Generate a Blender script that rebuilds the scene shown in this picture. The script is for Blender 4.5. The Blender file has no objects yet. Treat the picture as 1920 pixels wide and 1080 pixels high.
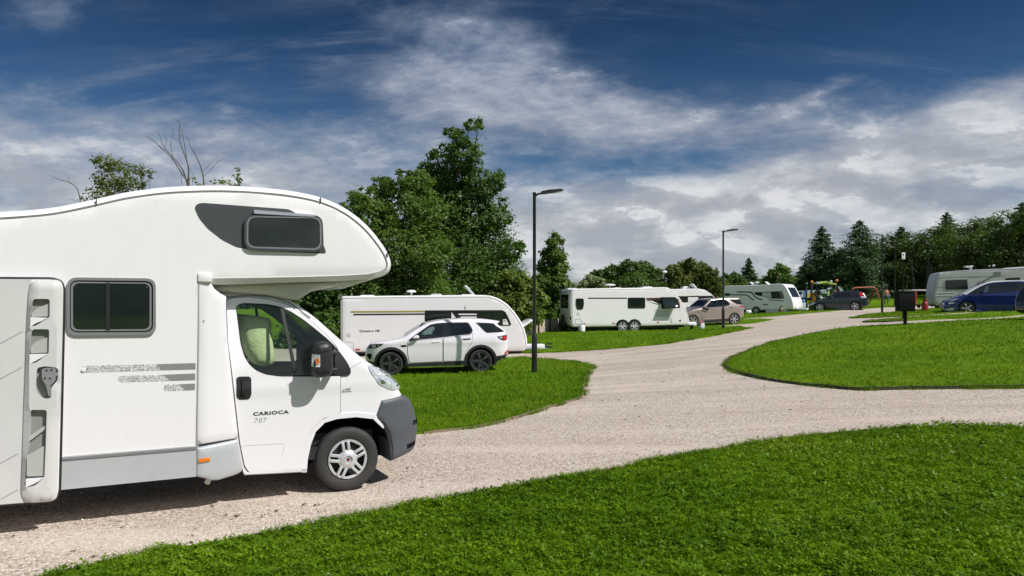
import bpy, bmesh, math, random
import numpy as np
from mathutils import Vector, Matrix
from mathutils.geometry import delaunay_2d_cdt

scene = bpy.context.scene
COL = scene.collection
R = math.radians

# ------------------------------------------------------------------ camera, sky, sun, exposure
F, CX, CY, CZ = 1400.0, 960.0, 565.0, 2.0          # focal length in photo pixels, optical centre, horizon row, eye height
cam = bpy.data.cameras.new('camera')
cam.sensor_width = 36.0
cam.lens = F / 1920 * 36.0
cam.shift_y = (CY - 540) / 1920
cam.clip_end = 2000
cam.clip_start = 0.05
camo = bpy.data.objects.new('camera', cam)
COL.objects.link(camo)
camo.location = (0, 0, CZ)
camo.rotation_euler = (R(90), 0, 0)
scene.camera = camo

SUN_EL = 47.0
SUN_DIR = Vector((0.90, -0.436))                    # horizontal direction towards the sun
SUN_AZ = math.atan2(SUN_DIR.x, SUN_DIR.y)
sl = bpy.data.lights.new('sun', 'SUN')
sl.energy = 4.3
sl.angle = R(0.5)
sl.color = (1.0, 0.965, 0.93)
so = bpy.data.objects.new('sun', sl)
COL.objects.link(so)
sv = Vector((SUN_DIR.x * math.cos(R(SUN_EL)), SUN_DIR.y * math.cos(R(SUN_EL)), math.sin(R(SUN_EL))))
so.rotation_euler = sv.to_track_quat('Z', 'Y').to_euler()
so.location = (30, -20, 40)

scene.view_settings.view_transform = 'Standard'
scene.view_settings.look = 'None'
scene.view_settings.exposure = 0.18
scene.view_settings.gamma = 1.0
scene.view_settings.use_curve_mapping = False
scene.cycles.max_bounces = 6
scene.cycles.transparent_max_bounces = 12
scene.cycles.use_adaptive_sampling = True
scene.cycles.use_denoising = True


class NT:
    """small helper for node trees"""
    def __init__(s, tree):
        s.t = tree

    def n(s, typ, **kw):
        nd = s.t.nodes.new(typ)
        for k, v in kw.items():
            setattr(nd, k, v)
        return nd

    def l(s, a, b):
        s.t.links.new(a, b)

    def put(s, sock, v):
        if isinstance(v, bpy.types.NodeSocket):
            s.l(v, sock)
        elif v is not None:
            sock.default_value = v

    def m(s, op, a, b=None, c=None, clamp=False):
        nd = s.n('ShaderNodeMath', operation=op, use_clamp=clamp)
        s.put(nd.inputs[0], a)
        if b is not None:
            s.put(nd.inputs[1], b)
        if c is not None:
            s.put(nd.inputs[2], c)
        return nd.outputs[0]

    def noise(s, vec, scale, detail=6, rough=.55, dist=0.0, typ='3D'):
        nd = s.n('ShaderNodeTexNoise', noise_dimensions=typ)
        if vec is not None:
            s.l(vec, nd.inputs['Vector'])
        nd.inputs['Scale'].default_value = scale
        nd.inputs['Detail'].default_value = detail
        nd.inputs['Roughness'].default_value = rough
        nd.inputs['Distortion'].default_value = dist
        return nd.outputs['Fac']

    def ramp(s, fac, stops):
        nd = s.n('ShaderNodeValToRGB')
        cr = nd.color_ramp
        while len(cr.elements) < len(stops):
            cr.elements.new(0.5)
        for e, (p, c) in zip(cr.elements, stops):
            e.position = p
            e.color = (*c, 1) if len(c) == 3 else c
        s.put(nd.inputs[0], fac)
        return nd.outputs[0]

    def mix(s, fac, a, b, mode='MIX'):
        nd = s.n('ShaderNodeMix', data_type='RGBA', blend_type=mode)
        s.put(nd.inputs[0], fac)
        for sock, v in ((nd.inputs[6], a), (nd.inputs[7], b)):
            s.put(sock, (*v, 1) if isinstance(v, tuple) and len(v) == 3 else v)
        return nd.outputs[2]

    def smooth(s, x, lo, hi):
        nd = s.n('ShaderNodeMapRange', interpolation_type='SMOOTHSTEP')
        s.put(nd.inputs[0], x)
        nd.inputs[1].default_value = lo
        nd.inputs[2].default_value = hi
        return nd.outputs[0]


def build_world():
    w = bpy.data.worlds.new('World')
    scene.world = w
    w.use_nodes = True
    t = w.node_tree
    t.nodes.clear()
    N = NT(t)
    out = N.n('ShaderNodeOutputWorld')
    bg = N.n('ShaderNodeBackground')
    N.l(bg.outputs[0], out.inputs[0])
    sky = N.n('ShaderNodeTexSky', sky_type='NISHITA')
    sky.sun_disc = False
    sky.sun_elevation = R(SUN_EL)
    sky.sun_rotation = SUN_AZ
    sky.altitude = 150
    sky.air_density = 1.0
    sky.dust_density = 0.4
    sky.ozone_density = 2.2
    tc = N.n('ShaderNodeTexCoord')
    d = tc.outputs['Generated']
    sp = N.n('ShaderNodeSeparateXYZ')
    N.l(d, sp.inputs[0])
    x, y, z = sp.outputs
    az = N.m('ARCTAN2', x, y)
    el = N.m('ARCSINE', z)
    # cloud layers on a flat ceiling far overhead
    zz = N.m('ADD', N.m('MAXIMUM', z, 0.0), 0.30)
    cb = N.n('ShaderNodeCombineXYZ')
    N.l(N.m('DIVIDE', x, zz), cb.inputs[0])
    N.l(N.m('DIVIDE', y, zz), cb.inputs[1])
    P = cb.outputs[0]
    mp = N.n('ShaderNodeMapping')
    mp.inputs['Rotation'].default_value = (0, 0, R(24))
    mp.inputs['Scale'].default_value = (1.0, 1.35, 1)
    mp.inputs['Location'].default_value = (3.1, 1.7, 0)
    N.l(P, mp.inputs[0])
    n1 = N.noise(mp.outputs[0], 2.3, 9, .60, .15)
    n2 = N.noise(mp.outputs[0], 8.5, 8, .66, .25)
    # the weather: where cloud gathers (direction of the cloud: azimuth, elevation, spread, strength)
    total = None
    for (px, py, sx, sy, tilt, amp) in CLOUDS:
        a0 = math.atan2((px - CX) / F, 1)
        e0 = math.atan2((CY - py) / F, math.hypot(1, (px - CX) / F))
        ca, sa = math.cos(R(tilt)), math.sin(R(tilt))
        da = N.m('SUBTRACT', az, a0)
        de = N.m('SUBTRACT', el, e0)
        u = N.m('ADD', N.m('MULTIPLY', da, ca / (sx / F)), N.m('MULTIPLY', de, sa / (sx / F)))
        v = N.m('ADD', N.m('MULTIPLY', da, -sa / (sy / F)), N.m('MULTIPLY', de, ca / (sy / F)))
        r2 = N.m('ADD', N.m('MULTIPLY', u, u), N.m('MULTIPLY', v, v))
        g = N.m('MULTIPLY', N.m('POWER', 2.718, N.m('MULTIPLY', r2, -0.5)), amp)
        total = g if total is None else N.m('ADD', total, g)
    low = N.m('MULTIPLY', N.m('SUBTRACT', 1.0, N.smooth(el, R(3), R(17))), 0.50)
    base = N.m('ADD', total, low)
    f1 = N.m('ADD', N.m('MULTIPLY', N.m('SUBTRACT', n1, 0.5), 1.15), N.m('MULTIPLY', N.m('SUBTRACT', n2, 0.5), 0.5))
    dens = N.m('ADD', f1, base)
    behind = N.m('MULTIPLY', N.smooth(y, 0.15, -0.35), 0.55)  # extra unseen cloud behind the camera, added as neutral fill light
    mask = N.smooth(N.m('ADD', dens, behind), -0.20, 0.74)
    # thin wind-drawn veils over everything
    mv = N.n('ShaderNodeMapping')
    mv.inputs['Rotation'].default_value = (0, 0, R(-28))
    mv.inputs['Scale'].default_value = (.55, 3.4, 1)
    N.l(P, mv.inputs[0])
    v1 = N.noise(mv.outputs[0], 2.6, 9, .66, .55)
    v2 = N.noise(P, 1.3, 4, .5, .3)
    veil = N.m('MULTIPLY', N.smooth(v1, .40, .74), N.smooth(v2, .34, .66))
    mask = N.m('MAXIMUM', mask, N.m('MULTIPLY', veil, .50))
    # puffy bank near the horizon
    ce = N.n('ShaderNodeCombineXYZ')
    N.l(N.m('MULTIPLY', az, 5.5), ce.inputs[0])
    N.l(N.m('MULTIPLY', el, 13.0), ce.inputs[1])
    p1 = N.noise(ce.outputs[0], 1.5, 9, .60, .25)
    ce2 = N.n('ShaderNodeVectorMath', operation='ADD')
    N.l(ce.outputs[0], ce2.inputs[0])
    ce2.inputs[1].default_value = (0.10, 0.30, 0)
    p2 = N.noise(ce2.outputs[0], 1.5, 9, .60, .25)
    lit = N.smooth(N.m('SUBTRACT', p1, p2), -0.13, 0.10)
    bankfac = N.m('SUBTRACT', 1.0, N.smooth(el, R(7), R(17)))
    lite2 = N.smooth(N.m('ADD', N.m('MULTIPLY', n2, .6), N.m('MULTIPLY', n1, .5)), .38, .72)
    shade = N.mix(bankfac, lite2, lit)
    ccol = N.mix(shade, N.mix(bankfac, CLOUD_DARK, BANK_DARK), CLOUD_LIGHT)
    ccol = N.mix(N.m('MULTIPLY', N.smooth(shade, .72, 1.0), N.smooth(p1, .44, .60)), ccol, CLOUD_BRIGHT)
    ccol = N.mix(N.smooth(el, R(8), R(24)), ccol, N.mix(1.0, ccol, CLOUD_HIGH, 'MULTIPLY'))
    # clear sky: the camera's polariser deepened the blue
    hs = N.n('ShaderNodeHueSaturation')
    hs.inputs['Saturation'].default_value = 1.12
    hs.inputs['Value'].default_value = SKY_VALUE
    N.l(sky.outputs[0], hs.inputs['Color'])
    clear = N.mix(1.0, hs.outputs[0], SKY_TINT, 'MULTIPLY')
    clear = N.mix(N.smooth(el, R(6), R(26)), clear, N.mix(1.0, clear, SKY_DEEP, 'MULTIPLY'))
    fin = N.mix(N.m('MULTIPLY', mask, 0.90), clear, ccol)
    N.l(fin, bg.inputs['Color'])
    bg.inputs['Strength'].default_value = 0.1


BANK_DARK = (3.65, 3.8, 4.2)
CLOUD_BRIGHT = (6.9, 6.9, 7.0)
CLOUD_DARK = (2.0, 2.4, 3.2)
CLOUD_LIGHT = (5.2, 5.35, 5.6)
CLOUD_HIGH = (0.66, 0.76, 0.92)
SKY_VALUE = 0.52
SKY_DEEP = (0.29, 0.38, 0.43)
SKY_TINT = (0.55, 0.78, 1.0)
CLOUDS = [  # px, py, spread x, spread y, tilt (deg, up to the right), strength
    (790, 150, 170, 60, 18, .50), (930, 90, 160, 38, -14, .34), (1120, 215, 170, 34, -6, .52), (1000, 190, 170, 45, 0, .25),
    (150, 265, 260, 45, 4, .16), (430, 255, 150, 36, -4, .12), (650, 250, 120, 45, 0, -.22), (1500, 400, 200, 26, 6, -.08), (70, 30, 60, 60, -60, .18), (200, 130, 260, 60, 0, -.22),
    (300, 330, 300, 30, 0, .10), (1480, 330, 330, 28, 13, .40), (1780, 290, 220, 34, 14, .36), (1880, 175, 90, 18, 22, .40),
    (1490, 200, 70, 14, 26, .30), (1240, 420, 260, 40, 4, .24), (1180, 300, 230, 26, 0, -.30), (480, 90, 240, 70, 10, -.34),
    (1560, 60, 420, 70, -2, -.42), (1330, 120, 200, 40, 0, -.20), (680, 290, 160, 40, 0, .06), (1700, 380, 250, 22, 6, .05),
]
build_world()


# ------------------------------------------------------------------ object helpers
def link(o, parent=None):
    COL.objects.link(o)
    if parent is not None:
        o.parent = parent
    return o


def tag(o, label=None, cat=None, group=None, kind=None):
    if label:
        o['label'] = label
    if cat:
        o['category'] = cat
    if group:
        o['group'] = group
    if kind:
        o['kind'] = kind
    return o


def empty(name, loc, rz=0.0):
    o = bpy.data.objects.new(name, None)
    o.empty_display_size = .3
    o.location = loc
    o.rotation_euler = (0, 0, rz)
    return link(o)


def copy_tree(o, parent=None):
    c = o.copy()
    COL.objects.link(c)
    if parent is not None:
        c.parent = parent
    for ch in list(o.children):
        copy_tree(ch, c)
    return c


def mesh_obj(name, verts, faces, mat, parent=None, smooth=40, fmat=None, recalc=True):
    me = bpy.data.meshes.new(name)
    me.from_pydata([tuple(map(float, v)) for v in verts], [], [tuple(map(int, f)) for f in faces])
    mats = mat if isinstance(mat, (list, tuple)) else [mat]
    for m in mats:
        me.materials.append(m)
    if fmat is not None:
        me.polygons.foreach_set('material_index', np.asarray(fmat, dtype=np.int32))
    bm = bmesh.new()
    bm.from_mesh(me)
    bmesh.ops.remove_doubles(bm, verts=bm.verts, dist=1e-5)
    if recalc:
        bmesh.ops.recalc_face_normals(bm, faces=bm.faces)
    if smooth:
        a = math.radians(smooth)
        for f in bm.faces:
            f.smooth = True
        for e in bm.edges:
            e.smooth = len(e.link_faces) == 2 and e.calc_face_angle(0) < a
    bm.to_mesh(me)
    bm.free()
    o = bpy.data.objects.new(name, me)
    return link(o, parent)


def big_mesh(name, verts, faces, mat, parent=None, tone=None, smooth=False):
    """numpy mesh: faces is (n,k) with constant k"""
    verts = np.asarray(verts, dtype=np.float32)
    faces = np.asarray(faces, dtype=np.int32)
    me = bpy.data.meshes.new(name)
    n, k = faces.shape
    me.vertices.add(len(verts))
    me.vertices.foreach_set('co', verts.ravel())
    me.loops.add(n * k)
    me.loops.foreach_set('vertex_index', faces.ravel())
    me.polygons.add(n)
    me.polygons.foreach_set('loop_start', np.arange(0, n * k, k, dtype=np.int32))
    if smooth:
        me.polygons.foreach_set('use_smooth', np.ones(n, dtype=bool))
    me.update(calc_edges=True)
    me.validate()
    me.materials.append(mat)
    if tone is not None:
        at = me.attributes.new('tone', 'FLOAT', 'POINT')
        at.data.foreach_set('value', np.asarray(tone, dtype=np.float32))
    o = bpy.data.objects.new(name, me)
    return link(o, parent)


class MB:
    """collects simple solids into one mesh"""
    def __init__(s):
        s.v, s.f = [], []

    def add(s, vs, fs):
        b = len(s.v)
        s.v += [tuple(v) for v in vs]
        s.f += [tuple(i + b for i in f) for f in fs]
        return s

    def box(s, c, size, rot=None, bevel=0.0):
        hx, hy, hz = [q / 2 for q in size]
        if bevel:
            b = min(bevel, hx * .9, hy * .9, hz * .9)
            vs = []
            bmm = bmesh.new()
            bmesh.ops.create_cube(bmm, size=1)
            for v in bmm.verts:
                v.co = Vector((v.co.x * 2 * hx, v.co.y * 2 * hy, v.co.z * 2 * hz))
            bmesh.ops.bevel(bmm, geom=bmm.edges[:], offset=b, segments=2, profile=.5, affect='EDGES')
            bmm.verts.index_update()
            vs = [v.co.copy() for v in bmm.verts]
            fs = [[v.index for v in f.verts] for f in bmm.faces]
            bmm.free()
        else:
            vs = [Vector((a * hx, b_ * hy, c_ * hz)) for a in (-1, 1) for b_ in (-1, 1) for c_ in (-1, 1)]
            fs = [(0, 1, 3, 2), (4, 6, 7, 5), (0, 4, 5, 1), (2, 3, 7, 6), (0, 2, 6, 4), (1, 5, 7, 3)]
        if rot is not None:
            vs = [rot @ v for v in vs]
        c = Vector(c)
        return s.add([v + c for v in vs], fs)

    def tube(s, pts, rad, seg=10, cap=True):
        pts = [Vector(p) for p in pts]
        n = len(pts)
        rads = rad if isinstance(rad, (list, tuple)) else [rad] * n
        rings = []
        up = Vector((0, 0, 1))
        for i, p in enumerate(pts):
            d = (pts[min(i + 1, n - 1)] - pts[max(i - 1, 0)])
            d = d.normalized() if d.length > 1e-9 else Vector((0, 0, 1))
            a = d.cross(up if abs(d.z) < .95 else Vector((1, 0, 0))).normalized()
            b = d.cross(a).normalized()
            rings.append([p + (a * math.cos(t) + b * math.sin(t)) * rads[i] for t in [2 * math.pi * k / seg for k in range(seg)]])
        vs = [v for r in rings for v in r]
        fs = []
        for i in range(n - 1):
            for k in range(seg):
                k2 = (k + 1) % seg
                fs.append((i * seg + k, i * seg + k2, (i + 1) * seg + k2, (i + 1) * seg + k))
        if cap:
            fs.append(tuple(range(seg)))
            fs.append(tuple(range((n - 1) * seg, n * seg)))
        return s.add(vs, fs)

    def lathe(s, prof, origin=(0, 0, 0), axis='z', seg=32, a0=0, a1=2 * math.pi):
        """prof: list of (radius, along)"""
        full = abs(a1 - a0 - 2 * math.pi) < 1e-6
        ns = seg if full else seg + 1
        vs, fs = [], []
        o = Vector(origin)
        for k in range(ns):
            t = a0 + (a1 - a0) * k / seg
            for (r, h) in prof:
                if axis == 'z':
                    vs.append(o + Vector((r * math.cos(t), r * math.sin(t), h)))
                elif axis == 'y':
                    vs.append(o + Vector((r * math.cos(t), h, r * math.sin(t))))
                else:
                    vs.append(o + Vector((h, r * math.cos(t), r * math.sin(t))))
        m = len(prof)
        for k in range(seg):
            k2 = (k + 1) % ns
            for i in range(m - 1):
                fs.append((k * m + i, k * m + i + 1, k2 * m + i + 1, k2 * m + i))
        return s.add(vs, fs)

    def prism(s, poly, y0, y1):
        """polygon in x,z extruded along y"""
        n = len(poly)
        vs = [(p[0], y0, p[1]) for p in poly] + [(p[0], y1, p[1]) for p in poly]
        fs = [tuple(range(n)), tuple(range(n, 2 * n))] + [(i, (i + 1) % n, n + (i + 1) % n, n + i) for i in range(n)]
        return s.add(vs, fs)

    def build(s, name, mat, parent=None, smooth=35):
        return mesh_obj(name, s.v, s.f, mat, parent, smooth)


# ------------------------------------------------------------------ materials
MATS = {}


def mat(name, col, rough=.5, metal=0.0, coat=0.0, var=.06, vscale=3.0, bump=0.0, bscale=60.0, spec=.5, dirt=0.0, streak=0.0):
    if name in MATS:
        return MATS[name]
    m = bpy.data.materials.new(name)
    m.use_nodes = True
    t = m.node_tree
    N = NT(t)
    b = t.nodes['Principled BSDF']
    tc = N.n('ShaderNodeTexCoord')
    nz = N.noise(tc.outputs['Object'], vscale, 5, .6)
    c0 = tuple(max(0, c * (1 - var)) for c in col)
    c1 = tuple(min(1, c * (1 + var)) for c in col)
    cc = N.ramp(nz, [(.3, c0), (.7, c1)])
    if dirt:
        n2 = N.noise(tc.outputs['Object'], 9.0, 7, .65)
        cc = N.mix(N.m('MULTIPLY', N.smooth(n2, .5, .8), dirt), cc, (.20, .18, .15))
    if streak:
        mp = N.n('ShaderNodeMapping')
        mp.inputs['Scale'].default_value = (9.0, 9.0, .55)
        N.l(tc.outputs['Object'], mp.inputs[0])
        n3 = N.noise(mp.outputs[0], 1.0, 6, .7)
        n4 = N.noise(tc.outputs['Object'], .8, 3, .5)
        cc = N.mix(N.m('MULTIPLY', N.m('MULTIPLY', N.smooth(n3, .50, .78), N.smooth(n4, .40, .62)), streak), cc, (.42, .40, .34))
        N.l(N.m('ADD', N.m('MULTIPLY', n3, .10), rough - .05), b.inputs['Roughness'])
    N.l(cc, b.inputs['Base Color'])
    if not streak:
        b.inputs['Roughness'].default_value = rough
    b.inputs['Metallic'].default_value = metal
    b.inputs['Coat Weight'].default_value = coat
    b.inputs['Coat Roughness'].default_value = .06
    b.inputs['Specular IOR Level'].default_value = spec
    if bump:
        bn = N.n('ShaderNodeBump')
        bn.inputs['Strength'].default_value = bump
        bn.inputs['Distance'].default_value = .01
        N.l(N.noise(tc.outputs['Object'], bscale, 4, .6), bn.inputs['Height'])
        N.l(bn.outputs[0], b.inputs['Normal'])
    MATS[name] = m
    return m


def glass(name, tint, refl=.10, rough=.02):
    if name in MATS:
        return MATS[name]
    m = bpy.data.materials.new(name)
    m.use_nodes = True
    t = m.node_tree
    t.nodes.clear()
    N = NT(t)
    o = N.n('ShaderNodeOutputMaterial')
    tr = N.n('ShaderNodeBsdfTransparent')
    tr.inputs[0].default_value = (*tint, 1)
    gl = N.n('ShaderNodeBsdfGlossy')
    gl.inputs['Roughness'].default_value = rough
    gl.inputs[0].default_value = (.9, .95, .95, 1)
    lw = N.n('ShaderNodeLayerWeight')
    lw.inputs[0].default_value = .5
    fac = N.m('MULTIPLY_ADD', N.m('POWER', lw.outputs['Facing'], 4.0), .7, refl * .5)
    mx = N.n('ShaderNodeMixShader')
    N.l(fac, mx.inputs[0])
    N.l(tr.outputs[0], mx.inputs[1])
    N.l(gl.outputs[0], mx.inputs[2])
    N.l(mx.outputs[0], o.inputs[0])
    MATS[name] = m
    return m


def leaf_mat(name, lo, hi, trans=.3):
    if name in MATS:
        return MATS[name]
    m = bpy.data.materials.new(name)
    m.use_nodes = True
    t = m.node_tree
    t.nodes.clear()
    N = NT(t)
    o = N.n('ShaderNodeOutputMaterial')
    at = N.n('ShaderNodeAttribute', attribute_name='tone')
    tc = N.n('ShaderNodeTexCoord')
    nz = N.noise(tc.outputs['Object'], .55, 3, .6)
    f = N.m('ADD', N.m('MULTIPLY', at.outputs['Fac'], .6), N.m('MULTIPLY', N.m('SUBTRACT', nz, .3), .9), clamp=True)
    c = N.mix(f, lo, hi)
    pb = N.n('ShaderNodeBsdfPrincipled')
    N.l(c, pb.inputs['Base Color'])
    pb.inputs['Roughness'].default_value = .48
    pb.inputs['Specular IOR Level'].default_value = .3
    tl = N.n('ShaderNodeBsdfTranslucent')
    N.l(N.mix(1.0, c, (1.3, 1.5, .6), 'MULTIPLY'), tl.inputs[0])
    mx = N.n('ShaderNodeMixShader')
    mx.inputs[0].default_value = trans
    N.l(pb.outputs[0], mx.inputs[1])
    N.l(tl.outputs[0], mx.inputs[2])
    N.l(mx.outputs[0], o.inputs[0])
    MATS[name] = m
    return m


# ------------------------------------------------------------------ terrain
def cp(px, py, Y):
    return ((px - CX) / F * Y, Y, CZ - (py - CY) / F * Y)


CTRL = [
    (0, 0, 0), (-6, 2, 0), (6, 2, .05), (0, 5, 0), (-6, 6, 0), (-9, 5, 0), (-4.9, 6.2, 0), cp(652, 921, 7.87), (3, 6.5, .03),
    cp(733, 704.6, 22.75), cp(902, 699, 23.25), cp(1002, 700, 21.9), cp(820, 667, 28), cp(700, 667, 28), cp(1000, 662, 28.5),
    cp(1170, 621, 40.5), cp(1356, 618.5, 41), cp(1377, 608.5, 50.5), cp(1300, 613, 48.8), cp(1418, 589.5, 64), cp(1652, 586.5, 54),
    cp(1537, 583.5, 57), cp(1602, 581, 57), cp(1662, 571.5, 79), cp(1812, 586.5, 36), cp(1790, 577, 46), cp(1697, 611, 27),
    cp(1550, 729, 15.0), cp(1920, 729, 13.9), cp(1920, 803, 10.4), cp(1400, 832, 10.0), cp(1370, 690, 19.0), cp(1920, 594, 33.5), cp(1500, 600, 50),
    (-40, 60, .3), (-10, 42, .1), (0, 90, 1.6), (60, 110, 4.2), (-30, 100, 1.0), (32, 100, 2.2), (62, 45, 4.2), (28, 14, 1.2), (14, 3, .3),
    (-22, 10, 0), (-25, 30, -.2), (0, -25, 0), (-30, -20, 0), (30, -20, .8), (60, 5, 3.0),
]
_C = np.array(CTRL)


def _tps_fit(C, lam=0.02):
    n = len(C)
    P = C[:, :2] / 20.0
    d2 = ((P[:, None] - P[None]) ** 2).sum(-1)
    K = np.where(d2 > 0, .5 * d2 * np.log(d2 + 1e-12), 0) + lam * np.eye(n) * .05
    A = np.zeros((n + 3, n + 3))
    A[:n, :n] = K
    A[:n, n] = 1
    A[:n, n + 1:] = P
    A[n, :n] = 1
    A[n + 1:, :n] = P.T
    b = np.zeros(n + 3)
    b[:n] = C[:, 2]
    return np.linalg.solve(A, b)


_T = _tps_fit(_C)


def terr(x, y):
    x = np.atleast_1d(np.asarray(x, float))
    y = np.atleast_1d(np.asarray(y, float))
    xc = np.clip(x, -45, 65)
    yc = np.clip(y, -28, 112)
    P = np.stack([xc, yc], -1) / 20.0
    out = np.zeros(len(x))
    Q = _C[:, :2] / 20.0
    for s in range(0, len(x), 20000):
        p = P[s:s + 20000]
        d2 = ((p[:, None] - Q[None]) ** 2).sum(-1)
        U = .5 * d2 * np.log(d2 + 1e-12)
        out[s:s + 20000] = U @ _T[:-3] + _T[-3] + p @ _T[-2:]
    return out


def tz(x, y):
    return float(terr([x], [y])[0])


def hit(px, py):
    """where the ground lies in that direction"""
    Y = np.arange(2.5, 130, .05)
    X = (px - CX) / F * Y
    Z = CZ - (py - CY) / F * Y
    below = np.nonzero(Z <= terr(X, Y))[0]
    if len(below) == 0:
        return (X[-1], Y[-1])
    k = below[0]
    return (X[k], Y[k])


def P3(px, py, Y):
    return Vector(cp(px, py, Y))
# ------------------------------------------------------------------ polygons and curved side panels
def inside(pts, poly):
    x, y = pts[:, 0], pts[:, 1]
    res = np.zeros(len(pts), bool)
    n = len(poly)
    for i in range(n):
        x0, y0 = poly[i]
        x1, y1 = poly[(i + 1) % n]
        c = (y0 > y) != (y1 > y)
        with np.errstate(divide='ignore', invalid='ignore'):
            xi = (x1 - x0) * (y - y0) / ((y1 - y0) if y1 != y0 else 1e-12) + x0
        res ^= c & (x < xi)
    return res


def seg_dist(pts, poly, closed=True):
    poly = np.asarray(poly, float)
    A = poly if closed else poly[:-1]
    B = np.roll(poly, -1, 0) if closed else poly[1:]
    d = np.full(len(pts), 1e9)
    for a, b in zip(A, B):
        ab = b - a
        L = ab @ ab
        t = np.clip(((pts - a) @ ab) / (L if L > 1e-12 else 1e-12), 0, 1)
        q = a + t[:, None] * ab
        d = np.minimum(d, np.hypot(*(pts - q).T))
    return d


def resample(poly, step, closed=True):
    out = []
    n = len(poly)
    for i in range(n if closed else n - 1):
        a = np.array(poly[i], float)
        b = np.array(poly[(i + 1) % n], float)
        k = max(1, int(math.ceil(np.hypot(*(b - a)) / step)))
        for j in range(k):
            out.append(tuple(a + (b - a) * j / k))
    if not closed:
        out.append(tuple(map(float, poly[-1])))
    return out


def rnd(poly, r, seg=5):
    """round the corners of a polygon"""
    out = []
    n = len(poly)
    for i in range(n):
        p = Vector(poly[i])
        a = Vector(poly[i - 1]) - p
        b = Vector(poly[(i + 1) % n]) - p
        rr = min(r, a.length * .45, b.length * .45)
        p0 = p + a.normalized() * rr
        p1 = p + b.normalized() * rr
        for k in range(seg + 1):
            t = k / seg
            q = p0 * (1 - t) ** 2 + p * 2 * t * (1 - t) + p1 * t ** 2
            out.append((q.x, q.y))
    return out


def smooth_line(pts, k=6, closed=False):
    """Catmull-Rom through the points"""
    P = [np.array(p, float) for p in pts]
    n = len(P)
    out = []
    rng = range(n) if closed else range(n - 1)
    for i in rng:
        p0 = P[(i - 1) % n] if closed or i > 0 else P[0]
        p1 = P[i]
        p2 = P[(i + 1) % n]
        p3 = P[(i + 2) % n] if closed or i + 2 < n else P[-1]
        for j in range(k):
            t = j / k
            out.append(tuple(.5 * ((2 * p1) + (-p0 + p2) * t + (2 * p0 - 5 * p1 + 4 * p2 - p3) * t * t + (-p0 + 3 * p1 - 3 * p2 + p3) * t ** 3)))
    if not closed:
        out.append(tuple(P[-1]))
    return out


def offset_line(line, d, closed=False):
    """shift a polyline to its left by d"""
    L = np.asarray(line, float)
    if closed:
        t = np.roll(L, -1, 0) - np.roll(L, 1, 0)
    else:
        t = np.gradient(L, axis=0)
    t /= np.maximum(np.hypot(t[:, 0], t[:, 1]), 1e-9)[:, None]
    nrm = np.stack([-t[:, 1], t[:, 0]], -1)
    return [tuple(p) for p in L + nrm * d]


def area(poly):
    p = np.asarray(poly, float)
    return .5 * np.sum(p[:, 0] * np.roll(p[:, 1], -1) - np.roll(p[:, 0], -1) * p[:, 1])


def fill(outer, holes=(), step=.06, rings=()):
    """triangulate: returns pts (n,2), tris, indices of outer boundary in order, list of hole boundaries"""
    outer = resample(outer, step)
    holes = [resample(h, step) for h in holes]
    bnd = [outer] + holes
    pts, edges = [], []
    for b in bnd:
        s = len(pts)
        pts += b
        edges += [(s + i, s + (i + 1) % len(b)) for i in range(len(b))]
    nb = len(pts)
    allb = np.array(pts)
    lo, hi = allb.min(0), allb.max(0)
    ext = []
    for d in rings:
        for b in bnd:
            sgn = 1 if area(b) > 0 else -1
            if b is not outer:
                sgn = -sgn
            off = np.array(offset_line(b, d * sgn, True))
            ext.append(off)
    rmax = max(rings) if rings else 0
    gx = np.arange(lo[0] + step * .5, hi[0], step)
    gz = np.arange(lo[1] + step * .5, hi[1], step)
    if len(gx) and len(gz):
        g = np.stack(np.meshgrid(gx, gz), -1).reshape(-1, 2)
        g = g[inside(g, outer)]
        for h in holes:
            g = g[~inside(g, h)]
        if len(g):
            dm = np.full(len(g), 1e9)
            for b in bnd:
                dm = np.minimum(dm, seg_dist(g, b))
            g = g[dm > max(step * .45, rmax + step * .3)]
    else:
        g = np.zeros((0, 2))
    pool = [g]
    for (off, d) in zip(ext, [d for d in rings for _ in bnd]):
        k = inside(off, outer)
        for h in holes:
            k &= ~inside(off, h)
        off = off[k]
        if len(off):
            dm = np.full(len(off), 1e9)
            for b in bnd:
                dm = np.minimum(dm, seg_dist(off, b))
            pool.append(off[dm > d * .85])
    inner = np.concatenate(pool) if pool else np.zeros((0, 2))
    vin = [Vector((float(p[0]), float(p[1]))) for p in pts] + [Vector((float(p[0]), float(p[1]))) for p in inner]
    res = delaunay_2d_cdt(vin, edges, [], 0, 1e-6)
    V = np.array([(v.x, v.y) for v in res[0]])
    T = np.array([f for f in res[2] if len(f) == 3])
    cen = V[T].mean(1)
    k = inside(cen, outer)
    for h in holes:
        k &= ~inside(cen, h)
    T = T[k]
    a_, b_, c_ = V[T[:, 0]], V[T[:, 1]], V[T[:, 2]]
    ar = np.abs((b_[:, 0] - a_[:, 0]) * (c_[:, 1] - a_[:, 1]) - (b_[:, 1] - a_[:, 1]) * (c_[:, 0] - a_[:, 0]))
    lm = np.maximum(np.maximum(((b_ - a_) ** 2).sum(1), ((c_ - b_) ** 2).sum(1)), ((a_ - c_) ** 2).sum(1))
    T = T[ar > lm * 1e-4]
    back = {}
    for i, orig in enumerate(res[3]):
        for o in orig:
            back[o] = i
    loops = []
    s = 0
    for b in bnd:
        loops.append([back[s + i] for i in range(len(b))])
        s += len(b)
    return V, T, loops[0], loops[1:]


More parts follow.
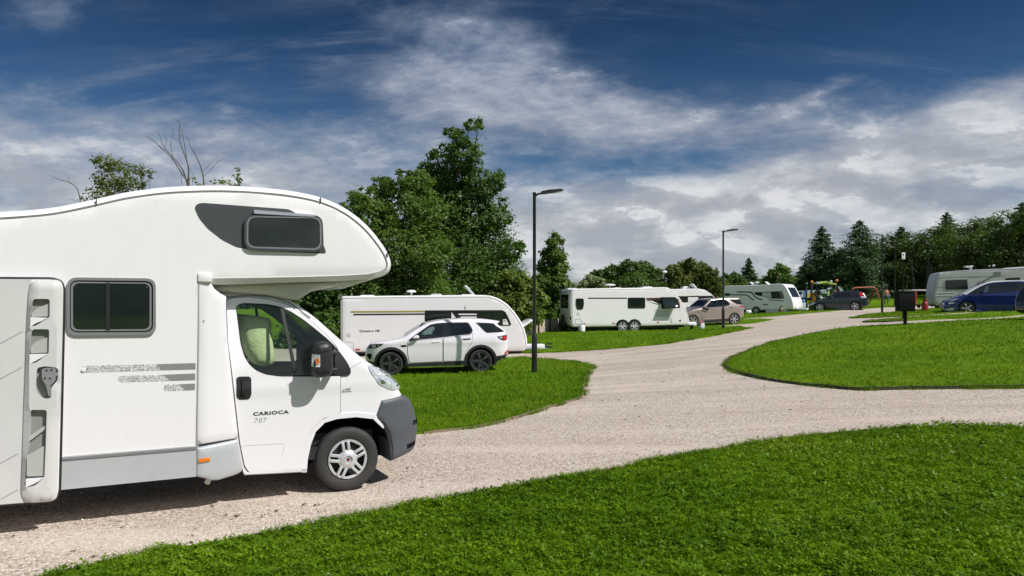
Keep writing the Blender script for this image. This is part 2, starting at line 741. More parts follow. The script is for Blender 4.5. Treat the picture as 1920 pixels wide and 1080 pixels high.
class Body:
    """A vehicle (or other) shell seen in side view: outline in (u,z), half width w(u,z) with rounded edges.
    side=+1: the modelled near side is local +y, -1: local -y."""
    def __init__(s, outer, W, r=.08, soft=None, side=1, vc=0.0):
        s.outer = [tuple(p) for p in outer]
        s.W = W if callable(W) else (lambda u, z: np.full(len(u), float(W)))
        s.r = r
        s.soft = soft if soft is not None else [s.outer + [s.outer[0]]]
        s.side = side
        s.vc = vc

    def w(s, uz):
        uz = np.asarray(uz, float)
        base = s.W(uz[:, 0], uz[:, 1])
        d = np.full(len(uz), 1e9)
        for line in s.soft:
            d = np.minimum(d, seg_dist(uz, line, False))
        r = s.r
        t = np.clip(d / r, 0, 1)
        return base - r + r * np.sqrt(np.clip(1 - (1 - t) ** 2, 0, 1))

    def shell(s, name, mt, parent, holes=(), step=.06, band=True, both=True, floor=None):
        V, T, lo, hl = fill(s.outer, holes, step, rings=[s.r * .12, s.r * .35, s.r * .7] if s.r > .012 else [])
        w = s.w(V)
        n = len(V)
        sd = s.side
        near = np.stack([V[:, 0], sd * (s.vc + w), V[:, 1]], -1)
        far = np.stack([V[:, 0], sd * (s.vc - w), V[:, 1]], -1)
        verts = np.concatenate([near, far])
        faces = [tuple(t) for t in T] + [tuple(n + i for i in t[::-1]) for t in T]
        if band:
            L = len(lo)
            for i in range(L):
                a, b = lo[i], lo[(i + 1) % L]
                faces.append((a, b, n + b, n + a))
        return mesh_obj(name, verts, faces, mt, parent, 38)

    def panel(s, name, poly, off, mt, parent, holes=(), step=.08, both=False, depth=.012, farside=False, smooth=40):
        if both:
            o = s.panel(name, poly, off, mt, parent, holes, step, False, depth, False, smooth)
            s.panel(name, poly, off, mt, parent, holes, step, False, depth, True, smooth)
            return o
        V, T, lo, hl = fill(poly, holes, step)
        w = s.w(V)
        n = len(V)
        verts, faces = [], []
        for sgn in ((-1,) if farside else (1,)):
            b = len(verts)
            yy = s.side * (s.vc + sgn * (w + off))
            yb = s.side * (s.vc + sgn * (w + off - depth))
            verts += list(np.stack([V[:, 0], yy, V[:, 1]], -1)) + list(np.stack([V[:, 0], yb, V[:, 1]], -1))
            faces += [tuple(b + i for i in t) for t in T]
            for lp in [lo] + hl:
                L = len(lp)
                for i in range(L):
                    p, q = lp[i], lp[(i + 1) % L]
                    faces.append((b + p, b + q, b + n + q, b + n + p))
        return mesh_obj(name, verts, faces, mt, parent, smooth, recalc=False)

    def strip(s, name, line, width, off, mt, parent, both=False, depth=.01, step=.05, sg=1):
        """a narrow strip along a line on the side"""
        if both:
            o = s.strip(name, line, width, off, mt, parent, False, depth, step, 1)
            s.strip(name, line, width, off, mt, parent, False, depth, step, -1)
            return o
        line = resample(line, step, False)
        a = offset_line(line, width / 2)
        b = offset_line(line, -width / 2)
        m = len(line)
        verts, faces = [], []
        for sgn in (sg,):
            base = len(verts)
            for q in (a, b):
                w = s.w(q)
                for (p, ww) in zip(q, w):
                    verts.append((p[0], s.side * (s.vc + sgn * (ww + off)), p[1]))
            for i in range(m - 1):
                faces.append((base + i, base + i + 1, base + m + i + 1, base + m + i))
            for q, o2 in ((a, 0), (b, m)):
                w = s.w(q)
                b2 = len(verts)
                for (p, ww) in zip(q, w):
                    verts.append((p[0], s.side * (s.vc + sgn * (ww + off - depth)), p[1]))
                for i in range(m - 1):
                    faces.append((base + o2 + i, base + o2 + i + 1, b2 + i + 1, b2 + i))
        return mesh_obj(name, verts, faces, mt, parent, 40, recalc=False)

    def across(s, name, line, inset, off, mt, parent, step=.06, crown=0.0, both_ends=True, y0=None, y1=None):
        """a panel that runs from side to side, following a stretch of the outline (windscreen, grille, number plate)"""
        line = resample(line, step, False)
        o = np.array(offset_line(line, off))
        w = s.W(np.array(line)[:, 0], np.array(line)[:, 1]) - s.r
        m = len(line)
        K = 9
        verts, faces = [], []
        for i in range(m):
            h = max(w[i] - inset, .02)
            for k in range(K):
                t = -1 + 2 * k / (K - 1)
                if y0 is not None:
                    yv = y0 + (y1 - y0) * k / (K - 1)
                else:
                    yv = h * t
                verts.append((o[i][0], s.side * yv, o[i][1]))
        for i in range(m - 1):
            for k in range(K - 1):
                a = i * K + k
                faces.append((a, a + 1, a + K + 1, a + K))
        return mesh_obj(name, verts, faces, mt, parent, 40, recalc=False)


class Frame:
    """places a vehicle: O = ground point under its middle, f = heading; converts photo directions to its side view"""
    def __init__(s, O, f, side):
        f = Vector(f).normalized()
        s.O, s.f, s.side = O, f, side
        n = Vector((-f.y, f.x)) * side            # towards its near side (side=+1 left, -1 right)
        s.n = n
        s.rz = math.atan2(f.y, f.x)

    def uz(s, px, py, v):
        d = Vector(((px - CX) / F, 1.0))
        O2 = Vector((s.O[0], s.O[1]))
        t = (O2.dot(s.n) + v) / d.dot(s.n)
        q = d * t - O2
        return (q.dot(s.f), CZ - (py - CY) / F * t - s.O[2])

    def poly(s, pts, v, z=None):
        if z:
            ox, oy, k = z
            pts = [(ox + x / k, oy + y / k) for x, y in pts]
        return [s.uz(x, y, v) for x, y in pts]


def frame_at(px, Y, f, side, v, zpy=None):
    """frame whose near side plane (half width v) passes through pixel column px at distance Y"""
    f = Vector(f).normalized()
    n = Vector((-f.y, f.x)) * side
    p = Vector(((px - CX) / F * Y, Y)) - n * v
    return Frame((p.x, p.y, tz(p.x, p.y)), f, side)


def rect(x0, y0, x1, y1):
    return [(x0, y0), (x1, y0), (x1, y1), (x0, y1)]


def text_mesh(name, body, s, txt, u0, z0, width, height, off, mt, parent, shear=0.0, bold=0.0, flip=1, spacing=1.0):
    """lettering lying on the side panel: starts at (u0,z0) and runs along u*flip"""
    cu = bpy.data.curves.new(name, 'FONT')
    cu.body = txt
    cu.size = 1.0
    cu.shear = shear
    cu.offset = bold
    cu.space_character = spacing
    cu.resolution_u = 3
    tmp = bpy.data.objects.new(name, cu)
    COL.objects.link(tmp)
    dg = bpy.context.evaluated_depsgraph_get()
    me = tmp.evaluated_get(dg).to_mesh()
    V = np.array([v.co[:] for v in me.vertices])
    Fs = [tuple(p.vertices) for p in me.polygons]
    tmp.evaluated_get(dg).to_mesh_clear()
    bpy.data.objects.remove(tmp)
    bpy.data.curves.remove(cu)
    lo, hi = V.min(0), V.max(0)
    U = u0 + flip * (V[:, 0] - lo[0]) / (hi[0] - lo[0]) * width
    Zc = z0 + (V[:, 1] - lo[1]) / (hi[1] - lo[1]) * height
    w = body.w(np.stack([U, Zc], -1))
    verts = np.stack([U, body.side * (body.vc + w + off), Zc], -1)
    return mesh_obj(name, verts, Fs, mt, parent, 0, recalc=False)


# ------------------------------------------------------------------ wheels
def wheel(parent, u, z, r, yo, side, width=.22, style='alloy', spokes=5, rim=.66, mt_rim=None, mt_tyre=None, sidewall=None, twist=0.0):
    """tyre (part) > rim (sub-part); outer face at |y|=yo on the given side"""
    mt_tyre = mt_tyre or M_TYRE
    mt_rim = mt_rim or M_SILVER
    s = side
    b = MB()
    w = width
    rr = r * rim
    prof = [(rr, -w), (r * .9, -w * 1.0), (r * .975, -w * .93), (r, -w * .82), (r, -w * .18), (r * .985, -w * .08), (r * .94, 0.0), (r * .84, .006), (rr * 1.10, .002), (rr * 1.03, -.008), (rr, -.02)]
    b.lathe([(q, s * (yo + h)) for q, h in prof], (u, 0, z), 'y', 48)
    # tread grooves: small shoulder blocks
    o = b.build('wheel', mt_tyre, parent, 50)
    d = MB()
    # barrel and dark back
    if style == 'cap':
        d.lathe([(rr, s * (yo - .012)), (rr * .985, s * (yo + .004)), (rr * .90, s * (yo + .004)), (rr * .87, s * (yo - .012))], (u, 0, z), 'y', 48)
        d.lathe([(0.001, s * (yo + .018)), (rr * .16, s * (yo + .018)), (rr * .19, s * (yo + .012)), (rr * .20, s * (yo + .03)), (rr * .30, s * (yo + .026)), (rr * .44, s * (yo + .012)), (rr * .50, s * (yo - .006))], (u, 0, z), 'y', 40)
        for k in range(spokes):
            t = 2 * math.pi * (k + .25) / spokes + twist
            for q in (-1, 1):
                rot = Matrix.Rotation(-t, 3, 'Y')
                c = rot @ Vector((rr * .66, 0, q * rr * .135))
                d.box((u + c.x, s * (yo + .0), z + c.z), (rr * .52, .03, rr * .15), rot, .007)
            # web between pairs
            rot = Matrix.Rotation(-(t + math.pi / spokes), 3, 'Y')
            c = rot @ Vector((rr * .90, 0, 0))
            d.box((u + c.x, s * (yo - .006), z + c.z), (rr * .10, .014, rr * .52), rot, .004)
    else:
        d.lathe([(rr * 1.0, s * (yo - .02)), (rr * .99, s * (yo + .0)), (rr * .93, s * (yo + .0)), (rr * .90, s * (yo - .02)), (rr * .88, s * (yo - .09))], (u, 0, z), 'y', 40)
        d.lathe([(0.001, s * (yo - .002)), (rr * .14, s * (yo - .002)), (rr * .18, s * (yo - .012)), (rr * .2, s * (yo - .04))], (u, 0, z), 'y', 20)
        for k in range(spokes):
            t = 2 * math.pi * k / spokes + twist
            forks = (-.10, .10) if style == 'fork' else (0.0,)
            for q in forks:
                rot = Matrix.Rotation(-(t + q), 3, 'Y')
                c = rot @ Vector((rr * .54, 0, 0))
                wd = rr * (.13 if style == 'fork' else (.17 if spokes > 6 else .26))
                d.box((u + c.x, s * (yo - .012), z + c.z), (rr * .82, .028, wd), rot, .006)
    k = d.build('rim', mt_rim, o, 40)
    e = MB()
    e.lathe([(0.001, s * (yo - .10)), (rr * .97, s * (yo - .10)), (rr * .97, s * (yo - .03))], (u, 0, z), 'y', 32)
    e.build('brake_disc', M_DARK, o, 30)
    return o


def both_wheels(parent, u, z, r, yo, side, **kw):
    wheel(parent, u, z, r, yo, side, **kw)
    wheel(parent, u, z, r, yo, -side, **kw)


def liner(parent, arc, v0, v1, side, both=True):
    """dark wheel housing behind an arch"""
    if both:
        liner(parent, arc, v0, v1, -side, False)
    both = False
    verts, faces = [], []
    n = len(arc)
    for sg in ((1, -1) if both else (1,)):
        b = len(verts)
        for vv in (v0, v1):
            verts += [(p[0], side * sg * vv, p[1]) for p in arc]
        for i in range(n - 1):
            faces.append((b + i, b + i + 1, b + n + i + 1, b + n + i))
        faces.append(tuple(b + n + i for i in range(n)))
    return mesh_obj('wheel_housing', verts, faces, M_BLACK, parent, 0, recalc=False)


M_WHITE = mat('white_gelcoat', (.80, .785, .785), .28, coat=.25, var=.015, vscale=1.2, dirt=.03, streak=.09)
M_WHITE2 = mat('white_plastic', (.78, .77, .78), .35, var=.02, dirt=.03)
M_VANPAINT = mat('white_cab_paint', (.80, .785, .80), .22, coat=.5, var=.01, dirt=.02)
M_CARWHITE = mat('white_car_paint', (.81, .775, .815), .2, coat=.8, var=.01)
M_CREAM = mat('cream_moulding', (.62, .61, .56), .45, var=.03)
M_GREYSKIRT = mat('silver_grey_skirt', (.48, .50, .51), .38, metal=.15, var=.03, dirt=.14, streak=.25)
M_TRIM = mat('grey_trim', (.20, .205, .215), .35, var=.05)
M_SEAM = mat('dark_seam', (.05, .05, .05), .6, var=.1)
M_LINE = mat('grey_seal_line', (.25, .25, .25), .6, var=.1)
M_SOFTLINE = mat('soft_panel_line', (.48, .48, .47), .6, var=.1)
M_BLACK = mat('black_void', (.008, .008, .009), .9, var=.1, spec=.1)
M_DARK = mat('dark_metal', (.02, .02, .022), .5, var=.1)
M_RUBBER = mat('black_rubber', (.012, .012, .012), .55, var=.1)
M_TYRE = mat('tyre_rubber', (.030, .029, .028), .7, var=.15, bump=.3, bscale=90, dirt=.18)
M_BLKPLASTIC = mat('black_plastic', (.022, .023, .025), .42, var=.1, bump=.15, bscale=300)
M_BUMPER = mat('grey_bumper_plastic', (.085, .092, .102), .5, var=.06, bump=.12, bscale=350)
M_PANE = mat('dark_acrylic_pane', (.012, .018, .016), .04, var=.2, spec=.6)
M_PANE2 = mat('dark_window_band', (.014, .016, .017), .07, var=.15, spec=.55)
M_DECALGREY = mat('anthracite_decal', (.055, .06, .065), .38, var=.06)
M_STRIPE = mat('grey_stripe', (.23, .235, .24), .4, var=.03)
M_TEXT = mat('dark_lettering', (.05, .05, .055), .4, var=.05)
M_TEXTGREY = mat('grey_lettering', (.24, .25, .25), .4, var=.05)
M_SILVER = mat('silver_wheel', (.66, .67, .68), .33, metal=.45, var=.05)
M_CHROME = mat('chrome', (.75, .76, .77), .12, metal=1.0, var=.03)
M_ALLOYDARK = mat('dark_alloy', (.10, .10, .105), .3, metal=.6, var=.05)
M_ORANGE = mat('orange_lens', (.75, .20, .02), .2, coat=.5, var=.1, vscale=30)
M_RED = mat('red_lens', (.45, .015, .012), .2, coat=.5, var=.1, vscale=30)
M_CLEAR = mat('clear_lamp', (.66, .70, .72), .10, metal=.35, coat=1.0, var=.30, vscale=26)
M_GLASS = glass('clear_glass', (.82, .90, .86), .08)
M_TINT = glass('tinted_glass', (.42, .54, .52), .15)
M_PRIV = glass('privacy_glass', (.06, .075, .075), .15)
M_POST = mat('black_post_paint', (.012, .013, .014), .38, var=.2)
# ------------------------------------------------------------------ ground, gravel, lawns
def mat_gravel():
    m = bpy.data.materials.new('gravel')
    m.use_nodes = True
    N = NT(m.node_tree)
    b = m.node_tree.nodes['Principled BSDF']
    tc = N.n('ShaderNodeTexCoord')
    P = tc.outputs['Object']
    vo = N.n('ShaderNodeTexVoronoi')
    vo.inputs['Scale'].default_value = 46
    N.l(P, vo.inputs['Vector'])
    hs = N.n('ShaderNodeSeparateColor')
    N.l(vo.outputs['Color'], hs.inputs[0])
    stone = N.ramp(hs.outputs[0], [(0, (.17, .135, .105)), (.08, (.39, .32, .255)), (.40, (.60, .505, .42)), (.75, (.72, .625, .53)), (1, (.86, .79, .70))])
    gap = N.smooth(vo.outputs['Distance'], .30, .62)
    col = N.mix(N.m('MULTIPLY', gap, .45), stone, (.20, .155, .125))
    big = N.noise(P, .55, 5, .6)
    col = N.mix(N.m('MULTIPLY', N.smooth(big, .45, .75), .40), col, (.36, .29, .23))
    fine = N.noise(P, 7.0, 5, .7)
    col = N.mix(N.m('MULTIPLY', N.smooth(fine, .52, .78), .35), col, (.62, .55, .49))
    wv = N.noise(P, 2.2, 4, .65, 1.0)
    col = N.mix(N.m('MULTIPLY', N.smooth(wv, .60, .78), .30), col, (.25, .215, .16))
    mpp = N.n('ShaderNodeMapping')
    mpp.inputs['Rotation'].default_value = (0, 0, R(-38))
    mpp.inputs['Scale'].default_value = (.12, .9, 1)
    N.l(P, mpp.inputs[0])
    tr = N.noise(mpp.outputs[0], 1.0, 5, .6, .5)
    col = N.mix(N.m('MULTIPLY', N.smooth(tr, .50, .64), .45), col, (.66, .565, .47))
    col = N.mix(N.m('MULTIPLY', N.smooth(tr, .48, .34), .52), col, (.38, .31, .24))
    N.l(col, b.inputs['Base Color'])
    b.inputs['Roughness'].default_value = .9
    b.inputs['Specular IOR Level'].default_value = .15
    bp = N.n('ShaderNodeBump')
    bp.inputs['Strength'].default_value = .8
    bp.inputs['Distance'].default_value = .012
    h = N.m('ADD', N.m('MULTIPLY', N.m('SUBTRACT', 1.0, vo.outputs['Distance']), 1.0), N.m('MULTIPLY', fine, .6))
    N.l(h, bp.inputs['Height'])
    N.l(bp.outputs[0], b.inputs['Normal'])
    return m


def mat_turf(name='turf'):
    m = bpy.data.materials.new(name)
    m.use_nodes = True
    N = NT(m.node_tree)
    b = m.node_tree.nodes['Principled BSDF']
    tc = N.n('ShaderNodeTexCoord')
    P = tc.outputs['Object']
    a = N.noise(P, .5, 6, .65, .4)
    c = N.noise(P, 9, 6, .7)
    f = N.m('ADD', N.m('MULTIPLY', a, .6), N.m('MULTIPLY', c, .5))
    col = N.ramp(f, [(.30, (.052, .120, .005)), (.52, (.105, .205, .005)), (.75, (.175, .270, .008))])
    N.l(col, b.inputs['Base Color'])
    b.inputs['Roughness'].default_value = .95
    b.inputs['Specular IOR Level'].default_value = .08
    bp = N.n('ShaderNodeBump')
    bp.inputs['Strength'].default_value = .9
    bp.inputs['Distance'].default_value = .05
    N.l(N.noise(P, 26, 6, .7), bp.inputs['Height'])
    N.l(bp.outputs[0], b.inputs['Normal'])
    return m


def mat_blade():
    m = bpy.data.materials.new('grass_blade')
    m.use_nodes = True
    t = m.node_tree
    t.nodes.clear()
    N = NT(t)
    o = N.n('ShaderNodeOutputMaterial')
    at = N.n('ShaderNodeAttribute', attribute_name='tone')
    tc = N.n('ShaderNodeTexCoord')
    a = N.noise(tc.outputs['Object'], .8, 5, .65, .4)
    ms = N.n('ShaderNodeMapping')
    ms.inputs['Rotation'].default_value = (0, 0, R(-12))
    ms.inputs['Scale'].default_value = (.22, 1.1, 1)
    N.l(tc.outputs['Object'], ms.inputs[0])
    st = N.noise(ms.outputs[0], .9, 4, .6, .3)
    f = N.m('ADD', N.m('MULTIPLY', at.outputs['Fac'], .58), N.m('MULTIPLY', N.m('SUBTRACT', a, .30), .85))
    f = N.m('ADD', f, N.m('MULTIPLY', N.m('SUBTRACT', st, .5), .95), clamp=True)
    c = N.ramp(f, [(0, (.042, .100, .003)), (.35, (.092, .192, .004)), (.7, (.166, .280, .006)), (.93, (.250, .340, .018)), (1.0, (.35, .37, .10))])
    dry = N.noise(tc.outputs['Object'], .33, 5, .7, .6)
    c = N.mix(N.m('MULTIPLY', N.smooth(dry, .54, .72), .38), c, (.22, .25, .035))
    df = N.n('ShaderNodeBsdfPrincipled')
    N.l(c, df.inputs['Base Color'])
    df.inputs['Roughness'].default_value = .5
    df.inputs['Specular IOR Level'].default_value = .14
    tl = N.n('ShaderNodeBsdfTranslucent')
    N.l(N.mix(1.0, c, (1.25, 1.3, .6), 'MULTIPLY'), tl.inputs[0])
    mx = N.n('ShaderNodeMixShader')
    mx.inputs[0].default_value = .35
    N.l(df.outputs[0], mx.inputs[1])
    N.l(tl.outputs[0], mx.inputs[2])
    N.l(mx.outputs[0], o.inputs[0])
    return m


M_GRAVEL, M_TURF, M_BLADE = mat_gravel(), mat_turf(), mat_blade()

# base terrain, out to the horizon
ax = np.unique(np.concatenate([np.linspace(-700, -60, 12), np.linspace(-60, 80, 71), np.linspace(80, 700, 12)]))
ay = np.unique(np.concatenate([np.linspace(-700, -40, 12), np.linspace(-40, 120, 81), np.linspace(120, 700, 12)]))
G = np.stack(np.meshgrid(ax, ay), -1).reshape(-1, 2)
gz = terr(G[:, 0], G[:, 1]) - .12
nx = len(ax)
ii = np.arange(len(G)).reshape(len(ay), nx)
gf = np.stack([ii[:-1, :-1], ii[:-1, 1:], ii[1:, 1:], ii[1:, :-1]], -1).reshape(-1, 4)
tag(big_mesh('ground', np.column_stack([G, gz]), gf, M_TURF, smooth=True), kind='structure')

ax = np.arange(-24, 52.01, .5)
ay = np.arange(-3, 100.01, .5)
G = np.stack(np.meshgrid(ax, ay), -1).reshape(-1, 2)
nx = len(ax)
ii = np.arange(len(G)).reshape(len(ay), nx)
gf = np.stack([ii[:-1, :-1], ii[:-1, 1:], ii[1:, 1:], ii[1:, :-1]], -1).reshape(-1, 4)
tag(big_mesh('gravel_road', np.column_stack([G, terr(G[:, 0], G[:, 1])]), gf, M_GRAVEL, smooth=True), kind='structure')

# wooded backdrop ring; its near part, behind the camera, is added for window reflections
rng = np.random.default_rng(5)
na, nr = 160, 14
hv, hf = [], []
for i in range(na):
    a = 2 * math.pi * i / na
    for j in range(nr):
        t = j / (nr - 1)
        front = math.cos(a) > .2
        rad = (150 if front else 52) + t * 130
        h = (6 + 4 * math.sin(3 * a + 1) + 3 * math.sin(7 * a) + 2.2 * rng.random()) * (min(1, t * 3.5)) * (1.0 if front else .62)
        if front:
            h = h * .22 + .6
        x, y = rad * math.sin(a), rad * math.cos(a)
        hv.append((x, y, tz(x, y) - .4 + h if j else tz(x, y) - 12))
for i in range(na):
    i2 = (i + 1) % na
    for j in range(nr - 1):
        hf.append((i * nr + j, i * nr + j + 1, i2 * nr + j + 1, i2 * nr + j))
M_HILL = mat('wooded_hill', (.028, .05, .018), .95, var=.45, vscale=.35, bump=1.0, bscale=.8, spec=.05)
tag(big_mesh('backdrop_hills', hv, hf, M_HILL), kind='structure')


def pxl(pts):
    return [tuple(hit(*p)) for p in pts]


E_FG = pxl([(100, 1080), (200, 1058), (300, 1037), (400, 1021), (500, 1003), (600, 984), (700, 965), (800, 944), (900, 925), (1000, 909), (1060, 900), (1160, 880), (1262, 859), (1373, 841), (1463, 824), (1553, 815), (1664, 806), (1776, 800), (1920, 803)])
L_FG = [(-9, -2.0), (-5.2, 3.6)] + E_FG + [(9.5, 10.9), (14.5, 11.5), (14.5, -2.9), (-9, -2.9)]
E_MID = pxl([(939, 673), (980, 670.5), (1022, 674), (1074, 678.5), (1114, 685.5), (1103, 700), (1095, 712), (1093, 734), (1091, 746), (1061, 756), (1032, 764), (970, 784), (907, 799), (855, 807), (793, 814)])
L_MID = [(-26, 25.0), (-9, 25.6), (-4.0, 25.4)] + E_MID + [(-4.0, 10.6), (-8.5, 8.3), (-26, -1)]
E_BACK = pxl([(985, 663), (1060, 660), (1150, 654.5), (1250, 645), (1330, 632), (1380, 622), (1409, 616), (1384, 612), (1350, 613.5), (1343, 612), (1385, 608.5), (1412, 606.6), (1451, 599.6), (1425, 598), (1396, 599.5), (1396, 597.5), (1440, 594), (1500, 589), (1554, 584.5), (1620, 579.5), (1680, 575.5), (1740, 572)])
L_BACK = [(-60, 33), (-8, 31.8), (-.5, 31.0)] + E_BACK + [(60, 66), (80, 74), (80, 118), (-60, 118)]
E_A = pxl([(1920, 728), (1790, 729.5), (1702, 730.5), (1612, 732), (1551, 727), (1491, 721), (1430, 711.5), (1385, 700.5), (1366, 692), (1362, 686), (1370, 674), (1415, 654), (1461, 639), (1521, 626), (1591, 615), (1640, 611.5), (1700, 609), (1800, 603), (1920, 595)])
L_A = [(30, 22), (17, 15.0)] + E_A + [(30, 36.5)]
L_B = pxl([(1920, 590.5), (1828, 597.5), (1739, 600), (1692, 602.8), (1665, 604), (1630, 605), (1618, 604.5), (1628, 602), (1692, 597), (1739, 593), (1800, 590)]) + [(34, 40.5)]
L_C = pxl([(1800, 587), (1739, 591), (1692, 594), (1646, 596), (1600, 597.2), (1590, 596.5), (1628, 589.5), (1681, 584), (1740, 579)]) + [(36, 53), (44, 50), (44, 44)]


def fix_orient(L):
    return L if area(L) > 0 else L[::-1]


def lawn(L, step, rise=.05, name='lawn'):
    L = fix_orient(L)
    V, T, lo, hl = fill(L, (), step)
    z = terr(V[:, 0], V[:, 1]) + rise
    n = len(V)
    verts = list(np.column_stack([V, z])) + list(np.column_stack([V, z - rise - .06]))
    faces = [tuple(t) for t in T]
    m = len(lo)
    faces += [(lo[i], lo[(i + 1) % m], n + lo[(i + 1) % m], n + lo[i]) for i in range(m)]
    o = mesh_obj(name, verts, faces, M_TURF, None, 60, recalc=False)
    return tag(o, kind='structure')


def vnoise(x, y, s, seed):
    """smooth value noise"""
    r = np.random.default_rng(seed).random((256, 256))
    u, v = x / s, y / s
    i, j = np.floor(u).astype(int), np.floor(v).astype(int)
    fu, fv = u - i, v - j
    fu, fv = fu * fu * (3 - 2 * fu), fv * fv * (3 - 2 * fv)
    g = lambda a, b: r[a % 256, b % 256]
    return (g(i, j) * (1 - fu) + g(i + 1, j) * fu) * (1 - fv) + (g(i, j + 1) * (1 - fu) + g(i + 1, j + 1) * fu) * fv


def grass(L, dens, hgt, wid, falloff, rise=.05, seed=1, ymax=120.0, cap=400000, clover=0.0, lo_tone=0.0):
    """grass blades and clover leaves on a lawn, thinner with distance"""
    rng = np.random.default_rng(seed)
    L = fix_orient(L)
    P = np.array(L)
    lo, hi = P.min(0), P.max(0)
    hi[1] = min(hi[1], ymax)
    lo[1] = max(lo[1], 2.0)
    hi[0], lo[0] = min(hi[0], hi[1] * .72 + 2.6), max(lo[0], -hi[1] * .72 - 2.6)
    A = (hi - lo).prod()
    N = int(min(A * dens, 6e6))
    pts = lo + rng.random((N, 2)) * (hi - lo)
    tx = pts[:, 0] / pts[:, 1]
    ok = (np.abs(pts[:, 0]) < pts[:, 1] * .72 + 2.6) & (pts[:, 1] > 2.6)
    pts = pts[ok]
    dist = np.hypot(pts[:, 0], pts[:, 1])
    keep = rng.random(len(pts)) < np.minimum(1, (falloff / dist) ** 2)
    pts, dist = pts[keep], dist[keep]
    k = inside(pts, L)
    pts, dist = pts[k], dist[k]
    if len(pts) > cap:
        sel = rng.permutation(len(pts))[:cap]
        pts, dist = pts[sel], dist[sel]
    n = len(pts)
    x, y = pts.T
    sc = np.maximum(1, dist / falloff) ** .8
    tuft = .5 * vnoise(x, y, .075, seed) + .32 * vnoise(x, y, .19, seed + 1) + .18 * vnoise(x, y, .8, seed + 2)
    tuft = np.clip((tuft - .30) / .38, 0, 1)
    z = terr(x, y) + rise - .004
    isc = rng.random(n) < clover * (.25 + 1.1 * vnoise(x, y, .5, seed + 3))
    h = hgt * (.12 + 1.3 * tuft) * (.65 + .6 * rng.random(n))
    w = wid * sc * (.6 + .8 * rng.random(n))
    az = rng.random(n) * 2 * np.pi
    ln = (.25 + .9 * rng.random(n)) * h
    la = rng.random(n) * 2 * np.pi
    d = np.stack([np.cos(az), np.sin(az)], -1)
    b0 = np.column_stack([pts - d * w[:, None] / 2, z])
    b1 = np.column_stack([pts + d * w[:, None] / 2, z])
    tip = np.column_stack([pts + np.stack([np.cos(la), np.sin(la)], -1) * ln[:, None], z + h])
    V = np.stack([b0, b1, tip], 1)
    # clover: small leaves held roughly level at the top of the tuft
    if clover:
        m = np.nonzero(isc)[0]
        r = .0135 * (.5 + 1.0 * rng.random(len(m))) * np.maximum(1, dist[m] / falloff) ** .5
        c = np.column_stack([pts[m], z[m] + h[m] * .9])
        a0 = rng.random(len(m)) * 6.283
        tl = rng.normal(0, .45, (len(m), 2))
        for q in range(3):
            t = a0 + q * 2.094
            dx, dy = np.cos(t) * r, np.sin(t) * r
            V[m, q] = c + np.column_stack([dx, dy, dx * tl[:, 0] + dy * tl[:, 1]])
    V = V.reshape(-1, 3)
    Fc = np.arange(3 * n).reshape(-1, 3)
    tone = np.clip(rng.random(n) ** 1.3 * .75 + .25 * tuft + lo_tone, 0, 1)
    return tag(big_mesh('grass', V, Fc, M_BLADE, tone=np.repeat(tone, 3)), kind='stuff')


lawn(L_FG, .35, .015)
lawn(L_MID, .5, .03)
lawn(L_BACK, 1.6, .04)
lawn(L_A, .6, .04)
lawn(L_B, .8, .04)
lawn(L_C, .8, .04)
grass(L_FG, 7500, .050, .0095, 6.0, rise=.015, seed=1, cap=900000, clover=.50)
grass(L_MID, 1500, .06, .013, 12, rise=.03, seed=2, cap=190000, ymax=27, clover=.25)
grass(L_A, 1200, .055, .013, 12, rise=.04, seed=3, cap=190000, clover=.15)
grass(L_BACK, 300, .06, .020, 26, rise=.04, seed=4, cap=170000, ymax=75)
grass(L_B, 300, .06, .022, 22, rise=.04, seed=5, cap=20000)
grass(L_C, 200, .06, .025, 26, rise=.04, seed=6, cap=20000)

def edge_grass(line, n, seed, hgt=.06, wid=.008, spread=.05, inward=0.0):
    """tufts hanging over the edge of a lawn"""
    rng = np.random.default_rng(seed)
    L = np.array(resample(line, .05, False))
    D = np.gradient(L, axis=0)
    D /= np.hypot(D[:, 0], D[:, 1])[:, None] + 1e-9
    wgt = vnoise(L[:, 0], L[:, 1], .35, seed) ** 2.2 / np.maximum(L[:, 1], 3) ** 1.2
    i = rng.choice(len(L), n, p=wgt / wgt.sum())
    nr = np.stack([-D[i, 1], D[i, 0]], -1)
    p = L[i] + nr * (inward + rng.normal(0, spread, n))[:, None] + rng.normal(0, .02, (n, 2))
    sc = np.maximum(1, p[:, 1] / 8) ** .8
    z = terr(p[:, 0], p[:, 1]) - .005
    h = hgt * (.4 + rng.random(n))
    az = rng.random(n) * 6.283
    d = np.stack([np.cos(az), np.sin(az)], -1) * (wid * sc * (.6 + .8 * rng.random(n)))[:, None] / 2
    la = rng.random(n) * 6.283
    tp = p + np.stack([np.cos(la), np.sin(la)], -1) * (h * (.4 + .9 * rng.random(n)))[:, None]
    V = np.stack([np.column_stack([p - d, z]), np.column_stack([p + d, z]), np.column_stack([tp, z + h])], 1).reshape(-1, 3)
    return tag(big_mesh('edge_grass', V, np.arange(3 * n).reshape(-1, 3), M_BLADE, tone=np.repeat(rng.random(n) * .8, 3)), kind='stuff')


edge_grass(E_FG, 9000, 41, .055)
edge_grass(E_MID, 5000, 42, .07)
edge_grass(E_A[:13], 5000, 43, .075, inward=.02)
edge_grass(E_BACK[:8], 2500, 44, .07, .012)

M_TIMBER = mat('weathered_board', (.20, .145, .095), .85, var=.35, vscale=6, bump=.4, bscale=40)
M_TIMBERDK = mat('dark_treated_board', (.045, .038, .028), .85, var=.4, vscale=6, bump=.4, bscale=40)


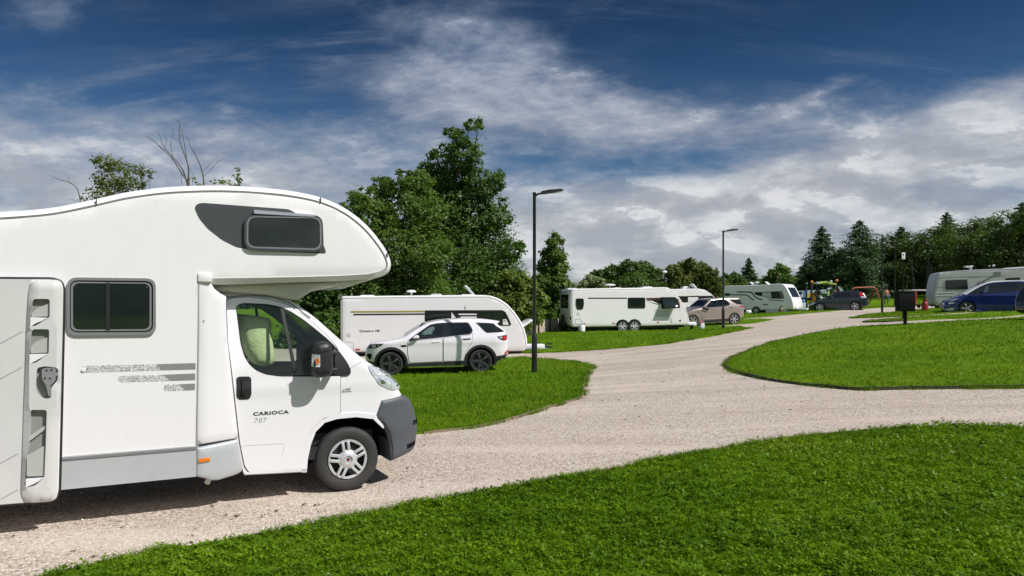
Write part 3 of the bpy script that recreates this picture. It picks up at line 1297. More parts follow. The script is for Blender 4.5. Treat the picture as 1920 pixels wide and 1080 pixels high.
def edging(line, mt, label, top=.075, th=.028, outward=1):
    line = resample(line, .22, False)
    a = np.array(line)
    b = np.array(offset_line(line, th * outward))
    rj = np.random.default_rng(len(line))
    verts, fs = [], []
    i = 0
    m = MB()
    while i < len(a) - 1:
        k = min(len(a) - 1, i + int(rj.integers(7, 12)))
        tt = top + rj.uniform(-.010, .008)
        s0, s1 = i, k + 1
        base = len(verts)
        n = s1 - s0
        for q in (a[s0:s1], b[s0:s1]):
            q = q.copy()
            q[0] += (q[1] - q[0]) * .03
            q[-1] -= (q[-1] - q[-2]) * .03
            z = terr(q[:, 0], q[:, 1])
            wob = .005 * np.sin(np.arange(n) * 1.3 + rj.uniform(0, 6))
            verts += list(np.column_stack([q, z + tt + wob])) + list(np.column_stack([q, z - .05]))
        for j in range(n - 1):
            fs += [(base + j, base + j + 1, base + 2 * n + j + 1, base + 2 * n + j), (base + j, base + j + 1, base + n + j + 1, base + n + j), (base + 2 * n + j, base + 2 * n + j + 1, base + 3 * n + j + 1, base + 3 * n + j)]
        fs += [(base, base + n, base + 3 * n, base + 2 * n), (base + n - 1, base + 2 * n - 1, base + 4 * n - 1, base + 3 * n - 1)]
        i = k
    o = mesh_obj('timber_edging', verts, fs, mt, None, 30)
    return tag(o, label, 'lawn edging', 'timber lawn edgings along the gravel')


edging([(-5.2, 3.6)] + E_FG, M_TIMBER, 'brown timber board edging the foreground lawn along the gravel', .022, .022, 1)
edging(E_MID[4:], M_TIMBER, 'pale brown timber board edging the lawn in front of the white car', .042, .026, 1)
edging([(17, 15.0)] + smooth_line(E_A[:12], 2), M_TIMBERDK, 'dark timber board edging the large rounded lawn on the right', .062, .026, 1)
edging(L_B[3:9], M_TIMBERDK, 'short dark edging at the tip of the thin grass strip below the litter bin', .055, .04, 1)

# loose stones lying on the gravel, and daisies in the lawns
rs = np.random.default_rng(17)
N0 = 26000
X = np.column_stack([rs.uniform(-7, 12, N0), rs.uniform(4.5, 20, N0)])
ok = (np.abs(X[:, 0] / X[:, 1]) < .78) & (rs.random(N0) < np.minimum(1, (7.0 / X[:, 1]) ** 2))
X = X[ok]
ok = np.ones(len(X), bool)
for Lx in (L_FG, L_MID, L_A):
    ok &= ~inside(X, fix_orient(Lx))
X = X[ok]
n = len(X)
octv = np.array([(1, 0, 0), (-1, 0, 0), (0, 1, 0), (0, -1, 0), (0, 0, 1), (0, 0, -1)], float)
octf = np.array([(0, 2, 4), (2, 1, 4), (1, 3, 4), (3, 0, 4), (2, 0, 5), (1, 2, 5), (3, 1, 5), (0, 3, 5)])
sz = rs.uniform(.004, .012, n) * (1 + (rs.random(n) < .04) * .9)
a_ = rs.uniform(0, 6.28, n)
V = octv[None] * (sz[:, None, None] * rs.uniform(.6, 1.2, (n, 6, 1))) * np.array([1, .75, .55])
ca, sa = np.cos(a_)[:, None], np.sin(a_)[:, None]
V = np.stack([V[..., 0] * ca - V[..., 1] * sa, V[..., 0] * sa + V[..., 1] * ca, V[..., 2]], -1)
V += np.column_stack([X, terr(X[:, 0], X[:, 1]) + sz * .3])[:, None]
Fc = (octf[None] + 6 * np.arange(n)[:, None, None]).reshape(-1, 3)
m = bpy.data.materials.new('loose_stone')
m.use_nodes = True
N_ = NT(m.node_tree)
at = N_.n('ShaderNodeAttribute', attribute_name='tone')
N_.l(N_.ramp(at.outputs['Fac'], [(0, (.20, .16, .13)), (.3, (.44, .37, .30)), (.7, (.64, .55, .46)), (1, (.80, .74, .66))]), m.node_tree.nodes['Principled BSDF'].inputs['Base Color'])
m.node_tree.nodes['Principled BSDF'].inputs['Roughness'].default_value = .85
tag(big_mesh('loose_stones', V.reshape(-1, 3), Fc, m, tone=np.repeat(rs.random(n), 6)), kind='stuff')

dz = []
for Lx, num, y0, y1 in ((L_MID, 130, 9, 26), (L_A, 60, 14, 28), (L_FG, 40, 4, 11)):
    Q = np.column_stack([rs.uniform(-10, 14, num * 8), rs.uniform(y0, y1, num * 8)])
    Q = Q[inside(Q, fix_orient(Lx))][:num]
    dz.append(Q)
Q = np.concatenate(dz)
C_ = np.column_stack([Q, terr(Q[:, 0], Q[:, 1]) + .075])
V, Fc = [], []
for i, c_ in enumerate(C_):
    r_ = .010 if c_[1] > 9 else .007
    V += [(c_[0] + r_ * math.cos(t), c_[1] + r_ * math.sin(t), c_[2]) for t in np.linspace(0, 2 * math.pi, 7)[:-1]]
    Fc.append([6 * i + k for k in range(6)])
tag(big_mesh('daisies', V, Fc, M_WHITE2), kind='stuff')
# ------------------------------------------------------------------ the motorhome
VF = Vector((2740, 1400)).normalized()
WHEEL_Y = 7.87
_n = Vector((VF.y, -VF.x))
_p = Vector(((652 - CX) / F * WHEEL_Y, WHEEL_Y)) - _n * .98
VAN = Frame((_p.x, _p.y, 0.0), VF, -1)


def build_van():
    A = VAN
    van = empty('motorhome', (A.O[0], A.O[1], A.O[2]), A.rz)
    tag(van, 'large white overcab motorhome parked on the gravel at the left with its side door open', 'motorhome')
    CW = 1.13          # half width of the living body
    KW = 1.01          # half width of the cab
    c = lambda pts, v=CW, z=None: A.poly(pts, v, z)
    q = (360, 340, 3.0)      # zoomed tracings: origin and scale
    q2 = (360, 640, 3.0)
    q3 = (0, 660, 3.0)
    q4 = (420, 560, 6.75)

    # ---- living body with the overcab nose
    roof = c([(0, 396), (60, 392), (100, 387.5), (140, 380), (180, 371.5), (210, 364.5), (240, 358.5), (300, 350.5), (360, 347), (420, 346.5), (480, 349.5), (540, 355.5), (590, 365), (625, 377), (655, 393), (680, 412), (700, 432), (717, 454), (729, 473), (735, 489), (735.5, 500), (732, 509), (724, 516), (714, 520)])
    rear_z = roof[0][1]
    tail = [(-5.55, .36), (-5.62, .6), (-5.62, rear_z - .25), (-5.5, rear_z - .06), (-5.2, rear_z), (-4.2, rear_z)]
    low = c([(700, 523), (640, 526.5), (560, 529), (460, 532.5), (396, 534), (373, 534), (371, 640), (369, 740), (367.5, 838), (366.5, 893.5)])
    outline = smooth_line(roof, 3) + low + tail
    lin = smooth_line(roof, 3)
    body = Body(outline, CW, .075, [tail[1:] + lin + low[:5]], -1)
    # window openings stay closed: the panes are dark acrylic
    shell = body.shell('body', M_WHITE, van, step=.11)
    # roof edge trim
    top = [tail[-1]] + lin
    r1 = offset_line(top, -.028)
    body.strip('roof_trim', r1, .052, .010, M_WHITE2, van, both=True)
    body.strip('roof_seal', offset_line(top, -.060), .009, .004, M_LINE, van, both=True, depth=.003)
    for (px, py, ang) in ((181, 372.5, 0), (601, 369.5, 0), (726, 473, 0)):
        j = MB()
        u, z = A.uz(px, py, CW)
        j.box((u, -(CW + .002), z - .030), (.007, .024, .05))
        j.build('trim_joint', M_SEAM, van)
    # bottom rail of the overcab
    rail = c([(386, 527), (460, 526), (560, 524), (640, 521.5), (690, 518.5), (722, 511)])
    body.strip('overcab_rail', rail, .048, .012, M_WHITE2, van, both=True)
    # fairing under the overcab, over the cab roof
    fair = [A.uz(x, y, .9) for x, y in [(398, 532), (560, 529), (632, 526), (640, 530), (628, 538), (604, 542), (584, 547), (570, 556), (560, 563), (540, 561), (500, 553), (425, 548), (398, 548)]]
    fb = Body(fair, .93, .06, None, -1)
    fb.shell('overcab_fairing', M_CREAM, van, step=.08)
    lip = [A.uz(x, y, .8) for x, y in [(630, 528), (706, 521), (640, 541.5), (630, 541.5)]]
    Body(lip, .85, .015, None, -1).shell('overcab_lip', M_WHITE2, van, step=.1)

    # dark decal and window in the overcab
    dec = rnd(c([(14, 150), (28, 127), (60, 121), (300, 139), (545, 157), (600, 188), (735, 345), (757, 406), (640, 402), (360, 390), (250, 370), (170, 330), (90, 268), (40, 208)], CW, q), .03, 3)
    body.panel('overcab_decal', dec, .003, M_DECALGREY, van, depth=.003)
    fo = rnd(c([(292, 190), (730, 192), (738, 398), (292, 388)], CW, q), .10, 6)
    fi = rnd(c([(316, 206), (712, 212), (714, 378), (314, 366)], CW, q), .075, 6)
    wf = body.panel('overcab_window', fo, .035, M_DECALGREY, van, [fi], step=.05, depth=.034)
    body.panel('pane', fi, .030, M_PANE, wf, step=.08, depth=.02)
    ri = rnd(c([(306, 198), (722, 204), (724, 388), (304, 376)], CW, q), .085, 6)
    body.panel('gasket', ri, .038, M_TRIM, wf, [rnd(c([(314, 204), (714, 211), (716, 380), (312, 368)], CW, q), .077, 6)], step=.05, depth=.01)
    body.panel('hinge_rail', rnd(c([(344, 166), (350, 163), (680, 190), (684, 203), (345, 184)], CW, q), .008), .045, M_CHROME, wf, step=.06, depth=.04)

    # sliding side window
    fo = rnd(c([(126, 520), (292, 522), (292.5, 628), (126, 629.5)]), .085, 6)
    fi = rnd(c([(131, 525.5), (287, 527), (287, 622.5), (131, 623.5)]), .07, 6)
    wf = body.panel('side_window', fo, .022, M_TRIM, van, [fi], step=.05, depth=.022)
    body.panel('pane', fi, .012, M_PANE, wf, step=.08, depth=.01)
    body.panel('window_frame', rnd(c([(133, 528), (284, 530), (284, 620), (133, 621)]), .06, 6), .017, M_SILVER if False else M_TRIM, wf, [rnd(c([(137, 531), (280.5, 532), (280.5, 617), (137, 618)]), .055, 6)], step=.05, depth=.008)
    body.panel('mullion', c([(198.5, 530), (206, 530), (206, 619), (198.5, 619)]), .020, M_RUBBER, wf, depth=.012)
    for (x, y) in ((140.5, 535), (275.5, 538.5)):
        l = MB()
        u, z = A.uz(x, y, CW)
        l.lathe([(.001, -(CW + .018)), (.007, -(CW + .018)), (.007, -(CW + .008))], (u, 0, z), 'y', 10)
        l.build('catch', M_CHROME, wf)

    # grey stripes, fading into speckle
    for poly in ([(880, 68), (1100, 62), (1100, 98), (905, 103)], [(915, 128), (1098, 120), (1098, 158), (960, 162)], [(1000, 182), (1097, 177), (1097, 213), (1045, 216)]):
        body.panel('stripe', c(poly, CW, q3), .002, M_STRIPE, van, depth=.002)
    msp = bpy.data.materials.new('speckled_stripe')
    msp.use_nodes = True
    N = NT(msp.node_tree)
    tc = N.n('ShaderNodeTexCoord')
    vo = N.n('ShaderNodeTexVoronoi')
    vo.inputs['Scale'].default_value = 190
    N.l(tc.outputs['Object'], vo.inputs['Vector'])
    sc_ = N.n('ShaderNodeSeparateColor')
    N.l(vo.outputs['Color'], sc_.inputs[0])
    N.l(N.ramp(sc_.outputs[1], [(.44, (.20, .20, .21)), (.58, (.78, .77, .77))]), msp.node_tree.nodes['Principled BSDF'].inputs['Base Color'])
    msp.node_tree.nodes['Principled BSDF'].inputs['Roughness'].default_value = .4
    for poly in ([(456, 98), (470, 78), (880, 68), (905, 103), (470, 116)], [(662, 152), (676, 134), (915, 128), (960, 162), (680, 170)], [(918, 205), (928, 184), (1000, 182), (1045, 216), (930, 219)]):
        body.panel('speckled_stripe', c(poly, CW, q3), .002, msp, van, depth=.002)

    # skirt and its trim
    sk = c([(368, 842), (366.5, 893.5)]) + [(-5.0, .30), (-5.5, .34), (-5.5, .62)]
    u0 = sk[0][0]
    zt = sk[0][1]
    zb = sk[1][1]
    sk = [(u0, zt), (u0, zb), (-4.55, zb), (-4.50, zb + .12), (-4.35, zb + .30), (-4.05, zb + .38), (-3.75, zb + .30), (-3.60, zb + .12), (-3.55, zb), (-3.5, zb)]
    skirt_poly = [(u0, zt), (u0, zb), (-3.52, zb), (-3.55, zb + .14), (-3.66, zt - .004), ]
    body.panel('side_skirt', skirt_poly, .006, M_GREYSKIRT, van, step=.15, both=True, depth=.03)
    body.strip('skirt_trim', [(-5.4, zt + .012), (u0 - .0, zt + .012)], .022, .016, M_TRIM, van, both=True)
    body.strip('skirt_trim', [(-5.4, zt + .028), (u0 + .02, zt + .028)], .010, .012, M_SILVER, van, both=True)

    # ---- cab
    cabo = A.poly([(425, 545), (470, 545.5), (520, 551), (545, 559), (575, 579), (600, 599), (640, 636), (675, 667), (700, 685), (725, 702), (742, 716), (752, 731), (758, 741), (770, 752), (779, 765), (785, 781), (790, 800), (791, 815), (786, 842), (774, 846), (737, 855), (735, 842), (731, 824), (720, 799), (700, 783), (666, 780.5), (630, 784), (607, 791), (590, 808), (581, 832), (575, 860), (573, 884), (515, 887), (457, 890), (448, 850), (441, 823), (431, 722), (422, 640), (419, 545)], .98)
    wheel_u, wheel_z = A.uz(652, 861, .98)

    def CWf(u, z):
        w = np.full(len(u), KW)
        w -= np.clip((z - 1.28) / .85, 0, 1) ** 1.3 * .17
        t = np.clip((u - (wheel_u + .25)) / .75, 0, 1)
        w -= t ** 2.2 * .34
        # door swage line
        w += .010 * np.exp(-((z - 1.13) / .05) ** 2)
        return w
    topline = cabo[:20]
    cab = Body(cabo, CWf, .07, [topline], -1)
    win = rnd(A.poly([(165, 108), (200, 80), (270, 66), (560, 82), (720, 112), (850, 172), (1000, 272), (1150, 392), (1290, 512), (1380, 600), (1385, 962), (1100, 964), (700, 964), (520, 940), (400, 890), (320, 820), (258, 720), (215, 560)], .95, q4), .03, 3)
    wo = rnd(A.poly([(160, 108), (195, 74), (270, 58), (560, 73), (722, 104), (855, 165), (1005, 265), (1155, 386), (1295, 506), (1400, 610), (1465, 690), (1540, 800), (1582, 890), (1582, 940), (1545, 967), (1100, 974), (700, 974), (515, 950), (392, 898), (310, 825), (250, 722), (207, 562)], .95, q4), .03, 3)
    # shell with the side windows open on both sides
    sh = cab.shell('cab', M_VANPAINT, van, [win], step=.055)
    fr = cab.panel('cab_window', wo, .012, M_RUBBER, van, [win], step=.05, both=True, depth=.02)
    cab.panel('pane', win, -.004, M_GLASS, fr, step=.1, both=True, depth=.001)
    cab.panel('divider_bar', A.poly([(722, 110), (765, 122), (905, 905), (868, 955)], .95, q4), .008, M_BLKPLASTIC, fr, step=.06, both=True, depth=.02)
    cab.panel('mirror_base', rnd(A.poly([(1385, 640), (1470, 712), (1545, 815), (1575, 890), (1575, 938), (1540, 960), (1385, 962)], .95, q4), .02, 3), .016, M_BLKPLASTIC, fr, step=.06, both=True, depth=.03)
    # windscreen and front panels that run across
    cab.across('windscreen', A.poly([(556, 566), (575, 579), (600, 599), (640, 636), (668, 661)], .98), .06, .006, M_GLASS, van)
    # door: outlined by its gap
    dr = A.poly([(427, 563), (440, 558.5), (470, 557), (509, 561.5), (543, 572), (583, 600), (612.6, 628), (630, 649), (635.8, 664), (636.3, 774), (620, 778), (601, 787), (585, 803), (575, 824), (567, 856), (564.5, 880), (466, 884), (458, 872), (449, 828), (437, 722), (428, 642)], .98)
    dr = rnd(dr, .02, 3)
    gap = cab.panel('door_gap', offset_line(dr, .006 if area(dr) < 0 else -.006, True), .006, M_SEAM, van, [wo], step=.05, both=True, depth=.008)
    door = cab.panel('cab_door', dr, .012, M_VANPAINT, van, [offset_line(wo, .004 if area(wo) < 0 else -.004, True)], step=.05, both=True, depth=.008)
    cab.strip('door_line', A.poly([(275, 585), (520, 570), (500, 640)], .98, q2), .004, .0135, M_SOFTLINE, door, depth=.001)
    hb = cab.panel('door_handle', rnd(A.poly([(246, 205), (262, 196), (318, 195), (330, 206), (330, 300), (318, 324), (262, 326), (247, 312)], .98, q2), .02, 4), .016, M_BLKPLASTIC, door, step=.03, depth=.02)
    cab.panel('grip', rnd(A.poly([(276, 204), (300, 204), (302, 300), (276, 300)], .98, q2), .02, 4), .034, M_RUBBER, hb, step=.03, depth=.03)
    # bonnet line and wing seams
    cab.strip('wing_seam', A.poly([(636, 662), (650, 682), (654, 697)], .98), .005, .003, M_SEAM, sh, depth=.002)
    cab.strip('wing_seam', A.poly([(656, 690), (672, 680), (690, 676)], .98), .003, .003, M_LINE, sh, depth=.002)
    cab.strip('gutter', A.poly([(425, 557), (470, 553), (515, 556.5), (548, 568), (585, 596)], .98), .010, .012, M_TRIM, sh, depth=.012)
    cab.strip('sill', A.poly([(458, 886), (573, 880)], .98), .02, .012, M_VANPAINT, sh, depth=.02)
    # arch lip
    arch = A.poly([(573, 884), (575, 860), (581, 832), (590, 808), (607, 791), (630, 784), (666, 780.5), (698, 784), (717, 802), (728, 828), (731, 850), (732, 865)], .98)
    cab.strip('arch_lip', offset_line(arch[:9], .022), .05, .012, M_VANPAINT, sh, both=True, depth=.03)
    liner(van, [(p[0], p[1]) for p in arch], KW - .02, .62, -1)
    # bumper
    bp = A.poly([(1058, 327), (1120, 317), (1186, 304), (1215, 312), (1240, 330), (1260, 358), (1272, 392), (1286, 440), (1292, 490), (1294, 530), (1284, 590), (1270, 618), (1245, 632), (1113, 677), (1108, 620), (1103, 570), (1090, 515), (1062, 465), (1022, 427)], .98, q2)
    bump = Body(rnd(bp, .02, 3), lambda u, z: CWf(u, z) + .022 + .012 * np.exp(-((z - .62) / .10) ** 2), .05, None, -1)
    bo = bump.shell('bumper', M_BUMPER, van, step=.05)
    bump.panel('bumper_slot', rnd(A.poly([(1256, 452), (1292, 444), (1294, 472), (1258, 476)], .98, q2), .01), .003, M_BLACK, bo, step=.03, depth=.003)
    bump.panel('bumper_slot', rnd(A.poly([(1216, 585), (1278, 566), (1274, 592), (1218, 610)], .98, q2), .01), .003, M_BLACK, bo, step=.03, depth=.003)
    bump.strip('bumper_crease', A.poly([(1030, 425), (1075, 455), (1108, 510), (1125, 590), (1128, 660)], .98, q2), .008, .002, M_BLKPLASTIC, bo, depth=.003)
    # headlamp
    hl = rnd(A.poly([(984, 134), (1010, 134), (1060, 152), (1110, 184), (1150, 222), (1182, 264), (1172, 275), (1115, 272), (1052, 244), (1030, 215), (1008, 186)], .98, q2), .02, 3)
    h = cab.panel('headlamp', hl, .006, M_CLEAR, van, step=.03, both=True, depth=.02)
    cab.panel('reflector', rnd(A.poly([(1040, 205), (1062, 208), (1085, 232), (1060, 238)], .97, q2), .01), .009, M_CHROME, h, step=.03, both=True, depth=.004)
    cab.panel('reflector', rnd(A.poly([(1010, 150), (1050, 162), (1070, 182), (1030, 190)], .97, q2), .01), .009, M_SILVER, h, step=.03, both=True, depth=.004)
    # fairing between the living body and the cab
    fp = A.poly([(372.5, 515), (394, 514), (394.5, 528), (402, 541), (412, 549), (424.5, 556), (425.5, 600), (427.5, 640), (436.5, 722), (447.5, 823), (368.5, 834), (369.5, 740), (371.5, 620)], 1.10)

    def FW(u, z):
        t = np.clip((u - fp[-1][0]) / (fp[9][0] - fp[-1][0] + .08), 0, 1)
        return CW - .004 - .080 * t ** 1.3
    fbd = Body(fp, FW, .02, None, -1)
    fbd.shell('side_fairing', M_VANPAINT, van, step=.07)
    cu_, cz_ = A.uz(384, 520.5, 1.12)
    cc_ = MB()
    cc_.box((cu_, -(CW - .01), cz_), (.125, .06, .085), None, .012)
    cc_.build('corner_cap', M_WHITE2, van)
    gp = A.poly([(367.8, 839), (446.5, 825), (450, 842), (457.5, 879), (453, 888), (440, 893), (409, 901), (395, 901), (386, 897.5), (367, 893)], 1.10)
    gb = Body(rnd(gp, .02, 3), lambda u, z: FW(u, z) + .012, .03, None, -1)
    g = gb.shell('skirt_corner', M_GREYSKIRT, van, step=.06)
    gb.panel('side_marker', rnd(A.poly([(34, 657), (100, 650), (101, 668), (36, 677)], 1.1, q2), .006), .012, M_ORANGE, g, step=.03, depth=.02)
    body.strip('body_joint', c([(372.5, 514), (371.5, 620), (369.5, 740), (367.6, 838), (366.6, 892)]), .007, .003, M_LINE, van, depth=.003)
    s_ = MB()
    u, z = A.uz(382, 601, 1.1)
    s_.lathe([(.001, -(CW + .003)), (.006, -(CW + .003)), (.006, -(CW - .02))], (u, 0, z), 'y', 8)
    s_.build('screw', M_LINE, van)
    # lettering
    u0_, z0_ = A.uz(473.5, 779.5, .99)
    u1_, z1_ = A.uz(540.5, 767, .99)
    text_mesh('lettering', cab, cab, 'CARIOCA', u0_, z0_ + .002, u1_ - u0_, (z1_ - z0_) * .86, .014, M_TEXT, door, bold=.045, spacing=1.15)
    u0_, z0_ = A.uz(476, 792.5, .99)
    u1_, z1_ = A.uz(499.5, 782, .99)
    text_mesh('lettering', cab, cab, '707', u0_, z0_, u1_ - u0_, z1_ - z0_, .014, M_TEXTGREY, door, shear=.2, spacing=1.2)
    u0_, z0_ = A.uz(642, 731.5, .99)
    u1_, z1_ = A.uz(656.5, 727.5, .99)
    text_mesh('badge_lettering', cab, cab, '130', u0_, z0_, u1_ - u0_, z1_ - z0_, .004, M_TEXT, sh, shear=.3, bold=.02)
    u0_, z0_ = A.uz(639.5, 735.8, .99)
    u1_, z1_ = A.uz(658.5, 731.8, .99)
    text_mesh('badge_lettering', cab, cab, 'Multijet', u0_, z0_, u1_ - u0_, z1_ - z0_, .004, M_TEXT, sh, shear=.3, bold=.02)

    # door mirror
    mp_ = smooth_line(A.poly([(1122, 640), (1132, 590), (1180, 556), (1260, 541), (1330, 560), (1358, 620), (1372, 760), (1372, 900), (1342, 968), (1250, 998), (1160, 995), (1112, 955), (1104, 885), (1116, 760)], 1.2, q4), 3, True)
    mb = Body(mp_, .10, .075, None, -1, vc=1.19)
    mi = mb.shell('door_mirror', M_BLKPLASTIC, van, step=.035)
    mb.panel('indicator', rnd(A.poly([(1122, 712), (1132, 706), (1220, 712), (1220, 868), (1124, 868)], 1.3, q4), .01), .005, M_CLEAR, mi, step=.03, depth=.02)
    mb.panel('indicator_bulb', rnd(A.poly([(1165, 760), (1205, 758), (1210, 810), (1195, 840), (1168, 825)], 1.3, q4), .012), .009, M_ORANGE, mi, step=.03, depth=.01)
    for (x, y) in ((1350, 690), (1350, 905)):
        am = MB()
        u, z = A.uz(420 + x / 6.75, 560 + y / 6.75, 1.1)
        am.box((u + .02, -1.05, z), (.07, .24, .05), None, .015)
        am.build('mirror_arm', M_BLKPLASTIC, mi)
    mb.strip('mirror_groove', A.poly([(1112, 700), (1240, 680), (1372, 655)], 1.3, q4), .008, .001, M_BLACK, mi, depth=.003)

    # wheels
    wz = wheel_z
    r = wz + .0
    wheel(van, wheel_u, r, r, .985, -1, width=.215, style='cap', spokes=5, rim=.62, twist=.15)
    wheel(van, wheel_u, r, r, .985, 1, width=.215, style='cap', spokes=5, rim=.56)
    for s in (1, -1):
        wheel(van, wheel_u - 3.95, r, r, .93, s, width=.215, style='cap', spokes=5, rim=.56)
    eb = MB()
    eb.lathe([(.001, -1.005), (.017, -1.005), (.019, -1.0)], (wheel_u, 0, r), 'y', 20)
    eb.build('hub_emblem', mat('dark_red_emblem', (.16, .012, .02), .3), van)

    # cab interior
    it = MB()
    it.box((wheel_u - .55, 0, .55), (1.7, 1.7, .12))
    it.box((wheel_u + .28, 0, 1.08), (.55, 1.66, .28), None, .06)
    it.box((wheel_u - 1.28, 0, 1.35), (.04, 1.75, 1.5))
    it.build('cab_interior', M_DARK, van)
    M_SEAT = mat('pale_green_seat_cover', (.60, .66, .36), .9, var=.12, vscale=9, bump=1.2, bscale=14, spec=.1)
    sp = A.poly([(205, 235), (240, 214), (440, 222), (560, 250), (590, 300), (595, 420), (618, 560), (622, 840), (400, 835), (330, 750), (260, 640), (215, 420)], .62, q4)
    sb_ = Body(smooth_line(sp, 2, True), .25, .10, None, -1, vc=.50)
    sb_.shell('seat_back', M_SEAT, van, step=.06)
    sb2 = Body(smooth_line(sp, 2, True), .25, .10, None, -1, vc=-.50)
    sb2.shell('seat_back', M_DARK, van, step=.09)
    st = MB()
    st.tube([(wheel_u + .05 + .0, -.45 + .0, 1.1), (wheel_u - .05, -.45, 1.2)], .03, 8)
    ring = [(wheel_u - .08 + .10 * math.cos(t) * .5, -.45 + .2 * math.sin(t), 1.24 + .2 * math.cos(t) * .85) for t in np.linspace(0, 2 * math.pi, 22)]
    st.tube(ring, .016, 8, False)
    st.build('steering_wheel', M_DARK, van)
    # underbody
    ub = MB()
    ub.box((-2.6, 0, .42), (5.4, 1.9, .12))
    ub.box((-1.4, .55, .34), (3.6, .10, .16))
    ub.box((-1.4, -.55, .34), (3.6, .10, .16))
    ub.box((-1.9, 0, .30), (.9, .8, .22), None, .05)
    ub.box((wheel_u, 0, r), (.12, 1.6, .12), None, .03)
    ub.box((wheel_u - 3.95, 0, r), (.12, 1.6, .12), None, .03)
    ub.build('chassis', M_DARK, van)
    u, z = A.uz(394, 903, .95)
    br = MB()
    br.box((u, -.93, z + .04), (.05, .06, .14), Matrix.Rotation(.5, 3, 'Y'), .01)
    br.build('jacking_bracket', M_CREAM, van)
    # rear bumper light cluster
    # ---- open habitation door lying back against the side
    OV = CW + .10
    dp = A.poly([(-40, 519), (100, 520), (116, 525), (122, 540), (121.5, 600), (117.5, 780), (114, 920), (108, 938), (92, 943), (-40, 953)], OV)
    db = Body(rnd(dp, .05, 4), .024, .018, None, -1, vc=CW + .075)
    do = db.shell('entrance_door', M_WHITE2, van, step=.15)
    gk = rnd(dp, .05, 4)
    db.strip('door_gasket', offset_line(gk, .006 if area(gk) > 0 else -.006, True), .016, .004, M_RUBBER, do, depth=.02)
    M_DOORIN = mat('door_inner_moulding', (.58, .575, .56), .5, var=.04, dirt=.05)
    zz1 = (0, 500, 4.5)
    zz2 = (0, 720, 4.5)
    inp = A.poly([(-36, 524), (60, 524.5), (52, 545), (48, 620), (44, 740), (40, 880), (42, 925), (47, 942), (-36, 949)], OV)
    flat = db.panel('inner_panel', inp, .003, M_DOORIN, do, step=.15, depth=.003)
    gr = MB()
    for (a, b) in (((0, 645), (42, 621.5)), ((0, 711), (41, 689.5)), ((0, 870.5), (35, 851)), ((0, 937.5), (33, 919))):
        pass
    for (xa, ya, xb, yb) in ((-30, 660.5, 42.5, 621.6), (-30, 727, 41, 688.8), (-30, 885, 35, 850.5), (2, 936, 33, 918.5)):
        db.strip('panel_groove', A.poly([(xa, ya), (xb, yb)], OV), .005, .0045, M_TRIM, flat, depth=.002)
    # storage moulding with pockets
    mo = A.poly([(262, 130), (300, 112), (480, 112), (520, 130), (535, 180), (530, 480), (522, 800), (515, 1080)], OV, zz1) + A.poly([(500, 300), (490, 700), (482, 930), (460, 975), (420, 990), (260, 1000), (215, 985), (195, 960), (180, 900), (195, 500), (207, 100)], OV, zz2) + A.poly([(215, 900), (225, 560), (232, 400), (245, 210)], OV, zz1)
    pk = [
        [(285, 272), (424, 272), (424, 425), (300, 500), (256, 500), (262, 400)],
        [(278, 526), (420, 526), (416, 730), (300, 812), (248, 808), (256, 640)],
        [(318, 850), (380, 836), (495, 850), (490, 950), (435, 1020), (440, 1100), (380, 1112), (325, 1080), (306, 1000)],
    ]
    pk2 = [[(264, 212), (400, 212), (392, 480), (380, 775), (300, 850), (222, 868), (210, 840), (222, 640), (248, 520), (262, 380)]]
    holes = [rnd(A.poly(p, OV, zz1), .022, 4) for p in pk] + [rnd(A.poly(p, OV, zz2), .022, 4) for p in pk2]
    M_RECESS_SHADE = mat('recess_shade_grey', (.24, .245, .225), .6, var=.05)  # recess shade put into the colour of the pocket backs
    for h_ in holes:
        db.panel('pocket_shade_back', offset_line(h_, .012 if area(h_) < 0 else -.012, True), .005, M_RECESS_SHADE, do, step=.08, depth=.004)
    mob = Body(rnd(mo, .03, 3), .024 + .05, .035, None, -1, vc=CW + .075)
    mf = mob.panel('door_storage', rnd(mo, .03, 3), 0, M_DOORIN, do, holes, step=.04, depth=.065)
    M_POCKET = mat('pocket_grey', (.42, .425, .40), .6, var=.05)
    lips = [[(270, 395), (310, 352), (421, 308), (421, 418), (268, 424)], [(262, 680), (300, 632), (416, 590), (413, 722), (260, 730)]]
    for p in lips:
        mob.panel('pocket', rnd(A.poly(p, OV, zz1), .015, 3), -.022, M_POCKET, mf, step=.04, depth=.015)
    lips2 = [[(230, 600), (300, 560), (382, 512), (380, 770), (228, 775)], [(232, 450), (390, 340), (392, 372), (250, 480), (232, 482)]]
    for p in lips2:
        mob.panel('pocket', rnd(A.poly(p, OV, zz2), .012, 3), -.022, M_POCKET, mf, step=.04, depth=.015)
    for p, zz in (([(262, 425), (410, 430), (300, 480), (262, 505)], zz1), ([(255, 735), (410, 732), (300, 795), (255, 812)], zz1), ([(225, 790), (375, 780), (300, 830), (222, 862)], zz2)):
        mob.panel('pocket_floor', A.poly(p, OV, zz), -.006, M_WHITE2, mf, step=.04, depth=.01)
    la = mob.panel('door_latch', rnd(A.poly([(358, 858), (400, 848), (485, 856), (494, 900), (470, 960), (430, 1000), (440, 1090), (415, 1085), (395, 1000), (360, 940)], OV, zz1), .012, 3), .012, M_STRIPE, mf, step=.03, depth=.05)
    for (x, y) in ((392, 875), (432, 872), (480, 880), (378, 942), (420, 944), (478, 930)):
        lk = MB()
        u, z = A.uz(x / 4.5, 500 + y / 4.5, OV + .08)
        lk.lathe([(.001, -(CW + .075 + .09)), (.008, -(CW + .075 + .09)), (.008, -(CW + .1))], (u, 0, z), 'y', 8)
        lk.build('latch_screw', M_DARK, la)
    rv = MB()
    u, z = A.uz(156.5, 693.5, CW)
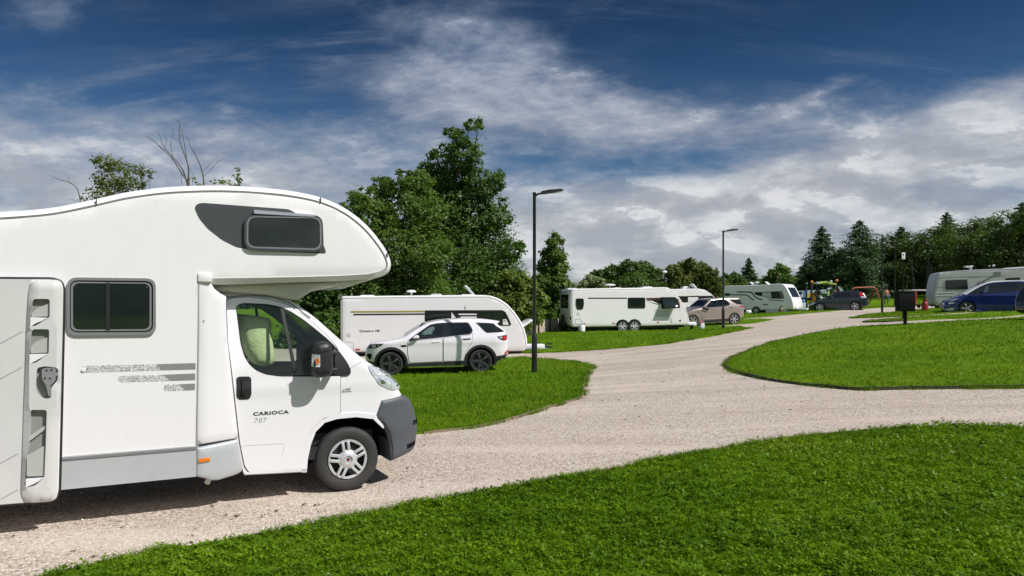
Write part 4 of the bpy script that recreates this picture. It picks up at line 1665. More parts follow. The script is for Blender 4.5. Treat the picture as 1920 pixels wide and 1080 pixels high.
    rv.lathe([(.001, -(CW + .012)), (.016, -(CW + .012)), (.018, -(CW + .002))], (u, 0, z), 'y', 12)
    rv.build('door_catch', M_WHITE2, van)
    return van


build_van()
# ------------------------------------------------------------------ cars
def car(label, cat, fr, Z, hw, top, wheels, tyre, sill_y, paint, dlo=None, glass_holes=(), quarter=None, doors=(), handles=(), lights=(), screens=(),
        clad=None, sill=None, step_bar=None, mirror=None, mirror_mat=None, rim=None, style='alloy', spokes=10, extra=(), strips=(), arch_k=1.2, inset=.24, belt_y=None,
        group=None, rim_k=.70, rear_taper=.30, front_taper=.34, name='parked_car', place=None):
    root = empty(name, fr.O if place is None else place[0], fr.rz if place is None else place[1])
    tag(root, label, cat, group)
    c = lambda pts: fr.poly(pts, hw, Z)
    wf, wr = c(wheels)
    sz = c([(wheels[0][0], sill_y)])[0][1]
    T = c(top)

    def arch(w, r):
        dz = max(-.9 * r, sz - w[1])
        a = math.asin(np.clip(dz / r, -1, 1))
        return [(w[0] + r * math.cos(t), w[1] + r * math.sin(t)) for t in np.linspace(math.pi - a, a, 15)]
    ra = tyre * arch_k
    outline = T + arch(wr, ra) + arch(wf, ra)
    us = [p[0] for p in T]
    zs = [p[1] for p in T]
    uf, ur, zr = max(us), min(us), max(zs)
    zb = c([(wheels[0][0], belt_y)])[0][1] if belt_y else wf[1] + .62

    def W(u, z):
        w = np.full(len(u), hw)
        w -= np.clip((z - zb) / (zr - zb), 0, 1) ** 1.15 * inset
        w -= np.clip((zb - .35 - z) / .5, 0, 1) ** 2 * .05
        w -= np.clip((u - (uf - .75)) / .75, 0, 1) ** 2.2 * front_taper
        w -= np.clip(((ur + .45) - u) / .45, 0, 1) ** 2.2 * rear_taper * .5
        w += .012 * np.exp(-((z - (zb - .10)) / .05) ** 2)
        return w
    b = Body(outline, W, .09, [T], fr.side)
    gh = [rnd(c(g), .03, 3) for g in glass_holes]
    sh = b.shell('body', paint, root, gh, step=.06)
    if dlo:
        d = b.panel('window_band', rnd(c(dlo), .03, 3), .010, M_PANE2, root, gh, step=.055, both=True, depth=.006)
        for k, g in enumerate(gh):
            b.panel('pane', g, -.002, M_TINT if k == 0 else M_PRIV, d, step=.15, both=True, depth=.002)
    if quarter:
        b.panel('quarter_window', rnd(c(quarter), .03, 3), .010, M_PANE2, root, step=.055, both=True, depth=.006)
    dd = []
    for p in doors:
        pp = rnd(c(p), .04, 3)
        sg = 1 if area(pp) < 0 else -1
        b.panel('door_gap', pp, .009, M_SEAM, root, step=.055, both=True, depth=.012)
        dd.append(b.panel('door', offset_line(pp, -.010 * sg, True), .014, paint, root, step=.055, both=True, depth=.008))
    for i, p in enumerate(handles):
        b.panel('door_handle', rnd(c(p), .008, 2), .03, paint if i % 2 == 0 else M_DARK, dd[min(i // 1, len(dd) - 1)] if dd else root, step=.05, both=True, depth=.03)
    for nm, p, m, off in lights:
        b.panel(nm, rnd(c(p), .012, 2), off, m, root, step=.05, both=True, depth=.02)
    for nm, line, ins, m in screens:
        b.across(nm, c(line), ins, .006 * (1 if fr.side > 0 else 1), m, root)
    if clad:
        for w_ in (wf, wr):
            ar = arch(w_, ra + clad * .5)
            b.strip('arch_cladding', ar, clad, .018, M_BLKPLASTIC, root, both=True, depth=.03)
    if sill:
        b.panel('sill', c(sill), .024, M_BLKPLASTIC, root, step=.12, both=True, depth=.03)
    if step_bar:
        b.strip('side_step', c(step_bar), .035, .06, M_CHROME, root, both=True, depth=.08)
    for nm, p, m, off in extra:
        b.panel(nm, rnd(c(p), .015, 2), off, m, root, step=.06, both=True, depth=.02)
    for nm, line, wd, m, off in strips:
        b.strip(nm, c(line), wd, off, m, root, both=True, depth=.012)
    if mirror:
        mp = rnd(c(mirror), .04, 3)
        for sg in (1, -1):
            mbd = Body(mp, .085, .06, None, fr.side * sg, vc=hw + .07)
            mbd.shell('wing_mirror', mirror_mat or paint, root, step=.05)
    for w_ in (wf, wr):
        liner(root, arch(w_, ra), hw - .05, hw - .42, fr.side)
        both_wheels(root, w_[0], w_[1], tyre, hw - .025, fr.side, width=.23, style=style, spokes=spokes, rim=rim_k, mt_rim=rim or M_SILVER)
    fl = MB()
    um = (wf[0] + wr[0]) / 2
    fl.box((um, 0, sz + .16), (wf[0] - wr[0] + 1.0, (hw - .15) * 2, .08))
    fl.box((wf[0] + .1, 0, wf[1] + .42), (.5, (hw - .2) * 2, .22))
    fl.build('floor_pan', M_BLACK, root)
    for yy in (.38, -.38):
        for uu in (um + .25, um - .65):
            st = MB()
            st.box((uu, yy, sz + .42), (.5, .48, .16), None, .05)
            st.box((uu - .26, yy, sz + .75), (.16, .46, .62), Matrix.Rotation(-.18, 3, 'Y'), .06)
            st.box((uu - .33, yy, sz + 1.14), (.10, .24, .18), None, .04)
            st.build('seat', M_DARK, root)
    return root, b, c


M_BRONZE = mat('champagne_metallic', (.33, .28, .245), .28, metal=.35, coat=.7, var=.02)
M_NAVY = mat('dark_teal_metallic', (.016, .030, .046), .25, metal=.35, coat=.8, var=.05)
M_BLUE = mat('deep_blue_metallic', (.008, .026, .20), .2, metal=.3, coat=.7, var=.05)
M_DKGREEN = mat('dark_green_metallic', (.02, .028, .028), .25, metal=.35, coat=.8, var=.05)

# white car in front of the first caravan
Z7 = (680, 580, 6.857)
SUV = frame_at(817, 22.9, (-.985, -.17), 1, .95)
SUV.O = (SUV.O[0], SUV.O[1], CZ - (704.6 + 699 - 2 * CY) / 2 / F * 22.9)
car('white off-road estate car with dark wheels parked on the grass by the nearest lamp post', 'car', SUV, Z7, .95,
    [(205, 735), (160, 700), (45, 672), (30, 645), (26, 590), (36, 540), (58, 500), (88, 452), (180, 425), (300, 412), (400, 396), (480, 378), (540, 357), (600, 312), (680, 262), (760, 217), (830, 183), (900, 163), (1000, 143), (1150, 129), (1300, 122), (1500, 122), (1650, 135), (1760, 150), (1782, 160), (1745, 190), (1800, 232), (1843, 268), (1862, 310), (1878, 350), (1886, 420), (1892, 500), (1886, 560), (1870, 610), (1840, 640), (1712, 690)],
    [(365, 700), (1520, 665)], .365, 742, M_CARWHITE,
    dlo=[(582, 402), (650, 345), (720, 298), (800, 245), (870, 198), (960, 180), (1100, 172), (1360, 168), (1385, 200), (1405, 235), (1420, 272), (1410, 298), (1380, 320), (1200, 337), (1050, 355), (900, 370), (740, 385), (640, 400)],
    glass_holes=[[(745, 330), (800, 275), (865, 232), (905, 220), (1035, 214), (1012, 348), (830, 360), (770, 350)], [(1125, 200), (1345, 188), (1398, 272), (1370, 310), (1130, 332)]],
    quarter=[(1462, 172), (1600, 176), (1690, 182), (1760, 235), (1832, 282), (1800, 292), (1600, 302), (1568, 278), (1500, 205)],
    doors=[[(578, 412), (1029, 366), (1031, 670), (600, 690), (575, 560)], [(1037, 364), (1380, 330), (1424, 300), (1405, 430), (1330, 545), (1300, 662), (1037, 670)]],
    handles=[[(893, 414), (995, 406), (995, 418), (893, 426)], [(1288, 378), (1390, 370), (1390, 382), (1288, 390)]],
    lights=[('headlamp', [(60, 505), (92, 456), (150, 450), (266, 440), (235, 470), (180, 492), (75, 514)], M_PANE2, .008), ('reflector', [(120, 470), (160, 462), (170, 482), (125, 495)], M_CLEAR, .012), ('reflector', [(185, 462), (225, 456), (205, 476)], M_CLEAR, .012),
            ('tail_lamp', [(1728, 350), (1800, 338), (1868, 326), (1862, 392), (1820, 405), (1770, 385)], M_PANE2, .008), ('tail_lamp_ring', [(1806, 346), (1860, 338), (1858, 392), (1816, 396)], M_RED, .012), ('clear_segment', [(1750, 354), (1795, 350), (1800, 370), (1775, 372)], M_CLEAR, .012),
            ('rear_reflector', [(1826, 562), (1886, 508), (1882, 548), (1830, 582)], M_RED, .01)],
    screens=[('windscreen', [(825, 184), (760, 218), (680, 263), (600, 313), (552, 348)], .04, M_PRIV), ('rear_window', [(1843, 268), (1800, 233), (1750, 194)], .05, M_PRIV), ('grille', [(58, 502), (36, 542)], .2, M_BLACK)],
    clad=.085, sill=[(560, 702), (1315, 664), (1315, 728), (575, 746)], step_bar=[(1300, 727), (592, 748)],
    mirror=[(632, 372), (660, 340), (700, 328), (722, 340), (726, 374), (660, 386)], rim=M_ALLOYDARK, style='fork', spokes=5, rim_k=.76,
    extra=[('fog_lamp_recess', [(46, 604), (60, 577), (112, 577), (116, 602), (98, 662), (76, 640)], M_BLACK, .006), ('wing_vent', [(476, 466), (560, 456), (562, 480), (512, 487)], M_BLACK, .006), ('rear_bumper', [(1706, 602), (1800, 590), (1874, 572), (1868, 610), (1838, 640), (1712, 690)], M_BLKPLASTIC, .014), ('front_bumper_lip', [(40, 672), (165, 690), (200, 735), (60, 690)], M_BLKPLASTIC, .012)],
    arch_k=1.17, belt_y=395)

# champagne car behind the twin-axle caravan
ZB = (1270, 540, 12.0)
BRN = frame_at(1340, 49.6, (-.955, -.295), 1, .98)
BRN.O = (BRN.O[0], BRN.O[1], CZ - (610.5 - CY) / F * 49.6)
car('champagne beige off-road estate car behind the nose of the twin-axle caravan', 'car', BRN, ZB, .98,
    [(215, 800), (120, 780), (98, 700), (104, 600), (130, 566), (200, 545), (300, 520), (350, 492), (450, 468), (570, 448), (640, 380), (760, 268), (800, 243), (1000, 225), (1200, 213), (1440, 213), (1452, 245), (1500, 350), (1530, 400), (1536, 560), (1530, 620), (1500, 664), (1430, 700)],
    [(357, 745), (1290, 700)], .39, 785, M_BRONZE,
    dlo=[(605, 448), (700, 360), (790, 276), (900, 262), (1100, 248), (1160, 300), (1200, 350), (1180, 385), (1060, 410), (780, 432)],
    glass_holes=[[(680, 415), (805, 292), (890, 276), (890, 418)], [(930, 272), (1090, 262), (1165, 342), (1150, 380), (940, 408)]],
    quarter=[(1190, 245), (1420, 245), (1500, 345), (1490, 370), (1360, 362), (1290, 325)],
    doors=[[(550, 475), (998, 435), (998, 690), (590, 715), (520, 570)], [(1006, 434), (1190, 400), (1210, 470), (1200, 570), (1150, 675), (1006, 690)]],
    handles=[[(838, 484), (902, 474), (902, 486), (838, 496)], [(1180, 434), (1240, 428), (1240, 440), (1180, 446)]],
    lights=[('tail_lamp', [(1412, 402), (1532, 394), (1532, 426), (1440, 432)], M_RED, .01), ('headlamp', [(120, 580), (210, 560), (200, 600), (130, 620)], M_CLEAR, .01)],
    screens=[('windscreen', [(756, 272), (640, 381), (578, 444)], .04, M_PRIV), ('rear_window', [(1500, 350), (1456, 252)], .06, M_PRIV), ('grille', [(130, 568), (104, 602)], .2, M_BLACK)],
    sill=[(560, 730), (1160, 690), (1160, 748), (600, 790)], strips=[('sill_trim', [(1150, 660), (575, 702)], .03, M_CHROME, .016)],
    mirror=[(575, 430), (680, 425), (690, 500), (590, 470)], mirror_mat=M_BLKPLASTIC, rim=M_CHROME, style='alloy', spokes=6, rim_k=.74,
    extra=[('wing_vent', [(445, 532), (470, 530), (492, 556), (480, 560)], M_BLACK, .006)], arch_k=1.15, belt_y=440)

# dark blue-green car near the playground
ZC = (1320, 480, 5.647)
CRV = frame_at(1570, 57, (-.945, .33), 1, .91)
CRV.O = (CRV.O[0], CRV.O[1], CZ - (582 - CY) / F * 57)
CRV_SPEC = dict(fr=CRV, Z=ZC, hw=.91,
    top=[(1178, 572), (1124, 566), (1108, 542), (1116, 515), (1150, 492), (1200, 472), (1250, 458), (1290, 444), (1330, 420), (1380, 394), (1430, 376), (1500, 368), (1580, 366), (1650, 370), (1690, 386), (1722, 432), (1742, 470), (1750, 505), (1745, 528), (1700, 540), (1650, 545)],
    wheels=[(1228, 545), (1600, 530)], tyre=.345, sill_y=568,
    dlo=[(1305, 446), (1350, 420), (1395, 396), (1440, 384), (1560, 379), (1630, 384), (1655, 410), (1640, 428), (1560, 436), (1330, 450)],
    glass_holes=[[(1345, 440), (1400, 402), (1435, 394), (1435, 436)], [(1448, 392), (1540, 387), (1546, 430), (1448, 434)]], quarter=None,
    doors=[[(1290, 455), (1441, 443), (1441, 548), (1300, 556)], [(1444, 443), (1560, 438), (1560, 480), (1540, 540), (1444, 548)]],
    lights=[('tail_lamp', [(1642, 392), (1668, 380), (1692, 392), (1718, 432), (1660, 438)], M_RED, .01), ('clear_segment', [(1660, 428), (1716, 424), (1722, 440), (1664, 446)], M_CLEAR, .014), ('headlamp', [(1120, 512), (1180, 490), (1170, 510), (1126, 524)], M_CLEAR, .01)],
    screens=[('windscreen', [(1426, 378), (1380, 395), (1330, 421), (1298, 440)], .04, M_PRIV), ('rear_window', [(1722, 432), (1694, 394)], .06, M_PRIV)],
    mirror=[(1335, 440), (1350, 428), (1365, 440), (1350, 450)], rim=M_SILVER, spokes=5, rim_k=.72, belt_y=450, arch_k=1.16)
car('dark blue-green estate car parked in front of the playground', 'car', paint=M_NAVY, **CRV_SPEC)
dk = P3(1964, 560, 28.0)
_d = Vector((.985, .17)).normalized()
_rear = CRV.uz(1320 + 1750 / 5.647, 560, .91)[0]
_o = Vector((dk.x, dk.y)) - _d * (_rear - .25) + Vector((-_d.y, _d.x)) * 1.0
car('very dark green-black car just entering the picture beside the blue car', 'car', paint=M_DKGREEN, place=((_o.x, _o.y, tz(_o.x, _o.y)), math.atan2(_d.y, _d.x)), **CRV_SPEC)

# blue people carrier on the right
ZM = (1720, 490, 8.31)
BLU = frame_at(1835, 36.2, (-.93, .37), 1, .91)
BLU.O = (BLU.O[0], BLU.O[1], CZ - (587.5 - CY) / F * 36.2)
r_, b_, c_ = car('dark blue people carrier with a silver roof arch, in front of the grey caravan', 'car', BLU, ZM, .91,
    [(655, 800), (480, 806), (430, 770), (424, 700), (440, 650), (500, 598), (620, 556), (740, 520), (800, 480), (900, 420), (1000, 370), (1100, 330), (1200, 312), (1400, 303), (1600, 298), (1800, 302), (1950, 330), (2040, 400), (2080, 540), (2090, 660), (2050, 740), (1960, 752)],
    [(777, 728), (1640, 690)], .335, 782, M_BLUE,
    dlo=[(790, 515), (880, 455), (1000, 385), (1080, 355), (1250, 335), (1560, 324), (1800, 335), (1900, 380), (1880, 440), (1560, 462), (1250, 487), (1010, 502), (880, 524)],
    glass_holes=[[(1025, 488), (1085, 377), (1235, 352), (1235, 478)], [(1270, 347), (1550, 336), (1550, 454), (1270, 474)], [(850, 512), (985, 408), (1010, 404), (925, 516)]],
    doors=[[(930, 530), (1250, 497), (1250, 730), (940, 750)], [(1258, 496), (1560, 470), (1560, 600), (1530, 700), (1258, 728)]],
    handles=[[(1170, 522), (1225, 516), (1225, 526), (1170, 532)], [(1450, 492), (1510, 486), (1510, 496), (1450, 502)]],
    lights=[('headlamp', [(478, 612), (560, 588), (650, 576), (590, 602), (500, 628)], M_CLEAR, .012), ('headlamp', [(480, 645), (590, 632), (565, 662), (492, 665)], M_CLEAR, .012), ('fog_lamp', [(440, 745), (555, 722), (585, 742), (560, 766), (450, 772)], M_CLEAR, .012)],
    screens=[('windscreen', [(1095, 334), (1000, 372), (900, 421), (800, 481), (748, 514)], .05, M_PRIV), ('grille', [(470, 620), (426, 690)], .25, M_BLACK), ('bumper_grille', [(425, 715), (438, 775)], .15, M_BLACK)],
    strips=[('roof_arch', [(1800, 304), (1600, 298), (1400, 304), (1200, 314), (1100, 334), (1000, 374), (900, 426), (800, 486), (742, 522)], .06, mat('satin_silver', (.74, .75, .76), .35, metal=.15), .02)],
    mirror=[(985, 470), (1035, 462), (1062, 486), (1010, 506)], rim=M_CHROME, spokes=5, style='fork', rim_k=.72, belt_y=505, arch_k=1.15, front_taper=.30)
b_.across('number_plate', c_([(424, 695), (426, 722)]), 0, .03, M_WHITE2, r_, y0=-.26, y1=.26)

# ------------------------------------------------------------------ caravans
M_CARAVAN = mat('caravan_white', (.83, .815, .82), .3, coat=.3, var=.015, dirt=.03, streak=.10)
M_CARGREY = mat('weathered_caravan_grey', (.50, .50, .505), .4, coat=.1, var=.05, dirt=.10, streak=.2)
M_OLIVE = mat('olive_stripe', (.32, .27, .05), .45, var=.04)
M_GREYPANEL = mat('pale_grey_panel', (.55, .57, .57), .4, var=.03)
M_BROWN = mat('brown_decal', (.10, .05, .035), .4, var=.2)
M_AMBER = mat('amber_blind', (.50, .22, .04), .5, var=.1)


def caravan(label, fr, Z, hw, outline, wheels, tyre, r=.07, paint=None, trim=True, bands=(), panes=(), panels=(), lines=(), fronts=(), roof=(), floor_y=None, hitch=None, group='touring caravans', spokes=6, rim=None, soft_n=None, step=.14):
    paint = paint or M_CARAVAN
    root = empty('touring_caravan', fr.O, fr.rz)
    tag(root, label, 'caravan', group)
    c = lambda pts: fr.poly(pts, hw, Z)
    o = c(outline)
    b = Body(rnd(o, .06, 3), hw, r, None, fr.side)
    b.shell('body', paint, root, step=step)
    # edge moulding
    if trim:
        n = soft_n or len(o) - 2
        sg = 1 if area(o) < 0 else -1
        ln = offset_line(smooth_line(o[:n], 3), -.075 * sg)
        b.strip('edge_moulding', ln, .016, .004, M_LINE, root, both=True, depth=.004)
    wins = []
    for p in bands:
        wins.append(b.panel('window_band', rnd(c(p), .05, 4), .006, M_PANE2, root, step=.12, depth=.006))
    for p in panes:
        w = b.panel('window', rnd(c(p), .06, 4), .022, M_RUBBER, root, step=.1, depth=.02)
        q = rnd(offset_line(c(p), (-.03 if area(c(p)) < 0 else .03), True), .05, 4)
        b.panel('pane', q, .026, M_PANE, w, step=.12, depth=.006)
    for nm, p, m, off in panels:
        b.panel(nm, c(p), off, m, root, step=.08, depth=off + .004)
    for nm, ln, wd, m in lines:
        b.strip(nm, c(ln), wd, .005, m, root, depth=.005)
    for nm, ln, ins, m in fronts:
        b.across(nm, c(ln), ins, .008, m, root)
    us = [p[0] for p in o]
    zs = [p[1] for p in o]
    zf = min(zs)
    um = (min(us) + max(us)) / 2
    f = MB()
    f.box((um, 0, zf - .03), (max(us) - min(us) - .5, hw * 1.7, .06))
    for yy in (.5, -.5):
        f.box((um, yy, zf - .12), (max(us) - min(us) - .8, .06, .14))
    f.build('chassis', M_DARK, root)
    for wpx in wheels:
        u, z = c([wpx])[0]
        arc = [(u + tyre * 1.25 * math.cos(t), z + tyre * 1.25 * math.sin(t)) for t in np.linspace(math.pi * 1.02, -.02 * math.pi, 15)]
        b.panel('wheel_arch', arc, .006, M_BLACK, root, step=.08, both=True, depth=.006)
        both_wheels(root, u, z, tyre, hw + .012, fr.side, width=.19, style='alloy', spokes=spokes, rim=.70, mt_rim=rim or M_SILVER)
    # corner steadies
    for uu in (min(us) + .5, max(us) - 1.3):
        for yy in (.75, -.75):
            s_ = MB()
            s_.tube([(uu, yy, zf - .05), (uu + (.12 if uu > um else -.12), yy, .02)], .025, 6)
            s_.box((uu + (.12 if uu > um else -.12), yy, .012), (.14, .12, .024))
            s_.build('corner_steady', M_DARK, root)
    # drawbar, cover and coupling
    ue = max(us)
    h = MB()
    for s in (1, -1):
        h.tube([(ue - .6, s * .75, zf + .02), (ue + .95, s * .06, zf + .02)], .045, 6)
    db = h.build('drawbar', M_DARK, root)
    if hitch:
        h = MB()
        h.box((ue + .35, 0, zf + .10), (.95, .46, .22), None, .05)
        h.build('drawbar_cover', M_WHITE2, db)
    h = MB()
    h.box((ue + .98, 0, zf + .07), (.34, .12, .12), None, .03)
    h.tube([(ue + .82, 0, zf + .10), (ue + .98, 0, zf + .24), (ue + 1.16, 0, zf + .22)], .022, 7)
    h.build('coupling', M_DARK, db)
    h = MB()
    h.tube([(ue + .62, 0, zf + .3), (ue + .62, 0, .12)], .025, 7)
    h.lathe([(.001, -.035), (.10, -.035), (.11, -.02), (.11, .02), (.10, .035), (.001, .035)], (ue + .62, 0, .11), 'y', 18)
    h.build('jockey_wheel', M_DARK, db)
    for nm, p, m, y0 in roof:
        if nm == 'aerial_dome':
            u, z = c([p[0]])[0]
            rad = p[1]
            s_ = MB()
            s_.tube([(u, y0, z - .4), (u, y0, z)], .03, 8)
            s_.lathe([(.001, z + .06), (rad * .5, z + .05), (rad * .85, z + .02), (rad, z - .01), (rad * .8, z - .04), (.03, z - .05)], (u, y0, 0), 'z', 20)
            s_.build(nm, m, root)
        else:
            q = c(p)
            Body(rnd(q, .03, 3), .26, .03, None, fr.side, vc=y0).shell(nm, m, root, step=.12)
    return root, b, c


# nearest caravan, behind the white car
Z5 = (620, 520, 4.364)
C1 = frame_at(815, 28.0, (.993, .12), -1, 1.13)
C1.O = (C1.O[0], C1.O[1], CZ - (668.5 - CY) / F * 28)
r1, b1, c1 = caravan('large white touring caravan with an olive and black stripe, behind the white car', C1, Z5, 1.13,
    [(82, 612), (79, 400), (78, 180), (86, 160), (102, 154), (600, 149), (1240, 144), (1310, 150), (1380, 174), (1450, 222), (1505, 282), (1552, 350), (1590, 430), (1608, 500), (1611, 545), (1600, 584), (1585, 604), (900, 610)],
    [(770, 640), (940, 637)], .33,
    bands=[[(770, 270), (1405, 268), (1432, 285), (1455, 330), (1478, 385), (1468, 396), (770, 402)]],
    panes=[[(780, 280), (982, 278), (982, 392), (780, 394)], [(1200, 276), (1402, 276), (1402, 390), (1200, 392)]],
    panels=[('white_decal', [(988, 284), (1034, 345), (1034, 392), (988, 392)], M_WHITE2, .012), ('stripe_decal', [(1045, 297), (1195, 297), (1195, 308), (1050, 308)], M_WHITE2, .012), ('stripe_decal', [(1062, 321), (1195, 321), (1195, 333), (1068, 333)], M_WHITE2, .012),
            ('white_decal', [(1409, 344), (1436, 342), (1458, 388), (1409, 388)], M_WHITE2, .012), ('yellow_decal', [(1414, 352), (1434, 350), (1436, 360), (1414, 361)], M_OLIVE, .018),
            ('reflector', [(204, 586), (238, 586), (238, 597), (204, 597)], M_RED, .012), ('rear_marker', [(80, 172), (90, 170), (90, 186), (80, 186)], M_DARK, .02), ('socket_cover', [(136, 458), (163, 458), (163, 484), (136, 484)], M_GREYPANEL, .012)],
    lines=[('stripe', [(165, 283), (768, 279)], .06, M_OLIVE), ('stripe', [(186, 305), (768, 300)], .055, M_PANE2), ('locker_seam', [(130, 530), (170, 530), (188, 552), (188, 600)], .012, M_LINE), ('locker_seam', [(160, 600), (190, 600)], .012, M_LINE), ('aerial_socket', [(1100, 238), (1100, 264)], .03, M_DARK)],
    fronts=[('front_window', [(1450, 222), (1505, 282), (1552, 350)], .15, M_PANE2)],
    roof=[('roof_vent', [(215, 152), (225, 142), (330, 142), (342, 152), (342, 160), (215, 160)], M_WHITE2, -.3), ('roof_vent', [(808, 150), (830, 132), (905, 132), (925, 150), (925, 156), (808, 156)], M_GREYPANEL, -.2), ('aerial_dome', ((657, 112), .20), M_WHITE2, -.2), ('raised_solar_panel', [(1106, 62), (1128, 58), (1198, 138), (1178, 146)], M_GREYPANEL, -.35), ('roof_vent', [(1080, 146), (1090, 136), (1200, 138), (1210, 150)], M_WHITE2, -.3)],
    hitch=True, step=.16)
text_mesh('lettering', b1, b1, 'Quattro FB', *c1([(235, 451)])[0], c1([(400, 451)])[0][0] - c1([(235, 451)])[0][0], .095, .006, M_TEXT, r1, bold=.02, shear=.15)
# open gas locker lid at the nose
lid = Body(c1([(1575, 398), (1660, 345), (1668, 358), (1590, 412)]), .75, .02, None, -1)
lid.shell('locker_lid', M_WHITE2, r1, step=.2)

# twin-axle caravan
Z6 = (1030, 480, 4.8)
C2 = frame_at(1175, 40.4, (.985, .172), -1, 1.15)
C2.O = (C2.O[0], C2.O[1], CZ - (620.5 - CY) / F * 40.4)
r2, b2, c2 = caravan('white twin-axle touring caravan on the raised lawn, its front window propped open', C2, Z6, 1.15,
    [(215, 640), (197, 620), (186, 560), (183, 430), (188, 330), (196, 305), (225, 294), (600, 289), (1040, 281), (1085, 288), (1135, 326), (1185, 392), (1228, 470), (1254, 540), (1263, 595), (1256, 620), (900, 630)],
    [(659, 636), (766, 633)], .315,
    bands=[[(868, 378), (1000, 374), (1010, 420), (985, 440), (930, 425), (880, 398)]],
    panes=[[(240, 382), (308, 382), (312, 430), (302, 480), (250, 482), (238, 440)], [(708, 374), (862, 374), (862, 470), (708, 470)], [(1000, 370), (1140, 370), (1150, 465), (1010, 478)]],
    panels=[('brown_decal', [(872, 380), (985, 380), (985, 392), (880, 396)], M_BROWN, .012), ('white_swoosh', [(880, 402), (925, 402), (985, 432), (940, 424)], M_WHITE2, .012), ('amber_blind', [(1150, 385), (1160, 385), (1176, 430), (1176, 466), (1160, 466)], M_AMBER, .012),
            ('locker_door', [(958, 478), (1008, 490), (1092, 490), (1076, 548), (946, 548)], M_GREYPANEL, .008), ('reflector', [(304, 604), (326, 604), (326, 613), (304, 613)], M_RED, .012), ('reflector', [(568, 600), (590, 600), (590, 608), (568, 608)], M_RED, .012), ('reflector', [(968, 592), (988, 592), (988, 600), (968, 600)], M_RED, .012),
            ('vent_cover', [(250, 510), (270, 510), (272, 530), (250, 530)], M_GREYPANEL, .012), ('socket_cover', [(1090, 555), (1106, 555), (1106, 600), (1090, 600)], M_GREYPANEL, .012), ('socket', [(1170, 574), (1184, 574), (1184, 588), (1170, 588)], M_DARK, .012), ('rear_marker', [(184, 312), (192, 310), (192, 320), (184, 322)], M_DARK, .02), ('tail_lamp', [(186, 545), (197, 545), (197, 575), (187, 572)], M_DARK, .02)],
    lines=[('awning_stripe', [(350, 380), (700, 380)], .06, M_PANE2), ('locker_seam', [(232, 570), (275, 566), (290, 580), (290, 610), (234, 614), (232, 570)], .02, M_LINE), ('rear_seam', [(206, 305), (204, 430), (208, 620)], .02, M_LINE)],
    fronts=[('front_window', [(1135, 326), (1185, 392), (1222, 458)], .15, M_PANE2), ('rear_window', [(184, 470), (184, 400), (187, 345)], .25, M_PANE2)],
    roof=[('aerial_dome', ((594, 256), .32), M_WHITE2, -.2), ('roof_vent', [(205, 296), (215, 286), (290, 286), (300, 292), (300, 298)], M_WHITE2, -.2), ('roof_vent', [(900, 284), (910, 272), (990, 272), (1000, 282)], M_WHITE2, -.2), ('roof_vent', [(640, 286), (650, 280), (700, 280), (706, 286)], M_WHITE2, -.2)],
    hitch=True)
# the propped-open front pane
u0, z0 = c2([(1002, 376)])[0]
u1, z1 = c2([(1146, 376)])[0]
pn = MB()
pn.box(((u0 + u1) / 2 + .05, -(1.15 + .20), z0 - .30), (u1 - u0, .03, .62), Matrix.Rotation(-.62, 3, 'X'), .01)
pn.build('open_pane', M_PANE, r2)

# caravan behind it
ZZ = (0, 0, 1.0)
C3 = frame_at(1320, 57.5, (.985, .172), -1, 1.13)
C3.O = (C3.O[0], C3.O[1], CZ - (604 - CY) / F * 57.5)
caravan('white caravan half hidden behind the twin-axle caravan and the beige car', C3, ZZ, 1.13,
    [(1190, 597), (1189, 560), (1190, 547), (1194, 544), (1250, 542.5), (1308, 541), (1322, 543.5), (1334, 551), (1344, 562), (1351, 576), (1354, 590), (1350, 596), (1270, 597)],
    [(1270, 598)], .32, bands=[[(1215, 556), (1336, 554.5), (1340, 560), (1336, 566), (1215, 568)]], panes=[[(1222, 557.5), (1250, 557), (1250, 567), (1222, 567)]],
    panels=[('white_decal', [(1290, 557), (1309, 557), (1309, 566.5), (1290, 566.5)], M_WHITE2, .012)], lines=[('red_stripe', [(1289, 555.5), (1311, 554.8)], .05, M_RED)],
    fronts=[('front_window', [(1334, 551), (1344, 562), (1350, 574)], .15, M_PANE2)],
    roof=[('roof_vent', [(1290, 541.5), (1293, 536.5), (1304, 536.5), (1306, 541)], M_WHITE2, -.2), ('raised_aerial', [(1303, 533), (1306, 531), (1313, 539), (1311, 541)], M_GREYPANEL, .3)], hitch=False)

